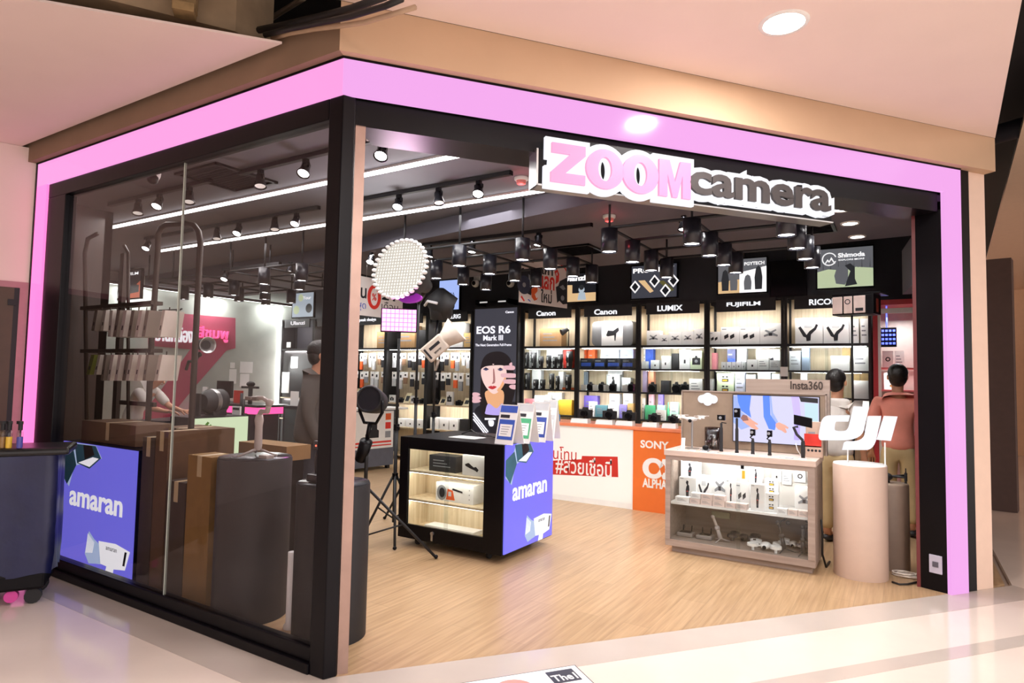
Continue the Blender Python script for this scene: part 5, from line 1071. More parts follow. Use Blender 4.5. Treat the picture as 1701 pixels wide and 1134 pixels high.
# ---------------------------------------------------------------- orange and white sales counter
OY0, OY1, OZ = 7.55, 8.12, 1.016
ox0, ox1 = -4.25, -1.75; oxs = PY(1052, 770, OY0).x
ORC = mat('orange_laminate', '#e0702f', .4, emit=.05, ecol='#f07d3c', var=.02); ORT = mat('orange_counter_top', '#ee8a62', .35)
t = thing('sales_counter', 'long white and orange sales counter before the back shelves', 'sales counter', ((ox0+ox1)/2, 7.8, 0))
b = B().use(WHT); b.box(ox0, ox1, OY0+.03, OY1, .0, OZ-.04); b.build('body', t)
b = B().use(ORT); b.box(ox0-.02, ox1, OY0-.02, OY1+.01, OZ-.04, OZ); b.build('worktop', t, bev=.004)
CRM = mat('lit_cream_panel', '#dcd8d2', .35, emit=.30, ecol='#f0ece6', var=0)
b = B().use(WHT); b.box(ox0, oxs, OY0, OY0+.03, .0, .07); b.box(oxs-.02, oxs, OY0-.004, OY0+.03, .07, OZ-.04); b.box(ox0, ox0+.02, OY0-.004, OY0+.03, .07, OZ-.04); b.build('panel_frame', t)
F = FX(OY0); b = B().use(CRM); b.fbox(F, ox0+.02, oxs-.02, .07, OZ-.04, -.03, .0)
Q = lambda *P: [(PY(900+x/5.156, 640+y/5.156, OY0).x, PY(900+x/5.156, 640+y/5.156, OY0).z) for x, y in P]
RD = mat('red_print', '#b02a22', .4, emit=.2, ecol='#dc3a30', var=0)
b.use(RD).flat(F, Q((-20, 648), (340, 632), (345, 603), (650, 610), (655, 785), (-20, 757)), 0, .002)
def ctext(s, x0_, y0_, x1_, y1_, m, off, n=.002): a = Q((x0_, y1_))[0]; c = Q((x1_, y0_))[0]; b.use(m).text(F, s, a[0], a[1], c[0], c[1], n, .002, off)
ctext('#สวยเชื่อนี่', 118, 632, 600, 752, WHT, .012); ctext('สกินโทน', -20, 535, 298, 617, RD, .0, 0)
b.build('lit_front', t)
b = B().use(ORC); b.box(oxs, ox1, OY0-.012, OY0+.03, .0, OZ-.04); b.build('orange_front', t)
F = FX(OY0-.012); b = B()
ctext('SONY', 848, 482, 1090, 532, WHT, .03, 0); ctext('ALPHA', 865, 812, 1075, 868, WHT, .035, 0); ctext('α', 865, 632, 1092, 788, WHT, .03, 0)
b.build('lettering', t)
# cameras on the counter
def demo(px, py, w, lab, stand=True):
    Y = OY0+.14; p = PY(px, py, Y); s = PY(px+w/2, py, Y).x-PY(px-w/2, py, Y).x
    b = B().use(WHT); x = p.x; b.hexa([(x-s*.65, Y-.08, OZ+.001), (x+s*.65, Y-.08, OZ+.001), (x+s*.65, Y+.03, OZ+.001), (x-s*.65, Y+.03, OZ+.001), (x-s*.6, Y-.06, OZ+.055), (x+s*.6, Y-.06, OZ+.055), (x+s*.6, Y+.03, OZ+.055), (x-s*.6, Y+.03, OZ+.055)])
    o = b.build('price_stand', label='white price block under the '+lab.replace(' on the orange counter', '')+' on the counter', cat='price stand', group='white price blocks on the orange counter')
    Yc_ = Y+.05; b = f_camera(x-s*.5, x+s*.5, Yc_-.0, OZ+.062, OZ+.062+s*.72, None); b.use(BLK2).box(x-.02, x+.02, Yc_+.05, Yc_+.08, OZ+.001, OZ+.07)
    b.build('digital_camera', label=lab, cat='camera', group='demo cameras on the orange counter')
for k, (px, w) in enumerate(((966, 22), (1007, 22), (1040, 22), (1082, 19), (1114, 18))):
    demo(px, 690, w, 'black demo camera, '+['first from the blue bottle', 'second, before the teal box', 'third, before the lilac box', 'fourth, near the orange panel', 'last, by the drone stand'][k]+', on the orange counter')
b = B().use(mat('blue_bottle', '#3f86c4', .25)); p = PY(927, 697, OY0+.15); b.lathe((p.x, OY0+.15, OZ+.001), [(.03, 0), (.03, .07), (.012, .11), (.012, .14), (0, .14)], n=14); b.build('spray_bottle', label='small blue spray bottle on the orange counter', cat='bottle')

for (x0_, y0_, x1_, y1_), lab in (((476, 568, 483, 577), 'small white notice high on the dark panel by the concrete wall'), ((483, 592, 495, 611), 'white notice sheet in the middle of the dark panel'), ((467, 618, 481, 652), 'tall white notice low on the dark panel')):
    a = PY(x0_, y1_, 9.225); c = PY(x1_, y0_, 9.225); b = B().use(WHT); b.box(max(a.x, BX(-6)+.045), c.x, 9.224, 9.228, a.z, c.z); b.build('paper_notice', label=lab, cat='paper notice', group='white notices on the dark panel')
for px, lab in ((791, 'small round white dome camera on the dark wall above the portrait'), (849, 'small round white dome camera on the dark wall beside the exchange poster')):
    c = PY(px, 468, 9.55); t = thing('dome_camera', lab, 'security camera', (c.x, 9.63, c.z), group='dome cameras on the dark back wall')
    b = B().use(WHT); b.box(c.x-.07, c.x+.07, 9.56, 9.638, c.z+.03, c.z+.12); b.build('mount', t, bev=.01)
    b = B().use(WHT); b.ball((c.x, 9.53, c.z-.03), .075, .07, .075); b.build('ball_housing', t); b = B().use(BLK); b.ball((c.x, 9.47, c.z-.035), .04, .025, .04); b.build('lens', t)
c = PY(815, 501, 9.3); t = thing('picture_light', 'slim white bar lamp above the portrait banner', 'picture light', (c.x, 9.35, c.z))
b = B().use(BLK); b.box(c.x-.34, c.x+.34, 9.33, 9.36, c.z-.01, c.z+.012); b.box(c.x-.35, c.x-.33, 9.33, 9.638, c.z-.04, c.z+.05); b.box(c.x+.33, c.x+.35, 9.33, 9.638, c.z-.04, c.z+.05); b.build('bar', t)
for u in (-.25, .14): b = B().use(DIM); b.box(c.x+u, c.x+u+.16, 9.322, 9.33, c.z-.012, c.z+.012); b.build('lamp_face', t)
# ---------------------------------------------------------------- concrete side wall: lettering, red graphic, papers, cove light
def q3(*P): return [(lambda a: (a.y, a.z))(PX(x, y, XL)) for x, y in P]
F = FYP(XL)
CRIM = mat('crimson_wall_print', '#b8506a', .7, var=.08, scale=3)
b = B().use(CRIM); b.flat(F, q3((246, 516), (391, 528), (391, 578), (376, 582), (322, 644), (276, 700), (225, 700), (262, 655), (316, 580), (246, 574)), 0, .004)
b.build('wall_graphic', label='big crimson zigzag graphic painted on the concrete side wall', cat='wall graphic')
t = thing('wall_lettering', 'glowing white and pink Thai lettering over the crimson zigzag', 'wall sign', (XL, 7.2, 2.2))
PKL = mat('pink_letter_glow', '#f06aa8', .4, emit=1.0, ecol='#f2609f', var=0)
def wt(s, x0, y0, x1, y1, m, nm): a = q3((x0, y1))[0]; c = q3((x1, y0))[0]; k = B().use(m); k.text(F, s, a[0], a[1], c[0], c[1], .01, .03, .015); k.build(nm, t)
wt('ร้านกล้อง', 257, 541, 320, 566, LTW, 'white_letters'); wt('สีชมพู', 326, 545, 379, 566, PKL, 'pink_letters')
for (x0, y0, x1, y1), lab in (((398, 601, 420, 619), 'wide paper notice, higher of the two by the wall corner'), ((398, 621, 414, 642), 'upright paper notice under the wide one'), ((380, 613, 393, 637), 'upright paper notice on the zigzag side of the others'), ((382, 602, 390, 611), 'small square paper notice above the upright one')):
    a = q3((x0, y1))[0]; c = q3((x1, y0))[0]; b = B().use(WHT); b.fbox(F, a[0], c[0], a[1], c[1], .001, .004); b.build('paper_notice', label=lab+' on concrete', cat='paper notice', group='paper notices on the concrete wall')
COVE = mat('cove_led_glow', '#ffffff', .4, emit=7, ecol=(.93, 1, .97), var=0)
t = thing('cove_light', 'white cove light washing the top of the concrete side wall', 'cove light', (XL+.1, 7.5, 3.08))
b = B().use(CEIL2); b.box(XL, XL+.2, 3.1, 6.15, 3.09, 3.11); b.box(XL+.18, XL+.2, 3.1, 9.6, 3.06, 3.11); b.build('pelmet', t)
b = B().use(COVE); b.box(XL+.06, XL+.10, 3.2, 9.55, 3.07, 3.085); b.build('led_strip', t)
b = B().use(COVE); b.box(XL+.02, XL+.06, 9.12, 9.15, .1, 3.05); b.build('corner_strip', t)
for y in (4.5, 6, 7.5, 8.9): lamp('cove_lamp', 'AREA', (XL+.12, y, 3.05), 22, (.94, 1, .97), .5)
lamp('cove_lamp', 'AREA', (XL+.25, 8.95, 1.8), 10, (.94, 1, .97), .5, (0, -math.pi/2+.3, 0))
# television beside the wall
def tv(px0, py0, px1, py1, Y, name, lab, paint, bg):
    a = PY(px0, py1, Y); c = PY(px1, py0, Y); w, h = c.x-a.x, c.z-a.z; t = thing(name, lab, 'screen', ((a.x+c.x)/2, Y, a.z))
    b = B().use(BLK); b.box(a.x-.02, c.x+.02, Y+.003, Y+.05, a.z-.02, c.z+.02); b.build('bezel', t)
    F = Fr((a.x, Y+.003, a.z), (1, 0, 0)); b = B(); b.use(bg).fbox(F, 0, w, 0, h, 0, .002); paint(b, F, w, h); b.build('picture', t)
    b = B().use(BLK2); b.box((a.x+c.x)/2-.03, (a.x+c.x)/2+.03, Y+.05, Y+.09, a.z+h*.3, 3.79 if Y > 8.2 else 3.31); b.build('hanger', t); return t
SG = lambda n, c, e=.7: mat('screen_'+n, c, .3, emit=e, ecol=c, var=0)
SNIGHT, SGREY, SWHITE, SGREEN, SORANGE, SSAND, SSKY = SG('night', '#23252c', .4), SG('grey', '#6d7076', .6), SG('white', '#f2f4f6', .95), SG('meadow', '#b9c8a4', .8), SG('orange', '#c5664a', .7), SG('sand', '#d9b88a', .8), SG('sky', '#a9b9c6', .8)
SDK = SG('dark_shape', '#3a3d42', .4)
def P_film(b, F, w, h):
    b.use(SWHITE).text(F, 'FUJIFILM', w*.04, h*.8, w*.9, h*.93, .002, .001, .03); _pol(b, F, w, h, SORANGE, [(.5, .0), (1, 0), (1, .6), (.6, .3)], .0022); _pol(b, F, w, h, SDK, [(.4, .15), (.95, .2), (.95, .45), (.7, .5), (.4, .4)], .003); _pol(b, F, w, h, SWHITE, [(.0, .05), (.12, .05), (.3, .45), (.05, .5)], .003); b.use(SNIGHT).disc(F, w*.55, h*.3, h*.1, .004, .001)
tv(195, 447, 234, 497, 5.6, 'hanging_screen', 'small hanging screen with a dark camera picture, behind the window rack', P_film, SNIGHT)
def P_green(b, F, w, h):
    for k, (x, y, r) in enumerate(((.2, .3, .14), (.5, .5, .16), (.8, .35, .15), (.4, .8, .12), (.7, .78, .13))): b.use((SGREEN, SSKY, SDK)[k % 3]).disc(F, w*x, h*y, w*r, .002+.0006*k, .001)
    b.use(SWHITE).text(F, 'Your', w*.5, h*.72, w*.9, h*.86, .006, .001, .02)
tv(485, 485, 521, 527, 8.9, 'hanging_screen', 'hanging screen with pale green picture beside the corner post', P_green, SSKY)
# ---------------------------------------------------------------- cashier counter and showcases, left rear
t = thing('cashier_counter', 'dark cashier counter with glowing pink edge before the concrete wall', 'cashier counter', (-10.7, 7.6, 0))
b = B().use(SATIN); b.box(-11.5, -9.9, 7.2, 7.8, 0, .86); b.box(-11.55, -9.6, 7.12, 7.85, .98, 1.02); b.build('body', t)
b = B().use(mat('pink_edge_glow', '#ff4f9a', .4, emit=1.6, ecol='#ff4f9a', var=0)); b.box(-11.5, -9.65, 7.15, 7.8, .86, .98); b.build('pink_edge', t)
b = B().use(BLK); b.box(-11.3, -10.85, 7.45, 7.5, 1.1, 1.42); b.box(-11.15, -11.0, 7.45, 7.52, 1.02, 1.1); b.build('cash_monitor', label='black cash monitor on the pink edged counter', cat='monitor')
b = B().use(REDB); b.box(-10.75, -10.5, 7.44, 7.47, 1.021, 1.25); b.build('red_notice', label='red notice stand on the pink edged counter', cat='notice stand')
b = B().use(WHT); b.box(-11.52, -11.36, 7.3, 7.32, 1.021, 1.3); b.build('white_notice', label='white notice stand at the wall end of the pink edged counter', cat='notice stand')
b = B().use(BLK2); b.tube([V((-10.2, 7.4, 1.021)), V((-10.2, 7.4, 1.3))], .04); b.box(-10.42, -9.98, 7.36, 7.42, 1.3, 1.34); b.ball((-10.2, 7.4, 1.38), .09, .07, .05); b.build('phone_stand', label='black phone holder stand on the pink edged counter', cat='stand')
# lit glass showcase behind the man in grey
LITG = mat('lit_showcase_back', '#cfe2dc', .5, emit=.35, ecol='#d8ece6', var=0)
t = thing('glass_showcase', 'lit glass showcase with dark top behind the man in grey', 'glass showcase', (-8.5, 7.5, 0))
gx0, gx1, gy = -9.2, -8.25, 7.34
b = B().use(SATIN); b.box(gx0, gx1, gy, gy+.5, 0, .12); b.box(gx0, gx1, gy, gy+.5, .98, 1.03); b.box(gx0, gx0+.03, gy, gy+.5, .12, .98); b.box(gx1-.03, gx1, gy, gy+.5, .12, .98); b.build('body', t)
b = B().use(LITG); b.box(gx0+.03, gx1-.03, gy+.47, gy+.5, .12, .98); b.build('lit_back', t)
for z in (.42, .7): b = B().use(CLEAR); b.box(gx0+.031, gx1-.031, gy+.05, gy+.469, z, z+.008); b.build('glass_shelf', t)
b = B().use(CLEAR); b.box(gx0+.03, gx1-.03, gy+.004, gy+.009, .12, .98); b.build('glass_front', t)
lamp('showcase_lamp', 'AREA', (-8.5, gy+.2, .96), 8, (.95, 1, 1), .5)
for k, (x, z, w, h, m, d) in enumerate(((-8.95, .709, .18, .16, GREYP, 'grey gadget box on the upper shelf'), (-8.68, .709, .16, .18, BLK2, 'dark gadget box on the upper shelf'), (-8.9, .429, .3, .13, WHT, 'white gadget box on the lower shelf'), (-8.98, .12, .13, .2, BLUEP, 'blue gadget box at the bottom'), (-8.8, .12, .12, .24, BLUEP, 'taller blue gadget box at the bottom'), (-8.5, .12, .1, .1, GREYP, 'small grey gadget box at the bottom'))):
    carton('gadget_box', d+' of the lit showcase', 'product box', x, x+w, gy+.12, gy+.25, z, z+h, m, 'lines' if m is not BLK2 else None, 'boxes in the lit showcase')
b = B().use(WHT); b.box(-9.15, -8.95, gy+.1, gy+.115, 1.031, 1.28); b.build('framed_card', label='white framed card on the lit showcase top', cat='display card')
b = B().use(SSKY); b.box(-8.75, -8.32, gy+.2, gy+.23, 1.031, 1.33); b.build('tablet_screen', label='pale tablet screen standing on the lit showcase', cat='tablet')
# grey wheeled cabinet with printed panel left of the tripod
a = PF(605, 783); c = PF(643, 778); t = thing('promo_cabinet', 'grey wheeled cabinet with printed white panel behind the tripods', 'promo cabinet', (a.x, a.y, 0))
ux = V((c.x-a.x, c.y-a.y, 0)); ln = .62; ux.normalize(); F = Fr((a.x, a.y, 0), ux); SLATE = mat('slate_grey_laminate', '#5c5f6b', .5)
b = B().use(SLATE); b.fbox(F, -.35, ln, .06, 1.0, -.45, 0); b.build('body', t)
b = B().use(WHT); b.fbox(F, -.37, ln+.3, 1.0, 1.03, -.47, .02); b.build('top', t)
for u in (-.25, ln-.1): b = B().use(BLK2); b.fbox(F, u, u+.06, 0, .06, -.1, -.04); b.build('caster', t)
b = B().use(WHT); b.fbox(F, -.34, ln-.02, .36, .98, 0, .004); b.use(REDB).fbox(F, -.3, ln-.06, .45, .48, .004, .006); b.fbox(F, -.3, ln-.06, .40, .42, .004, .006)
for v, m in ((.83, ORNG), (.68, REDB), (.53, GREYP)): b.use(m).fbox(F, ln-.2, ln-.08, v, v+.11, .004, .006)
b.use(INK).flat(F, [(.08, .54), (.28, .54), (.28, .66), (.24, .68), (.24, .76), (.12, .78), (.12, .68), (.08, .66)], .004, .002); b.build('printed_panel', t)
# ---------------------------------------------------------------- lit green panel cabinet seen through the window
gX = -7.74; t = thing('display_cabinet', 'display cabinet with lit pale green side panel seen through the window', 'display cabinet', (-8.3, 5.2, 0))
b = B().use(BLK); b.box(gX-.5, gX, 4.79, 5.6, .07, 1.0); b.build('body', t)
for x, y in ((gX-.4, 4.9), (gX-.1, 4.9), (gX-.4, 5.5), (gX-.1, 5.5)): b = B().use(BLK2); b.cyl((x, y-.012, .035), (x, y+.012, .035), .035); b.build('caster', t)
LIME = mat('lit_lime_panel', '#303a2c', .4, emit=.92, ecol='#dff6cc', var=0); GRE = mat('print_leaf_green', '#3f7a1e', .4, emit=.25, ecol='#3f7a1e', var=0)
F = FYP(gX); b = B().use(LIME); b.fbox(F, 4.80, 5.59, .09, .99, .0, .01); q4 = lambda *P: [(lambda a: (a.y, a.z))(PX(x, y, gX)) for x, y in P]
b.use(TEALB).flat(F, q4((324, 742), (330, 744), (346, 716), (338, 708), (324, 722)), .01, .002); b.use(GRE).flat(F, q4((336, 709), (344, 700), (347, 702), (340, 712)), .0125, .001); b.flat(F, q4((341, 713), (349, 704), (351, 707), (346, 717)), .0125, .001)
for x, y in ((337, 720), (334, 727), (329, 735)): b.use(LTW).disc(F, q4((x, y))[0][0], q4((x, y))[0][1], .02, .0125, .001)
b.use(GRE).flat(F, q4((361, 748), (368, 739), (378, 734), (378, 738), (372, 741), (382, 748), (378, 750), (369, 744), (364, 750)), .01, .002); b.build('light_panel', t)
p = V((gX-.3, 5.0, 1.0)); t = thing('studio_lamp_head', 'black drum shaped studio lamp on the green lit cabinet', 'studio lamp', p)
p = PX(358, 690, gX-.35); p.z = 1.0; b = B().use(BLK2); cz = 1.185; b.lathe((p.x, p.y-.12, cz), [(.10, -.1), (.155, -.02), (.17, .05), (.17, .22), (.15, .24), (.0, .24)], (-.2, 1, 0), 24); b.build('drum', t)
b = B().use(STEEL); b.lathe((p.x, p.y-.12, cz), [(.171, .02), (.174, .04), (.174, .07), (.171, .09)], (-.2, 1, 0), 24, cap=False); b.build('chrome_band', t)
b = B().use(BLK2); b.box(p.x-.1, p.x+.1, p.y-.1, p.y+.1, 1.0, cz-.1); b.build('base', t)
b = B().use(BLK2); a = PX(330, 690, gX-.3); b.box(a.x-.15, a.x+.05, a.y-.03, a.y+.0, 1.001, 1.3); b.build('monitor', label='black monitor back beside the drum lamp on the green lit cabinet', cat='monitor')
a = PX(391, 690, gX-.2); b = B().use(WHT); b.box(a.x-.08, a.x+.1, a.y, a.y+.02, 1.001, 1.12); b.use(INK).box(a.x-.06, a.x+.08, a.y-.002, a.y, 1.07, 1.1); b.build('price_sign', label='white price sign with dark letters on the green lit cabinet', cat='price sign')
b = B().use(BLK2); b.tube([V((a.x-.02, a.y+.1, 1.001)), V((a.x-.02, a.y+.1, 1.3))], .022); b.tube([V((a.x+.03, a.y+.1, 1.001)), V((a.x+.03, a.y+.1, 1.22))], .02); b.box(a.x-.06, a.x+.08, a.y+.07, a.y+.13, 1.001, 1.02); b.build('gimbal_pair_stand', label='pair of dark stick cameras behind the white price sign', cat='camera grip')
# ---------------------------------------------------------------- things standing behind the window
X = lambda px, Y, py=800: PY(px, py, Y).x
WY = 2.56
ax0, ax1 = X(98, WY, 850), X(221.5, WY, 850); az1 = PY(222, 748, WY).z
t = thing('display_cabinet', 'cabinet with violet lit front panel close behind the shop window', 'display cabinet', ((ax0+ax1)/2, WY, 0))
b = B().use(BLK); b.box(ax0-.02, ax1, WY+.02, WY+.45, .05, az1); b.build('body', t)
b = B(); amaran_panel(b, FX(WY+.016), ax0, ax1, .06, az1-.004); b.build('light_panel', t)
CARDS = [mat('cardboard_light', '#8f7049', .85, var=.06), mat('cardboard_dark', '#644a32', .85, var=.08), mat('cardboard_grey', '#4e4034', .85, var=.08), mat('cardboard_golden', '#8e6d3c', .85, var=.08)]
TAPE = mat('packing_tape', '#c9b48c', .35)
def wbox(px0, px1, pytop, Y, dep, m, lab, z0=0., tape=True, hz=None, mn=-99, mx=99):
    x0, x1 = max(X(px0, Y), mn), min(X(px1, Y), mx); z1 = hz or PY((px0+px1)/2, pytop, Y).z; t = thing('cardboard_box', lab, 'cardboard box', ((x0+x1)/2, Y, z0), group='cardboard boxes behind the window')
    b = B().use(m); b.box(x0, x1, Y, Y+dep, z0, z1); b.build('carton', t)
    if tape: b = B().use(TAPE); xm_ = (x0+x1)/2; b.box(xm_-.025, xm_+.025, Y-.001, Y+dep*.9, z1, z1+.001); b.box(xm_-.025, xm_+.025, Y-.0015, Y-.0004, z1-.14, z1+.001); b.build('tape', t)
    return z1
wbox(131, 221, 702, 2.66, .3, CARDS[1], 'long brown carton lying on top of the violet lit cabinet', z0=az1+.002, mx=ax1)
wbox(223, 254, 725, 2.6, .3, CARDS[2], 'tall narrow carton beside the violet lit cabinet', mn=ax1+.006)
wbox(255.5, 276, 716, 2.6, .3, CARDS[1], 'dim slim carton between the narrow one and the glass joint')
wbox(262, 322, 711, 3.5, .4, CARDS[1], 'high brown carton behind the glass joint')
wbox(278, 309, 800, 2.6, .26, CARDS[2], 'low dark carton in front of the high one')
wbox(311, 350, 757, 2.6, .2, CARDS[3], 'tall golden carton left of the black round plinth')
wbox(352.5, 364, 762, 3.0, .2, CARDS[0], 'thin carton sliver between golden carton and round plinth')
x0, x1 = X(394, 3.5), X(474, 3.5); z1 = PY(440, 738, 3.5).z
carton('wooden_box', 'long wooden box lying behind the first black plinth', 'wooden box', x0, x1, 3.5, 3.75, z1-.12, z1, CARDS[0], None); b = B().use(BLK); b.box(x0+.05, x1-.05, 3.52, 3.72, 0, z1-.122); b.build('low_pedestal', label='black pedestal under the long wooden box', cat='pedestal')
def onq(px, py, r): p = PF(px, py); d = V((-p.x, -p.y, 0)).normalized(); return p-d*r
c1 = onq(413, 1040, .225); h1 = 1.6-(752-611)*(c1-CAM).dot(FWD)/FPX
PL1 = plinth('round_plinth', (c1.x, c1.y), .235, h1, BLK2, GUN, 'black round plinth with a pale gimbal, second object from the corner post')
c2 = onq(545, 1078, .215); h2 = 1.6-(795-614)*(c2-CAM).dot(FWD)/FPX
plinth('round_plinth', (c2.x, c2.y), .222, h2, BLK2, GUN, 'black round plinth half hidden by the corner post')
p = PF(476, 1045); b = B().use(WHT); b.lathe((p.x, p.y+.03, .0), [(.045, 0), (.045, .02), (.032, .03), (.032, .47), (0, .47)], n=16); b.build('white_post', label='short thin white post between the two black plinths', cat='post')
t = thing('phone_gimbal', 'pale handheld gimbal on tripod legs on the first black plinth', 'gimbal', (c1.x, c1.y, h1)); z = h1; x, y = c1.x+.02, c1.y
k = (c1-CAM).dot(FWD)/FPX
b = B().use(LG)
for a in (.4, 2.6, 4.6): b.tube([(x, y, z+.05), (x+.14*math.cos(a), y+.14*math.sin(a), z+.008)], .01, 6, .006)
b.build('tripod_legs', t)
b = B().use(LG); b.lathe((x, y, z+.04), [(.022, 0), (.026, .03), (.024, .16), (.03, .2), (.022, .24), (0, .24)], n=14); b.build('grip', t)
b = B().use(LG); b.tube([(x, y, z+.27), (x+.02, y, z+.30), (x+.08, y, z+.30), (x+.10, y, z+.36)], .018, 8); b.tube([(x+.10, y, z+.36), (x+.03, y, z+.39), (x-.06, y-.02, z+.385)], .014, 8); b.ball((x+.1, y, z+.36), .026); b.build('arm', t)
b = B().use(mat('grey_clamp', '#7a726c', .5)); b.box(x-.12, x+.0, y-.03, y-.005, z+.37, z+.395); b.build('phone_clamp', t)
carton('small_gadget', 'small flat grey gadget lying beside the pale gimbal', 'gadget', x+.09, x+.17, y-.06, y+.0, h1, h1+.02, LG)
t = thing('robot_camera', 'dark handheld camera robot on the plinth by the corner post', 'camera', (c2.x-.04, c2.y, h2)); x, y, z = c2.x-.06, c2.y-.05, h2
b = B().use(SATIN); b.box(x-.06, x+.08, y-.07, y+.08, z, z+.05); b.build('dock', t, bev=.012)
b = B().use(BLK2); b.tube([(x-.02, y, z+.05), (x-.03, y, z+.13), (x-.01, y, z+.2)], .026, 10); b.build('grip', t)
b = B().use(SATIN); b.box(x-.05, x+.02, y-.03, y+.03, z+.19, z+.25); b.build('camera_head', t, bev=.008)
b = B().use(mat('red_lamp_dot', '#ff6a50', .4, emit=2, var=0)); b.ball((x-.02, y-.032, z+.22), .006); b.build('status_lamp', t)
# ---------------------------------------------------------------- rack with hanging slim boxes
RY = 3.2; RK = mat('dark_bronze_tube', '#33271f', .45, .4)
def rp(px, py, Y=RY): return PY(px, py, Y)
t = thing('display_rack', 'dark tube display rack hung with slim boxes behind the window', 'display rack', (X(220, RY), RY, 0))
def hoop(pts, r, nm): b = B().use(RK); P = [rp(*p) for p in pts]; P[0].z = max(P[0].z, 0); P[-1].z = max(0, P[-1].z) if P[-1].z < .6 else P[-1].z; b.tube(P, r, 10); b.build(nm, t)
hoop([(232, 1010), (252, 560), (262, 420), (263, 388), (268, 378), (277, 373), (310, 371), (322, 374), (330, 385), (333, 402), (318, 700), (300, 1000)], .026, 'front_hoop')
b = B().use(RK); a = rp(200, 420); b.fbox(FX(RY+.02), a.x-.04, a.x+.03, 0, a.z, -.04, .0); b.build('back_post', t)
hoop([(140, 1005), (141, 420), (146, 396), (162, 388)], .02, 'side_hoop')
b = B().use(RK); P1 = rp(210, 700); b.tube([rp(213, 1000)*1, rp(213, 600), rp(213, 420), rp(206, 408)], .016, 8); b.build('inner_post', t)
for y_ in (511, 582): b = B().use(RK); u = rp(140, y_+4); v = rp(258, y_-5); b.fbox(FX(RY-.02), u.x, v.x, min(u.z, v.z)-.0, min(u.z, v.z)+.035, -.09, .02); b.build('hook_rail', t)
for y_ in (668,): b = B().use(RK); u = rp(198, y_); v = rp(255, y_); b.fbox(FX(RY), u.x, v.x, u.z-.02, u.z+.02, -.03, .0); b.build('cross_bar', t)
for px in (262, 318):
    b = B().use(BLK2); u = rp(px, 519); 
    if px == 262: b.tube([u, u+V((.1, 0, -.02)), u+V((.3, 0, 0)), u+V((.38, 0, .02))], .007); b.tube([u+V((.02, 0, .02)), u+V((.3, 0, .015))], .006); b.build('hook_arm', t)
KR = mat('kraft_white_box', '#e8e2d8', .6); OLV = mat('olive_box', '#7d8a2c', .6); GRB = mat('greige_box', '#8e8378', .6)
def hbox(pxt, pyt, pxb, pyb, wpx, m, lab, Y):
    a = PY(pxt, pyt, Y); c = PY(pxb, pyb, Y); w = wpx*5.85/FPX; dep = .17
    P = [(c.x-w/2, Y, c.z), (c.x+w/2, Y, c.z), (c.x+w/2, Y+dep, c.z), (c.x-w/2, Y+dep, c.z), (a.x-w/2, Y, a.z), (a.x+w/2, Y, a.z), (a.x+w/2, Y+dep, a.z), (a.x-w/2, Y+dep, a.z)]
    b = B().use(m); b.hexa(P); b.use(INK); mid = lambda s, e: V(P[0])*(1-s)+V(P[4])*s+(V(P[1])-V(P[0]))*e
    b.prism([mid(.25, .35)-V((0, .001, 0)), mid(.25, .65)-V((0, .001, 0)), mid(.42, .65)-V((0, .001, 0)), mid(.42, .35)-V((0, .001, 0))], (0, -.001, 0))
    b.use(RK).tube([V((a.x, Y+.05, a.z-.01)), V((a.x, Y+.05, a.z+.03))], .005)
    b.build('hanging_box', label=lab, cat='slim box', group='slim boxes hanging on the window rack')
for k, (xt, xb, w, m) in enumerate(((158, 154, 10, GRB), (172, 169, 9, KR), (183, 181, 9, KR), (195, 190, 10, GRB), (206, 201, 10, KR), (219, 214, 9, GRB), (232, 226, 9, KR), (243, 238, 9, GRB), (270, 264, 8, KR))):
    hbox(xt+2, 515, xb, 559 if k > 1 else 549, w, m, f'slim hanging box, upper rail of the window rack, {ORD[k]} from the pink wall', RY+.01*(k % 2)-.24)
for k, (xt, xb, w, m) in enumerate(((152, 146, 11, OLV), (163, 158, 8, KR), (173, 169, 8, GRB), (185, 180, 9, KR), (197, 192, 9, KR), (209, 205, 8, GRB), (217, 211, 9, KR), (231, 225, 9, KR), (243, 239, 8, GRB), (265, 259, 9, KR))):
    hbox(xt+2, 589, xb, 632 if k > 1 else 622, w, m, f'slim hanging box, lower rail of the window rack, {ORD[k]} from the pink wall', RY+.01*(k % 2)-.24)
# pole lamp with clamps
t = thing('light_stand', 'black stand with small spotlight and clamps behind the window', 'light stand', (X(318, 3.95), 3.95, 0)); b = B().use(BLK2)
sx = X(318, 3.95, 700); b.tube([(sx, 3.95, 0.02), (sx, 3.95, 2.02)], .016, 8); b.build('pole', t)
for a in (.3, 2.4, 4.5): b = B().use(BLK2); b.tube([(sx, 3.95, .35), (sx+.2*math.cos(a), 3.95+.2*math.sin(a), .012)], .01, 6); b.build('leg', t)
p = PY(343, 572, 3.9); b = B().use(BLK2); b.lathe((p.x-.1, 3.9, p.z), [(.0, 0), (.055, .0), (.06, .11), (.05, .19), (.045, .21)], (1, -.35, -.04), 18); b.build('lamp_head', t)
b = B().use(STEEL); b.lathe((p.x+.09, 3.83, p.z-.01), [(.04, 0), (.06, .02), (.085, .06), (.08, .06), (.055, .025)], (1, -.15, -.04), 20, cap=False); b.build('reflector', t)
p = PY(322, 600, 3.9); b = B().use(BLK2); b.tube([(p.x-.13, 3.9, p.z-.09), (p.x-.09, 3.9, p.z+.0), (p.x+.02, 3.9, p.z), (p.x+.08, 3.88, p.z+.03), (p.x+.12, 3.88, p.z+.07)], .016); b.ball((p.x+.12, 3.88, p.z+.07), .028); b.build('clamp', t)
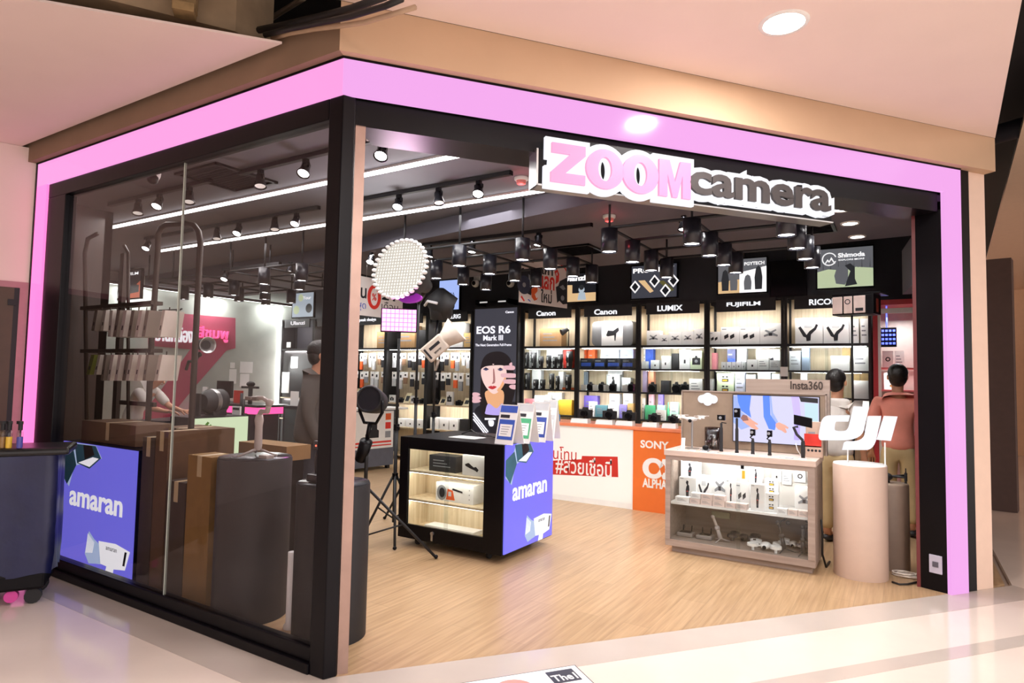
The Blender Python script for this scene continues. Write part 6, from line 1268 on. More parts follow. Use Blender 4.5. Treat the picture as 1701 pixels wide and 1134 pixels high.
# ---------------------------------------------------------------- people
SKIN = mat('warm_skin', '#c99273', .55, var=.04); HAIR = mat('black_hair', '#16110f', .45, bump=.4, scale=70)
def skin_mesh(name, nodes, edges, root, m, parent, sub=2, post=None):
    me = bpy.data.meshes.new(name); idx = {k: i for i, k in enumerate(nodes)}
    me.from_pydata([V(nodes[k][0]) for k in nodes], [(idx[a], idx[c]) for a, c in edges], []); o = bpy.data.objects.new(name, me); COL.objects.link(o)
    md = o.modifiers.new('skin', 'SKIN'); md.branch_smoothing = .6; md.use_smooth_shade = True
    for k, i in idx.items():
        r = nodes[k][1]; r = r if isinstance(r, tuple) else (r, r); sv = me.skin_vertices[0].data[i]; sv.radius = r; sv.use_root = (k == root)
    s2 = o.modifiers.new('sub', 'SUBSURF'); s2.levels = sub; s2.render_levels = sub
    dg = bpy.context.evaluated_depsgraph_get(); dg.update(); nm = bpy.data.meshes.new_from_object(o.evaluated_get(dg)); bpy.data.objects.remove(o); bpy.data.meshes.remove(me)
    nm.materials.clear(); nm.materials.append(m)
    for p in nm.polygons: p.use_smooth = True
    o = bpy.data.objects.new(name, nm); COL.objects.link(o); o.parent = parent
    if post: post(nm)
    return o
def person(loc, rz, s, lab, J, shirt, pants, hairlong=0., sleeve='short', shoes=True, hem=-.08, wide=1.):
    """J: joints in a body frame facing -Y, standing height about 1.75; s scales it."""
    t = thing('person', lab, 'person', loc, rz); t.scale = (s, s, s)
    N = {k: (V(v), r) for k, (v, r) in J.items()}
    E_ = [('pelvis', 'waist'), ('waist', 'chest'), ('chest', 'collar'), ('collar', 'neck'), ('neck', 'jaw'), ('jaw', 'brain')]
    for sd in 'LR':
        E_ += [('chest', 'sh'+sd), ('sh'+sd, 'el'+sd), ('el'+sd, 'wr'+sd), ('wr'+sd, 'pm'+sd), ('pelvis', 'hp'+sd), ('hp'+sd, 'kn'+sd), ('kn'+sd, 'an'+sd), ('an'+sd, 'to'+sd)]
        wr, pm = N['wr'+sd][0], N['pm'+sd][0]; d = (pm-wr).normalized(); side = d.cross(V((0, 1, .3))).normalized(); fw = d.cross(side)
        for k in range(4):
            b0 = pm+side*(.026*(k-1.5)*.9); l = (.066, .078, .074, .058)[k]
            N[f'f{k}a'+sd] = (b0+d*.02, .0095); N[f'f{k}b'+sd] = (b0+d*(.02+l*.5)+fw*.008, .0085); N[f'f{k}c'+sd] = (b0+d*(.02+l*.95)+fw*.028, .007)
            E_ += [('pm'+sd, f'f{k}a'+sd), (f'f{k}a'+sd, f'f{k}b'+sd), (f'f{k}b'+sd, f'f{k}c'+sd)]
        N['th1'+sd] = (wr+d*.045+side*.042*(1 if sd == 'L' else 1), .011); N['th2'+sd] = (wr+d*.085+side*.058+fw*.012, .009); E_ += [('wr'+sd, 'th1'+sd), ('th1'+sd, 'th2'+sd)]
    body = skin_mesh('body', N, E_, 'pelvis', SKIN, t)
    hd = (N['jaw'][0]+N['brain'][0])/2; up = (N['brain'][0]-N['jaw'][0]).normalized(); f = J['face'] if False else V((0, -1, 0)); f = (f-up*f.dot(up)).normalized()
    rt = f.cross(up)
    # face
    b = B().use(SKIN); c = hd+up*.02; b.ball(c+f*.10-up*.03, .016, .02, .026); b.build('nose', body, local=True)
    for sgn in (-1, 1): b = B().use(SKIN); b.ball(c+rt*sgn*.086-up*.01, .012, .02, .03); b.build('ear', body, local=True)
    for sgn in (-1, 1): b = B().use(BLK); b.ball(c+rt*sgn*.033+f*.085+up*.0, .011, .008, .007); b.build('eye', body, local=True)
    b = B().use(mat('lips', '#a85a52', .5)); b.ball(c+f*.086-up*.07, .024, .008, .007); b.build('mouth', body, local=True)
    # hair cap
    b = B().use(HAIR); R = Matrix((rt, -f, up)).transposed(); b.ball(c+up*.045-f*.018, .094, .112, .098, 18, 10, R)
    b.ball(c+up*.0-f*.045, .086, .075, .10+hairlong, 16, 8, R)
    b.build('hair', t, local=True)
    g = lambda k, r, o=V((0, 0, 0)): (N[k][0]+o, r)
    sl = .62 if sleeve == 'short' else .97
    S = {'hem': g('pelvis', (.175*wide, .135*wide), V((0, 0, hem))), 'pelvis': g('pelvis', (.165*wide, .13*wide), V((0, 0, .04))), 'waist': g('waist', (.16*wide, .125*wide)), 'chest': g('chest', (.175*wide, .13*wide)), 'upper': (N['chest'][0].lerp(N['collar'][0], .62), (.17, .125)), 'collar': g('collar', (.15, .11), V((0, 0, .022))), 'nk': g('neck', (.09, .088), V((0, 0, -.02)))}
    Ee = [('hem', 'pelvis'), ('pelvis', 'waist'), ('waist', 'chest'), ('chest', 'upper'), ('upper', 'collar'), ('collar', 'nk')]
    for sd in 'LR':
        a, e, w = N['sh'+sd][0], N['el'+sd][0], N['wr'+sd][0]
        S['s'+sd] = (a+V((0, 0, .005)), .088); S['m'+sd] = (a+(e-a)*.55, .072); Ee += [('chest', 's'+sd), ('s'+sd, 'm'+sd)]
        if sl < .9: S['e'+sd] = (a+(e-a)*.85, .07); Ee += [('m'+sd, 'e'+sd)]
        else: S['e'+sd] = (e, .06); S['w'+sd] = (w, .045); Ee += [('m'+sd, 'e'+sd), ('e'+sd, 'w'+sd)]
    skin_mesh('shirt', S, Ee, 'chest', shirt, t)
    T = {'top': g('pelvis', (.16, .125), V((0, 0, .06))), 'pelvis': g('pelvis', (.165, .13), V((0, 0, -.06)))}; Ee = [('top', 'pelvis')]
    for sd in 'LR':
        T['h'+sd] = (N['hp'+sd][0]+V((0, 0, -.05)), .105); T['k'+sd] = (N['kn'+sd][0], .08); T['a'+sd] = (N['an'+sd][0]+V((0, 0, .03)), .065); Ee += [('pelvis', 'h'+sd), ('h'+sd, 'k'+sd), ('k'+sd, 'a'+sd)]
    skin_mesh('trousers', T, Ee, 'pelvis', pants, t)
    if shoes:
        for sd in 'LR':
            a = N['an'+sd][0]; o = N['to'+sd][0]; b = B().use(mat('dark_shoe', '#2b2b2e', .5)); m_ = (a+o)/2; b.ball((m_.x, m_.y-.01, .045), .052, .135, .045); b.build('shoe', t, local=True)
    return t
def stand(**k):
    J = dict(pelvis=((0, 0, .93), (.14, .11)), waist=((0, .01, 1.1), (.13, .10)), chest=((0, 0, 1.3), (.13, .095)), collar=((0, 0, 1.43), (.06, .055)), neck=((0, 0, 1.50), .055), jaw=((0, -.015, 1.575), (.066, .07)), brain=((0, 0, 1.665), (.082, .095)),
             shL=((.185, 0, 1.385), .06), elL=((.235, .03, 1.12), .045), wrL=((.245, -.06, .88), .03), pmL=((.243, -.085, .80), .034), shR=((-.185, 0, 1.385), .06), elR=((-.235, .03, 1.12), .045), wrR=((-.245, -.06, .88), .03), pmR=((-.243, -.085, .80), .034),
             hpL=((.09, 0, .86), .09), knL=((.10, -.01, .48), .06), anL=((.10, .02, .09), .042), toL=((.11, -.13, .035), .035), hpR=((-.09, 0, .86), .09), knR=((-.10, -.01, .48), .06), anR=((-.10, .02, .09), .042), toR=((-.11, -.13, .035), .035))
    J.update(k); return J
SALM = mat('salmon_cotton', '#f29a88', .8, var=.05, bump=.3, scale=9); KHA = mat('khaki_cotton', '#c9b184', .8, bump=.2, scale=9); SHW = mat('white_cotton', '#cfc8c1', .8, bump=.3, scale=9); SHG = mat('grey_cotton', '#57534f', .85, bump=.3, scale=8); PAD = mat('dark_blue_denim', '#343743', .85); PAB = mat('black_trousers', '#201f22', .85); MAR = mat('maroon_cotton', '#6a2b35', .85)
pp = PX(1491, 640, -.10); yy = 8.0; xx = PY(1491, 640, yy).x
person((xx, yy, 0), math.pi+.1, 1.03, 'person in a salmon pink shirt and khaki trousers seen from behind', stand(jaw=((0, -.03, 1.575), (.066, .07)), elR=((-.26, .0, 1.14), .045), wrR=((-.22, -.16, .98), .03), pmR=((-.2, -.23, .95), .034)), SALM, KHA)
yy = 7.25; xx = PY(1390, 650, yy).x
person((xx, yy, 0), math.pi-.35, .985, 'person in a white shirt half hidden behind the logo sign', stand(), SHW, KHA)
k = 6.15/8.04; 
person((-6.48*k, 5.62*k, 0), math.pi-.75, 1.09, 'broad person in a grey shirt standing behind the corner post', stand(neck=((0, -.03, 1.50), .055), jaw=((0, -.06, 1.565), (.066, .07)), brain=((0, -.06, 1.655), (.082, .095)), elL=((.25, -.02, 1.14), .05), wrL=((.16, -.2, 1.0), .033), pmL=((.12, -.27, .98), .036)), SHG, PAD, hem=-.12, sleeve='long', wide=1.3)
d = ray(222, 650); d = d/d.dot(FWD); P = CAM+d*9.2
person((P.x, P.y, 0), 2.0, .98, 'person in a white and maroon shirt leaning over a counter behind the rack', stand(chest=((0, -.16, 1.26), (.15, .11)), collar=((0, -.26, 1.37), (.075, .065)), neck=((0, -.31, 1.41), .055), jaw=((0, -.37, 1.46), (.066, .07)), brain=((0, -.40, 1.54), (.082, .095)), waist=((0, -.03, 1.08), (.13, .1)), shL=((.18, -.22, 1.31), .06), elL=((.2, -.45, 1.09), .045), wrL=((.14, -.70, 1.04), .03), pmL=((.12, -.78, 1.035), .034), shR=((-.18, -.22, 1.31), .06), elR=((-.22, -.45, 1.09), .045), wrR=((-.18, -.69, 1.04), .03), pmR=((-.17, -.77, 1.035), .034)), SHW, PAB)
t = thing('service_counter', 'low dark service counter under the leaning person in white', 'counter', (P.x+.5, P.y+.3, 0))
b = B().use(WALN); F = Fr((P.x, P.y, 0), (math.cos(2.0), math.sin(2.0), 0)); b.fbox(F, -.5, .22, 0, .88, .50, .95); b.build('body', t)
b = B().use(SATIN); b.fbox(F, -.52, .25, .88, .92, .46, .98); b.build('worktop', t)
b = B().use(BLK2); b.fbox(F, -.2, .2, 0.922, 0.95, .85, .96); b.use(WHT).fbox(F, -.17, .17, .95, .952, .87, .9); b.build('black_case', label='open black case on the service counter under the leaning person', cat='case')
# ---------------------------------------------------------------- studio lights on stands
def ppl(px, py, P0, n): d = ray(px, py); return CAM+d*((P0-CAM).dot(n)/d.dot(n))
def at(px, py, dep): d = ray(px, py); return CAM+d*(dep/d.dot(FWD))
def tripod(name, lab, base, h, spread, ang, group='tripod light stands in the entrance', r=.014, hub=.62):
    t = thing(name, lab, 'light stand', (base.x, base.y, 0), group=group); x, y = base.x, base.y
    b = B().use(BLK2); b.tube([(x, y, .18), (x, y, h*.55)], r*1.25, 8); b.tube([(x, y, h*.55), (x, y, h)], r, 8); b.build('pole', t)
    for z in (hub, h*.55): b = B().use(BLK); b.cyl((x, y, z-.03), (x, y, z+.03), r*2.1, n=10); b.build('collar', t)
    b = B().use(BLK); b.tube([(x, y, h*.55), (x+.05, y-.02, h*.55)], .012, 6); b.build('knob', t)
    for k in range(3):
        a = ang+2*math.pi*k/3; e = V((x+spread*math.cos(a), y+spread*math.sin(a), .014)); b = B().use(BLK2); b.tube([(x+.02*math.cos(a), y+.02*math.sin(a), hub), e], .0125, 6); b.tube([(x+.015*math.cos(a), y+.015*math.sin(a), .22), V((x, y, hub)).lerp(e, .52)], .008, 5); l = b.build('leg', t)
        b = B().use(BLK); b.ball(e+V((0, 0, .006)), .02, .02, .018, 8, 6); b.build('rubber_foot', l)
    return t
D1 = 6.16
A1 = at(656, 800, D1); A1.z = 0; FT = V((-3.99, 4.47, 0)); g1 = FT-A1; T1 = tripod('light_stand', 'tripod stand carrying the square pink light panel', A1, at(656, 556, D1).z, g1.length, math.atan2(g1.y, g1.x))
D2 = 6.95; A2 = at(690, 700, D2); T2 = tripod('light_stand', 'tripod stand carrying the big round honeycomb softbox', A2, at(690, 500, D2).z, .36, 1.2)
D3 = 7.6; A3 = at(720, 700, D3); T3 = tripod('light_stand', 'tripod stand carrying the tilted grey spotlight', A3, at(720, 560, D3).z, .34, .9)
def mount(stand, head):                     # the lamp head becomes part of its stand
    for ch in list(head.children): ch.parent = stand; ch.location = V(ch.location)+V(head.location)-V(stand.location)
    bpy.data.objects.remove(head)
# pink panel
dP = D1-.08
c = at(663, 532, dP); n = (CAM-c); n.z = 0; n.normalize(); F = Fr(c, V((0, 0, 1)).cross(n)); w2 = 30*dP/FPX; h2_ = 20*dP/FPX
t = thing('led_light_panel', 'glowing pink square light panel under the round softbox', 'light panel', (c.x, c.y, c.z-h2_))
b = B().use(BLK); b.fbox(F, -w2, w2, -h2_, h2_, -.05, 0); b.build('housing', t, bev=.008)
b = B().use(mat('pink_panel_glow', '#ff9be6', .4, emit=2.2, ecol='#ff86e4', var=0)); b.fbox(F, -w2*.93, w2*.93, -h2_*.9, h2_*.9, 0, .004); b.build('glowing_face', t)
b = B().use(mat('magenta_grid_line', '#d65cc8', .5, emit=.7, ecol='#e650d6', var=0))
for k in range(1, 8): b.fbox(F, -w2*.93+k*w2*.2325-.002, -w2*.93+k*w2*.2325+.002, -h2_*.9, h2_*.9, .004, .006)
for k in range(1, 5): b.fbox(F, -w2*.93, w2*.93, -h2_*.9+k*h2_*.36-.002, -h2_*.9+k*h2_*.36+.002, .006, .008)
b.build('grid_lines', t)
b = B().use(BLK); b.fbox(F, -.02, .02, -h2_-.06, -h2_, -.04, -.01); b.build('bracket', t)
mount(T1, t); lamp('panel_light', 'AREA', c+n*.05, 6, (1, .3, .85), .3, aim(n))
# round softbox: tilted honeycomb disc with black cone behind
dS = 6.1; c = at(664, 446, dS); toC = (CAM-c).normalized(); n = (toC-RT*.62+UP*.42).normalized(); ux = V((0, 0, 1)).cross(n).normalized()
R_ = 51*dS/FPX; F = Fr(c, ux, n.cross(ux)); t = thing('round_softbox', 'big glowing honeycomb softbox tilted on its stand in the entrance', 'softbox', (c.x, c.y, c.z-R_))
b = B().use(BLK2); b.lathe(c, [(R_*1.02, .01), (R_*1.0, -.03), (R_*.62, -.26), (.09, -.42), (.07, -.5), (0, -.5)], n, 16, cap=False); b.build('black_cone', t)
b = B().use(mat('softbox_glow', '#303030', .4, emit=.98, ecol='#fffdf4', var=0)); b.disc(F, 0, 0, R_*.98, -.02, .006, k=32); b.build('diffuser', t)
b = B().use(mat('honeycomb_grid_fabric', '#8d8982', .7, emit=.3, ecol='#fff8ea', var=0)); k = -R_
while k < R_:
    hw = math.sqrt(max(0, R_*R_-k*k))*.97; u0, u1 = -hw, hw
    b.fbox(F, k-.002, k+.002, u0, u1, -.01, .006); b.fbox(F, u0, u1, k-.002, k+.002, -.01, .005); k += R_/9.5
b.build('honeycomb', t)
b = B().use(WHT)
for k in range(34):
    a = 2*math.pi*k/34; b.ball(F.p(math.cos(a)*R_*1.0, math.sin(a)*R_*1.0, .0), .027, .027, .02, 8, 5)
b.build('scalloped_rim', t)
b = B().use(mat('purple_lining', '#a83ac0', .5, emit=.25, ecol='#b43ccc', var=0)); b.disc(F, R_*.15, -R_*.80, R_*.45, -.2, .03, rv=R_*.17, k=16); b.build('purple_flap', t)
b = B().use(BLK); e = c-n*.5; b.tube([e, V((A2.x, A2.y, at(690, 500, D2).z))], .03, 8); b.build('lamp_mount', t)
mount(T2, t); lamp('softbox_light', 'AREA', c+n*.06, 14, (1, .98, .92), .5, aim(n))
# dark parabolic lamp behind the softbox
c = at(733, 500, D3+.3); t = thing('dark_lamp_head', 'black lamp head with small softbox behind the round softbox', 'studio lamp', (c.x, c.y, c.z-.2))
b = B().use(BLK2); b.lathe(c+V((0, 0, .0)), [(.14, -.2), (.15, -.1), (.21, .02), (.05, .16), (0, .16)], (.2, -.3, .6), 8); b.build('hood', t)
b = B().use(BLK2); b.lathe(c-V((.05, 0, .22)), [(0, -.02), (.09, 0), (.1, .12), (.09, .2), (0, .2)], (.1, -.2, 1), 14); b.build('body', t)
b = B().use(mat('white_lamp_lip', '#e8e8ec', .4)); b.tube([c+V((-.16, -.12, -.06)), c+V((-.05, -.2, -.02)), c+V((.08, -.18, -.05))], .018, 6); b.build('lip', t)
b = B().use(BLK); b.tube([c-V((.05, 0, .2)), V((A3.x, A3.y, at(720, 560, D3).z-.1))], .018, 6); b.build('bracket', t); mount(T3, t)
# grey spotlight with cone
dG = D3-.15; a = at(716, 584, dG); c = at(742, 562, dG); e = at(757, 551, dG); GRL = mat('warm_grey_lamp_body', '#cbbcae', .5)
ax = (c-a).normalized(); nn = (CAM-a).normalized(); sd = ax.cross(nn).normalized(); nn = sd.cross(ax)
t = thing('tilted_spotlight', 'tilted warm grey spotlight with flared cone on a tripod', 'studio lamp', (a.x, a.y, a.z-.15)); G = Fr(a, ax, nn.cross(ax))
L1 = (c-a).length; b = B().use(GRL); b.fbox(G, -.09, L1*.85, -.105, .105, -.2, .0); b.build('body', t, bev=.02)
b = B().use(GRL); b.lathe(a+ax*(L1*.82)-nn*.1, [(.095, 0), (.10, .02), (.17, .20), (.16, .20), (.09, .03)], ax, 22, cap=False); b.build('cone', t)
b = B().use(INK); b.text(G, 'amaran', .02, -.05, .12, -.03, .001, .002, .01); b.fbox(G, .0, .15, .01, .045, .0005, .002); b.fbox(G, -.06, -.035, -.07, .07, .0005, .002); b.build('marking', t)
b = B().use(GRL); b.tube([a+sd*.13-nn*.1, a+sd*.13-nn*.1-ax*.05-V((0, 0, .1)), V((A3.x, A3.y, at(720, 562, D3).z))], .018, 7); b.build('yoke', t); mount(T3, t)
# black fresnel lamp near the corner post
dR = 5.5; c = at(616, 664, dR); t = thing('black_fresnel_lamp', 'large black fresnel lamp on a yoke beside the corner post', 'studio lamp', (c.x, c.y, c.z-.15))
b = B().use(BLK2); ax = V((.35, -.8, .15)).normalized(); b.lathe(c, [(0, -.18), (.10, -.17), (.115, -.02), (.12, .05), (.105, .06), (.1, .045)], ax, 22, cap=False); b.build('body', t)
b = B().use(GUN); b.lathe(c, [(0, .02), (.1, .045)], ax, 22); b.build('lens', t)
b = B().use(BLK); b.tube([c+V((.135, 0, 0)), c+V((.14, 0, -.1)), c+V((.07, 0, -.2)), c+V((-.07, 0, -.2)), c+V((-.13, 0, -.1)), c+V((-.13, 0, 0))], .014, 7); b.build('yoke', t)
b = B().use(BLK); b.tube([c+V((0, 0, -.2)), c+V((-.03, 0, -.36))], .02, 7); b.lathe(c+V((-.10, 0, -.52)), [(.05, 0), (.055, .2), (0, .2)], (.5, -.2, .8), 14); b.build('clamp_grip', t)
T4 = tripod('light_stand', 'tripod stand carrying the black fresnel lamp by the corner post', V((c.x-.03, c.y, 0)), c.z-.3, .62, .75, r=.016); mount(T4, t)
# box shaped light on a pole, right
dB = 6.75; c = at(1415, 508, dB); t = thing('box_light', 'box shaped light with white window panels on a pole at the right', 'studio lamp', (c.x, c.y, c.z-.12))
F = FX(c.y-.14, c.x, c.z); F = Fr((c.x, c.y-.12, c.z), V((math.cos(-.25), math.sin(-.25), 0)))
def pw(px0, py0, px1, py1): return ((px0-1415)*dB/FPX*1.04, (508-py1)*dB/FPX, (px1-1415)*dB/FPX*1.04, (508-py0)*dB/FPX)
b = B().use(BLK); u0, v0, u1, v1 = pw(1387, 492, 1447, 524); b.fbox(F, u0, u1, v0, v1, -.24, 0); b.fbox(F, u0-.01, u1+.06, v1, v1+.02, -.3, -.02); b.build('housing', t, bev=.004)
PNL = mat('blush_diffuser', '#e8d3cb', .5)
for x0_, x1_ in ((1388, 1402.5), (1404.5, 1417), (1419, 1436)): b = B().use(PNL); u0, v0, u1, v1 = pw(x0_, 494, x1_, 522); b.fbox(F, u0, u1, v0, v1, 0, .012); b.build('diffuser_panel', t, bev=.005)
b = B().use(INK); u0, v0, u1, v1 = pw(1422, 514, 1433, 519); b.fbox(F, u0, u1, v0, v1, .012, .014); b.ring(F, *[(lambda q_: (q_[0], q_[3]))(pw(1410.5, 503, 1412, 505))][0], .028, .02, .012, .002, 14); b.build('marking', t)
b = B().use(mat('red_side_label', '#c0503c', .5)); F2 = Fr(F.p(pw(1447, 500, 1448, 510)[0]+.001, 0, -.12), F.n*-1); b.fbox(F2, -.03, .03, -.08, .06, 0, .003); b.build('side_label', t)
T5 = tripod('light_stand', 'thin black pole stand behind the logo sign carrying the box light', V((c.x, c.y, 0)), c.z-.1, .3, .9, None, .011); mount(T5, t)
# ---------------------------------------------------------------- red framed showcase at the right end
RFR = mat('red_showcase_frame', '#b5303a', .4); RY0 = 8.62
rx0, rx1 = -.325, .24; rz1 = PY(1490, 497, RY0).z
t = thing('red_showcase', 'tall glass showcase with red frame at the right end of the shop', 'glass showcase', ((rx0+rx1)/2, RY0, 0))
b = B().use(RFR)
for x in (rx0, rx1-.05): b.box(x, x+.05, RY0, RY0+.06, 0, rz1); b.box(x, x+.05, 9.1, 9.15, 0, rz1)
b.box(rx0, rx1, RY0, 9.15, 0, .22); b.box(rx0, rx1, RY0, 9.15, rz1-.06, rz1); b.build('red_frame', t)
b = B().use(mat('showcase_back', '#c5b7b2', .5)); b.box(rx0+.05, rx1-.05, 9.12, 9.15, .22, rz1-.06); b.build('back_panel', t)
b = B().use(WHT)
for z in (.22, rz1-.16): b.box(rx0+.05, rx1-.05, RY0+.005, RY0+.03, z, z+.06)
for x in (rx0+.05, rx1-.08): b.box(x, x+.03, RY0+.005, RY0+.03, .28, rz1-.16)
b.build('white_door_frame', t)
for z in (1.0, 1.52, 1.78): b = B().use(mat('red_shelf', '#c4666a', .4)); b.box(rx0+.06, rx1-.06, RY0+.07, 9.1, z, z+.02); b.build('shelf', t)
lamp('red_showcase_lamp', 'AREA', ((rx0+rx1)/2, RY0+.15, rz1-.2), 7, (1, .97, .95), .3); lamp('red_showcase_lamp', 'AREA', ((rx0+rx1)/2, RY0+.15, 1.75), 4, (1, .97, .95), .3)
p = PY(1473, 562, RY0+.12); BLG = mat('blue_led_glow', '#5a6cff', .4, emit=2.5, ecol='#4f60ff', var=0)
b = B().use(BLK); b.box(p.x-.11, p.x+.1, RY0+.13, RY0+.16, p.z-.1, p.z+.13); b.use(BLG)
for i in range(5):
    for j in range(4): b.box(p.x-.09+.038*i, p.x-.065+.038*i, RY0+.124, RY0+.13, p.z-.07+.05*j, p.z-.045+.05*j)
b.tube([V((p.x, RY0+.15, p.z+.13)), V((p.x, RY0+.15, rz1-.062))], .008)
b.build('blue_led_panel', label='small hanging panel of blue lights inside the red showcase', cat='light panel')
for px0, px1, y0, z, art, d in ((1466, 1484, 588, 1.80, 'round', 'white box with ring picture on the upper shelf'), (1486, 1502, 585, 1.80, 'lines', 'white box with text on the upper shelf'), (1468, 1500, 612, 1.54, 'dual', 'wide white box on the middle shelf')):
    a_, c_ = PY(px0, 600, RY0+.2).x, PY(px1, 600, RY0+.2).x
    carton('product_box', d+' of the red showcase', 'product box', a_, min(c_, rx1-.07), RY0+.2, RY0+.32, z, z+.2, WHT, art, 'boxes in the red showcase')
# ---------------------------------------------------------------- screens above the shelves
YT = 9.32
def P_mtn(b, F, w, h):
    _pol(b, F, w, h, SGREEN, [(0, 0), (1, 0), (1, .45), (.7, .5), (.5, .42), (.2, .48), (0, .42)], .0021)
    b.use(SWHITE).ring(F, w*.22, h*.74, h*.17, h*.145, .0025, .001, 24, .3, 5.9); _pol(b, F, w, h, SWHITE, [(.13, .62), (.19, .74), (.22, .69), (.26, .79), (.33, .62), (.31, .62), (.26, .73), (.22, .65), (.19, .69), (.15, .62)], .003)
    b.text(F, 'Shimoda', w*.38, h*.76, w*.86, h*.88, .0025, .001, .035); b.text(F, 'EXPLORE MORE', w*.39, h*.68, w*.85, h*.72, .0025, .001, .02)
    _pol(b, F, w, h, SGREY, [(.34, .1), (.5, .06), (.56, .2), (.56, .5), (.5, .58), (.36, .52), (.31, .3)], .0035); _pol(b, F, w, h, SDK, [(.5, .55), (.6, .6), (.68, .5), (.68, .2), (.72, .06), (.5, .02), (.56, .25), (.6, .4)], .0038)
    for k in range(14): x = .03+.07*k; _pol(b, F, w, h, SDK if k % 2 else SGREY, [(x, .48), (x+.012, .48), (x+.008, .66+.08*(k % 3))], .0022)
tv(1358, 408, 1450, 479, YT, 'hanging_screen', 'hanging screen with round mountain logo and backpacks in grass', P_mtn, SGREY)
def P_duo(b, F, w, h):
    _pol(b, F, w, h, SWHITE, [(.45, 0), (1, 0), (1, .75), (.45, .6)], .0021); _pol(b, F, w, h, SSAND, [(0, .0), (.45, 0), (.45, .4), (0, .35)], .0022)
    for x, c_, s_ in ((.15, SDK, 1), (.33, SGREY, .8), (.62, SGREY, .7), (.84, SDK, 1.1)): _pol(b, F, w, h, c_, [(x-.07, .08), (x+.07, .08), (x+.08, .3*s_+.1), (x+.05, .55*s_+.1), (x, .62*s_+.1), (x-.05, .55*s_+.1), (x-.08, .3*s_+.1)], .003)
    b.use(SWHITE).text(F, 'PGYTECH', w*.55, h*.8, w*.96, h*.9, .003, .001, .03)
tv(1193, 427, 1273, 488, YT, 'hanging_screen', 'hanging screen with two figures and white ground', P_duo, SGREY)
def P_cards(b, F, w, h):
    b.use(SWHITE).text(F, 'PRODIGY', w*.03, h*.78, w*.95, h*.93, .0025, .001, .035); _pol(b, F, w, h, SSAND, [(.15, .55), (.3, .55), (.5, .2), (.42, .15)], .0022); _pol(b, F, w, h, SG('olive', '#6b6a3a', .5), [(.6, .5), (.72, .5), (.95, .2), (.85, .15)], .0022)
    for x, y in ((.52, .5), (.76, .2), (.93, .48), (.08, .36)): _pol(b, F, w, h, SWHITE, [(x-.12, y), (x, y+.2), (x+.12, y), (x, y-.2)], .003); _pol(b, F, w, h, SNIGHT, [(x-.08, y), (x, y+.14), (x+.08, y), (x, y-.14)], .0036)
tv(1049, 437, 1124, 496, YT, 'hanging_screen', 'hanging screen with white diamond cards on dark ground', P_cards, SG('slate', '#474a55', .55))
def P_ul(b, F, w, h):
    _pol(b, F, w, h, SSAND, [(0, 0), (1, 0), (1, .3), (0, .3)], .0021); b.use(SWHITE).text(F, 'Ulanzi', w*.02, h*.74, w*.7, h*.94, .003, .001, .04); _pol(b, F, w, h, SSAND, [(.0, .25), (.3, .25), (.3, .6), (.0, .62)], .0024)
    b.use(SSKY).disc(F, w*.58, h*.42, w*.09, .003, .001); _pol(b, F, w, h, SSKY, [(.46, .05), (.72, .05), (.68, .32), (.5, .32)], .003); b.use(SDK).disc(F, w*.58, h*.5, w*.07, .0042, .001)
tv(934, 452, 990, 502, YT, 'hanging_screen', 'hanging screen with a small figure at a desk beside the exchange poster', P_ul, SNIGHT)
b0 = lambda b, F, w, h: None
tv(1281, 432, 1338, 492, YT, 'blank_screen', 'switched off black screen between two lit hanging screens', b0, mat('blank_screen_black', '#0c0d10', .15))
def P_sig(b, F, w, h):
    b.use(SG('navy', '#2c3f66', .5)).text(F, 'SIGMA', w*.1, h*.42, w*.8, h*.58, .0025, .001, .0); b.use(SNIGHT).disc(F, w*.6, h*.12, w*.2, .0025, .001); b.use(SGREY).disc(F, w*.6, h*.12, w*.1, .0036, .001)
tv(729, 464, 763, 515, YT, 'hanging_screen', 'pale hanging screen with a round lens behind the black lamp head', P_sig, SG('pale_blue', '#d5e4f0', .85))
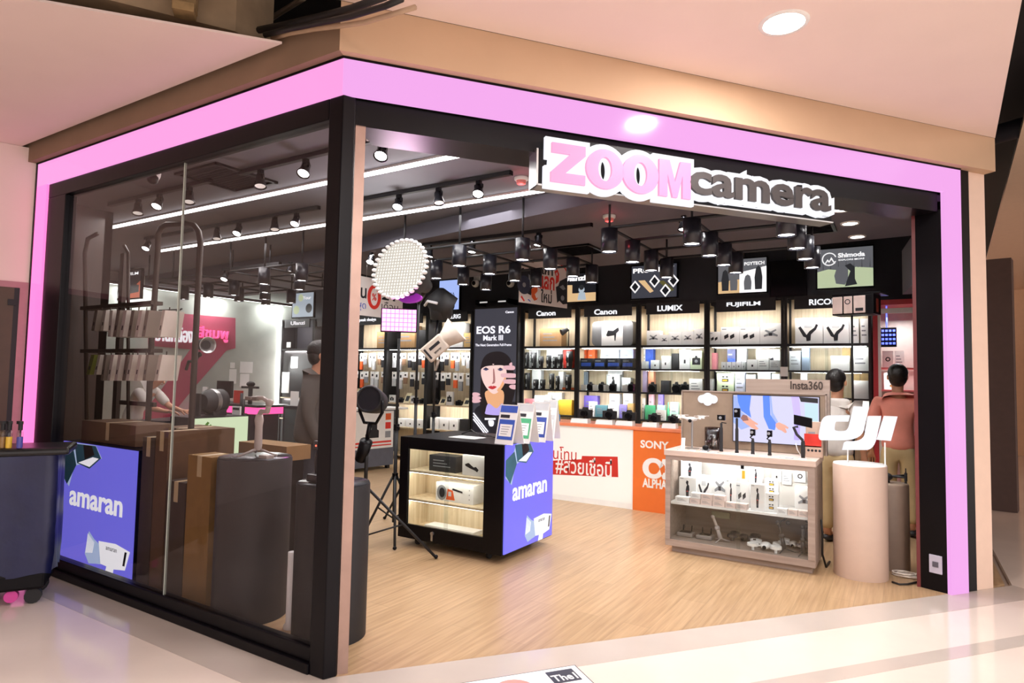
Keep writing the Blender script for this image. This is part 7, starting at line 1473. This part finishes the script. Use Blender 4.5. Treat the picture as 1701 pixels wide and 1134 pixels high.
# ---------------------------------------------------------------- hanging promotional posters
def poster(lab, corner, ucorner, dep, head, paint, name='hanging_poster'):
    c0 = at(*corner, dep); ux = V((math.sin(head), math.cos(head), 0)); n = ux.cross(V((0, 0, 1))); F = Fr(c0, ux)
    u1 = (ppl(*ucorner, c0, n)-c0).dot(ux); t = thing(name, lab, 'poster', c0, group='paper posters hanging from the ceiling'); paint(F, u1, n, c0, t)
def sp(F, c0, n, *P): return [(lambda a: ((a-c0).dot(F.u), a.z-c0.z))(ppl(x, y, c0, n)) for x, y in P]
PAP = mat('poster_white', '#e6dfdc', .6, var=.02)
def strings(F, u1, z1, t):
    for u in (.1*u1, .9*u1): b = B().use(STEEL); p = F.p(u, z1, -.004); b.tube([p-V((0, 0, .01)), V((p.x, p.y, 3.11))], .003, 5); b.build('hanging_wire', t)
def paint2(F, u1, n, c0, t):
    h = sp(F, c0, n, (866, 427))[0][1]; b = B().use(PAP); b.fbox(F, 0, u1, 0, h, -.006, 0); b.build('sheet', t); S = lambda *P: sp(F, c0, n, *[(860+x/11.34, 420+y/11.34) for x, y in P]); b = B(); k = iter([.0004*i for i in range(40)])
    def pl_(m, *P): b.use(m).flat(F, S(*P), next(k), .0012)
    pl_(INK, (70, 290), (110, 280), (140, 340), (220, 280), (310, 340), (320, 400), (350, 480), (350, 580), (280, 620), (250, 800), (160, 750), (70, 760), (60, 500))
    pl_(GREYP, (200, 400), (250, 430), (280, 560), (240, 640), (210, 520)); u, v = S((118, 600))[0]; b.use(mat('poster_lens_blue', '#31354a', .4)).disc(F, u, v, .12, next(k)+.001, .001); b.use(GREYP).disc(F, u, v, .03, next(k)+.002, .001)
    pl_(ORNG, (255, 680), (370, 590), (370, 720), (320, 780), (350, 860), (380, 830), (360, 880), (310, 900), (260, 830)); pl_(REDB, (690, 350), (740, 300), (780, 400), (770, 540), (710, 590), (720, 450)); pl_(PAP, (718, 380), (742, 360), (750, 420), (728, 430))
    pl_(INK, (790, 530), (930, 460), (930, 960), (850, 970), (780, 900), (740, 940), (715, 640), (760, 620)); pl_(GREYP, (780, 640), (850, 600), (900, 680), (850, 700)); u, v = S((838, 850))[0]; b.use(GREYP).disc(F, u, v, .035, next(k)+.002, .001)
    pl_(REDB, (800, 235), (880, 300), (940, 420), (940, 380), (900, 290), (830, 230)); pl_(REDB, (50, 830), (70, 800), (130, 900), (110, 915)); pl_(BLUEP, (180, 880), (200, 870), (240, 910), (230, 920))
    def tx(s, x0, y0, x1, y1, m, off): a_ = S((x0, y1))[0]; c_ = S((x1, y0))[0]; b.use(m).text(F, s, a_[0], a_[1], c_[0], c_[1], .004, .001, off)
    tx('เก่า', 455, 260, 660, 400, INK, .03); tx('แลก', 395, 465, 690, 668, REDB, .03); tx('ใหม่', 430, 705, 640, 930, INK, .02); tx('Canon', 190, 130, 300, 170, mat('poster_dark_red', '#7c2c30', .5), .03); b.build('print', t); strings(F, u1, h, t)
poster('hanging white poster with two cameras and red exchange lettering', (862, 501.5), (942, 510), 8.0, math.radians(14.7), paint2)
def paint1(F, u1, n, c0, t):
    h = sp(F, c0, n, (598, 458))[0][1]; b = B().use(PAP); b.fbox(F, -.35, u1, 0, h, -.006, 0); b.build('sheet', t); S = lambda *P: sp(F, c0, n, *[(600+x/5.67, 360+y/5.67) for x, y in P]); b = B()
    def tx(s, x0, y0, x1, y1, m, off, q=.001): a_ = S((x0, y1))[0]; c_ = S((x1, y0))[0]; b.use(m).text(F, s, a_[0], min(a_[1], c_[1]), c_[0], max(a_[1]+.05, c_[1]), q, .001, off)
    u, v = S((122, 755))[0]; e = S((185, 750))[0][0]-u; g = S((122, 640))[0][1]-v; b.use(RD).ring(F, u, v, e, e*.56, .001, .003, 30, ev=g/e, evi=g*.72/(e*.56)); tx('%', 100, 725, 145, 785, RD, .02)
    a_ = S((-60, 740))[0]; b.use(INK).text(F, 'ผ่อน', a_[0]-.15, a_[1]-.02, S((50, 700))[0][0], a_[1]+.18, .001, .001, .02); b.use(BLUEP).text(F, 'นานสุด', a_[0]-.15, a_[1]-.18, S((45, 790))[0][0], a_[1]-.08, .001, .001, .0)
    a_ = S((192, 800))[0]; b.use(INK).text(F, '24', a_[0], a_[1]+.03, a_[0]+.26, a_[1]+.18, .001, .001, .03); b.text(F, 'เดือน', a_[0], a_[1]-.11, a_[0]+.3, a_[1]+.01, .001, .001, .0); b.build('print', t); strings(F, u1, h, t)
poster('hanging white poster with a big red zero behind the corner post', (600, 523.5), (668, 537), 8.0, math.radians(3), paint1)
# ---------------------------------------------------------------- outside: door, covered cart, sticker, far panel
t = thing('door_1', None, None, LW0); t['kind'] = 'structure'
DF = Fr(LW0+LWA*1.2, -LWA); dz = 2.316; b = B().use(mat('dusty_pink_frame', '#b07f86', .6)); b.fbox(DF, 1.125, 1.185, 0, dz, .0, .012); b.fbox(DF, .12, 1.125, dz-.05, dz, .0, .012); b.fbox(DF, .12, .18, 0, dz-.05, .0, .012); b.build('door_frame', t)
b = B().use(mat('brown_door_leaf', '#4a3422', .5)); b.fbox(DF, .18, 1.09, 0, dz-.05, .0, .006); b.build('door_leaf', t)
b = B().use(BLK2); b.fbox(DF, 1.09, 1.125, 0, dz-.05, .0, .008); b.fbox(DF, 1.05, 1.105, dz-.2, dz-.15, .006, .02); b.build('door_hinge', t)
b = B().use(mat('bronze_handle', '#6a5138', .4, .8)); b.fbox(DF, 1.03, 1.08, .95, 1.07, .006, .015); b.tube([DF.p(1.055, 1.0, .01), DF.p(1.055, 1.0, .05), DF.p(.95, 1.0, .055)], .01); b.build('door_handle', t)
NAVY = mat('navy_vinyl_cover', '#121741', .35, var=.15, bump=.5, scale=5)
ca = math.radians(60); CO = V((-4.99, 2.12, 0)); CA = -V((math.cos(ca), math.sin(ca), 0)); CB = V((-math.sin(ca), math.cos(ca), 0)); CL, CW = 1.1, .40
zt = 1.02
t = thing('covered_cart', 'cart under a dark navy cover by the pink wall', 'covered cart', CO+CA*.5+CB*.2)
GF = Fr(CO, CA, (0, 0, 1))                 # normal: CA x z, pointing out of the long visible side
sg = 1 if GF.n.dot(CB) < 0 else -1
def cbox(b, a0, a1, b0, b1, z0, z1): b.hexa([CO+CA*a+CB*q_+V((0, 0, z)) for z in (z0, z1) for a, q_ in ((a0, b0), (a1, b0), (a1, b1), (a0, b1))])
b = B().use(BLK); cbox(b, .03, CL, .0, CW-.02, .10, .22); b.build('tray', t, bev=.02)
b = B().use(NAVY); pts = []
rg = [(0, 0), (CL, 0), (CL, CW), (0, CW)]
for i in range(4):
    a_, c_ = rg[i], rg[(i+1) % 4]
    for k in range(16): s_ = k/16; pts.append((a_[0]+(c_[0]-a_[0])*s_, a_[1]+(c_[1]-a_[1])*s_))
m = len(pts); vs = []
for j, z in enumerate((.2, .34, .55, .78, zt-.07, zt-.02)):
    for i, (x, y) in enumerate(pts):
        wv = (.014*math.sin(i*1.1+j*.5)+.01*math.sin(i*.47+1.3*j))*(1-j/6); sx_, sy_ = (x-CL/2), (y-CW/2); l_ = math.hypot(sx_, sy_)
        q_ = CO+CA*(CL/2+sx_*(1+wv/l_))+CB*(CW/2+sy_*(1+2*wv/l_)); vs.append((q_.x, q_.y, z+.012*math.sin(i*1.3)*(j == 0)))
b.add(vs, [(j*m+i, j*m+(i+1) % m, (j+1)*m+(i+1) % m, (j+1)*m+i) for j in range(5) for i in range(m)], True); b.build('navy_cover', t)
b = B().use(mat('black_vinyl_lid', '#141416', .3, bump=.3, scale=6)); cbox(b, -.07, CL+.03, -.02, CW-.0, zt-.02, zt+.035); b.build('lid', t, bev=.02)
for a_, q_ in ((.1, .06), (.1, CW-.06), (CL-.1, .06)): b = B().use(BLK2); p = CO+CA*a_+CB*q_; b.cyl(p-CB*.02+V((0, 0, .05)), p+CB*.02+V((0, 0, .05)), .05); b.cyl(p+V((0, 0, .06)), p+V((0, 0, .11)), .015); b.build('caster', t)
b = B().use(mat('pink_caster_brake', '#d2469a', .5)); p = CO+CA*.22+CB*.05; b.cyl(p-CB*.01+V((0, 0, .06)), p+CB*.03+V((0, 0, .06)), .04); b.build('pink_brake', t)
for k, (px, m, lab) in enumerate(((3, mat('amber_bottle', '#8a6a3c', .3), 'brown spray bottle, at the end of three on the navy cart'), (14, mat('yellow_liquid', '#d8b23c', .25), 'spray bottle of yellow liquid on the navy cart'), (32, mat('violet_liquid', '#4a4a9a', .25), 'spray bottle of violet liquid on the navy cart'))):
    p = PF(px, 744, zt+.037); t = thing('spray_bottle', lab, 'bottle', (p.x, p.y, zt+.0365), group='bottles on the navy cart'); x, y, z = p.x, p.y, zt+.0365
    b = B().use(m); b.lathe((x, y, z), [(.017, 0), (.018, .01), (.018, .07), (.017, .075)], n=16); b.build('bottle_body', t)
    b = B().use(CLEAR); b.lathe((x, y, z), [(.018, .075), (.018, .1), (.01, .125), (0, .125)], n=16); b.build('bottle_neck', t)
    b = B().use(BLK2); b.cyl((x, y, z+.12), (x, y, z+.165), .013); b.box(x-.035, x+.012, y-.012, y+.012, z+.16, z+.18); b.build('pump_head', t)
P4 = [PF(742, 1140), PF(955, 1104), PF(992, 1140)]; ux = (PF(955, 1104)-PF(742, 1138)); ux.z = 0; ux.normalize(); vy = V((0, 0, 1)).cross(ux); c = PF(955, 1104); F = Fr((c.x, c.y, 0), ux, vy)
t = thing('floor_sticker', 'white floor sticker with dark logo square before the entrance', 'floor sticker', (c.x, c.y, .0)); b = B().use(INK); b.fbox(F, -.78, 0, -.5, 0, -.0015, .0009); b.use(WHT).fbox(F, -.775, -.006, -.49, -.006, .0009, .0014); b.build('sheet', t)
b = B().use(mat('sticker_navy', '#2a2c3c', .4)); b.fbox(F, -.2, -.04, -.17, -.035, .0014, .002); b.use(WHT).text(F, 'The1', -.19, -.15, -.05, -.08, .002, .0006, .02); b.use(mat('sticker_coral', '#ee8f86', .4)).disc(F, -.42, -.16, .11, .0014, .0006); b.use(mat('sticker_orange', '#f2a35e', .4)).disc(F, -.47, -.2, .1, .0021, .0004); b.build('print', t)
a, c = PF(1641, 846), PF(1690, 852); zt = at(1690, 423, (c-CAM).dot(FWD)).z; b = B().use(mat('dark_brown_far_panel', '#4f3d37', .7)); b.prism([V((.62, 10.45, 0)), V((c.x, c.y, 0)), V((c.x+.05, c.y+.25, 0)), V((.62, 10.7, 0))], (0, 0, zt)); struct('wall_far_panel', b)
b = B().use(mat('pale_far_shelf', '#d9c9c0', .6)); b.box(2.2, 6, 15.2, 15.6, 0, .9); b.use(mat('dark_far_shop', '#4a4038', .7)).box(2.2, 6, 15.6, 15.7, .9, 2.2); b.use(WHT).box(2.2, 6, 15.5, 15.65, 2.2, 2.7); struct('wall_far_shop', b)
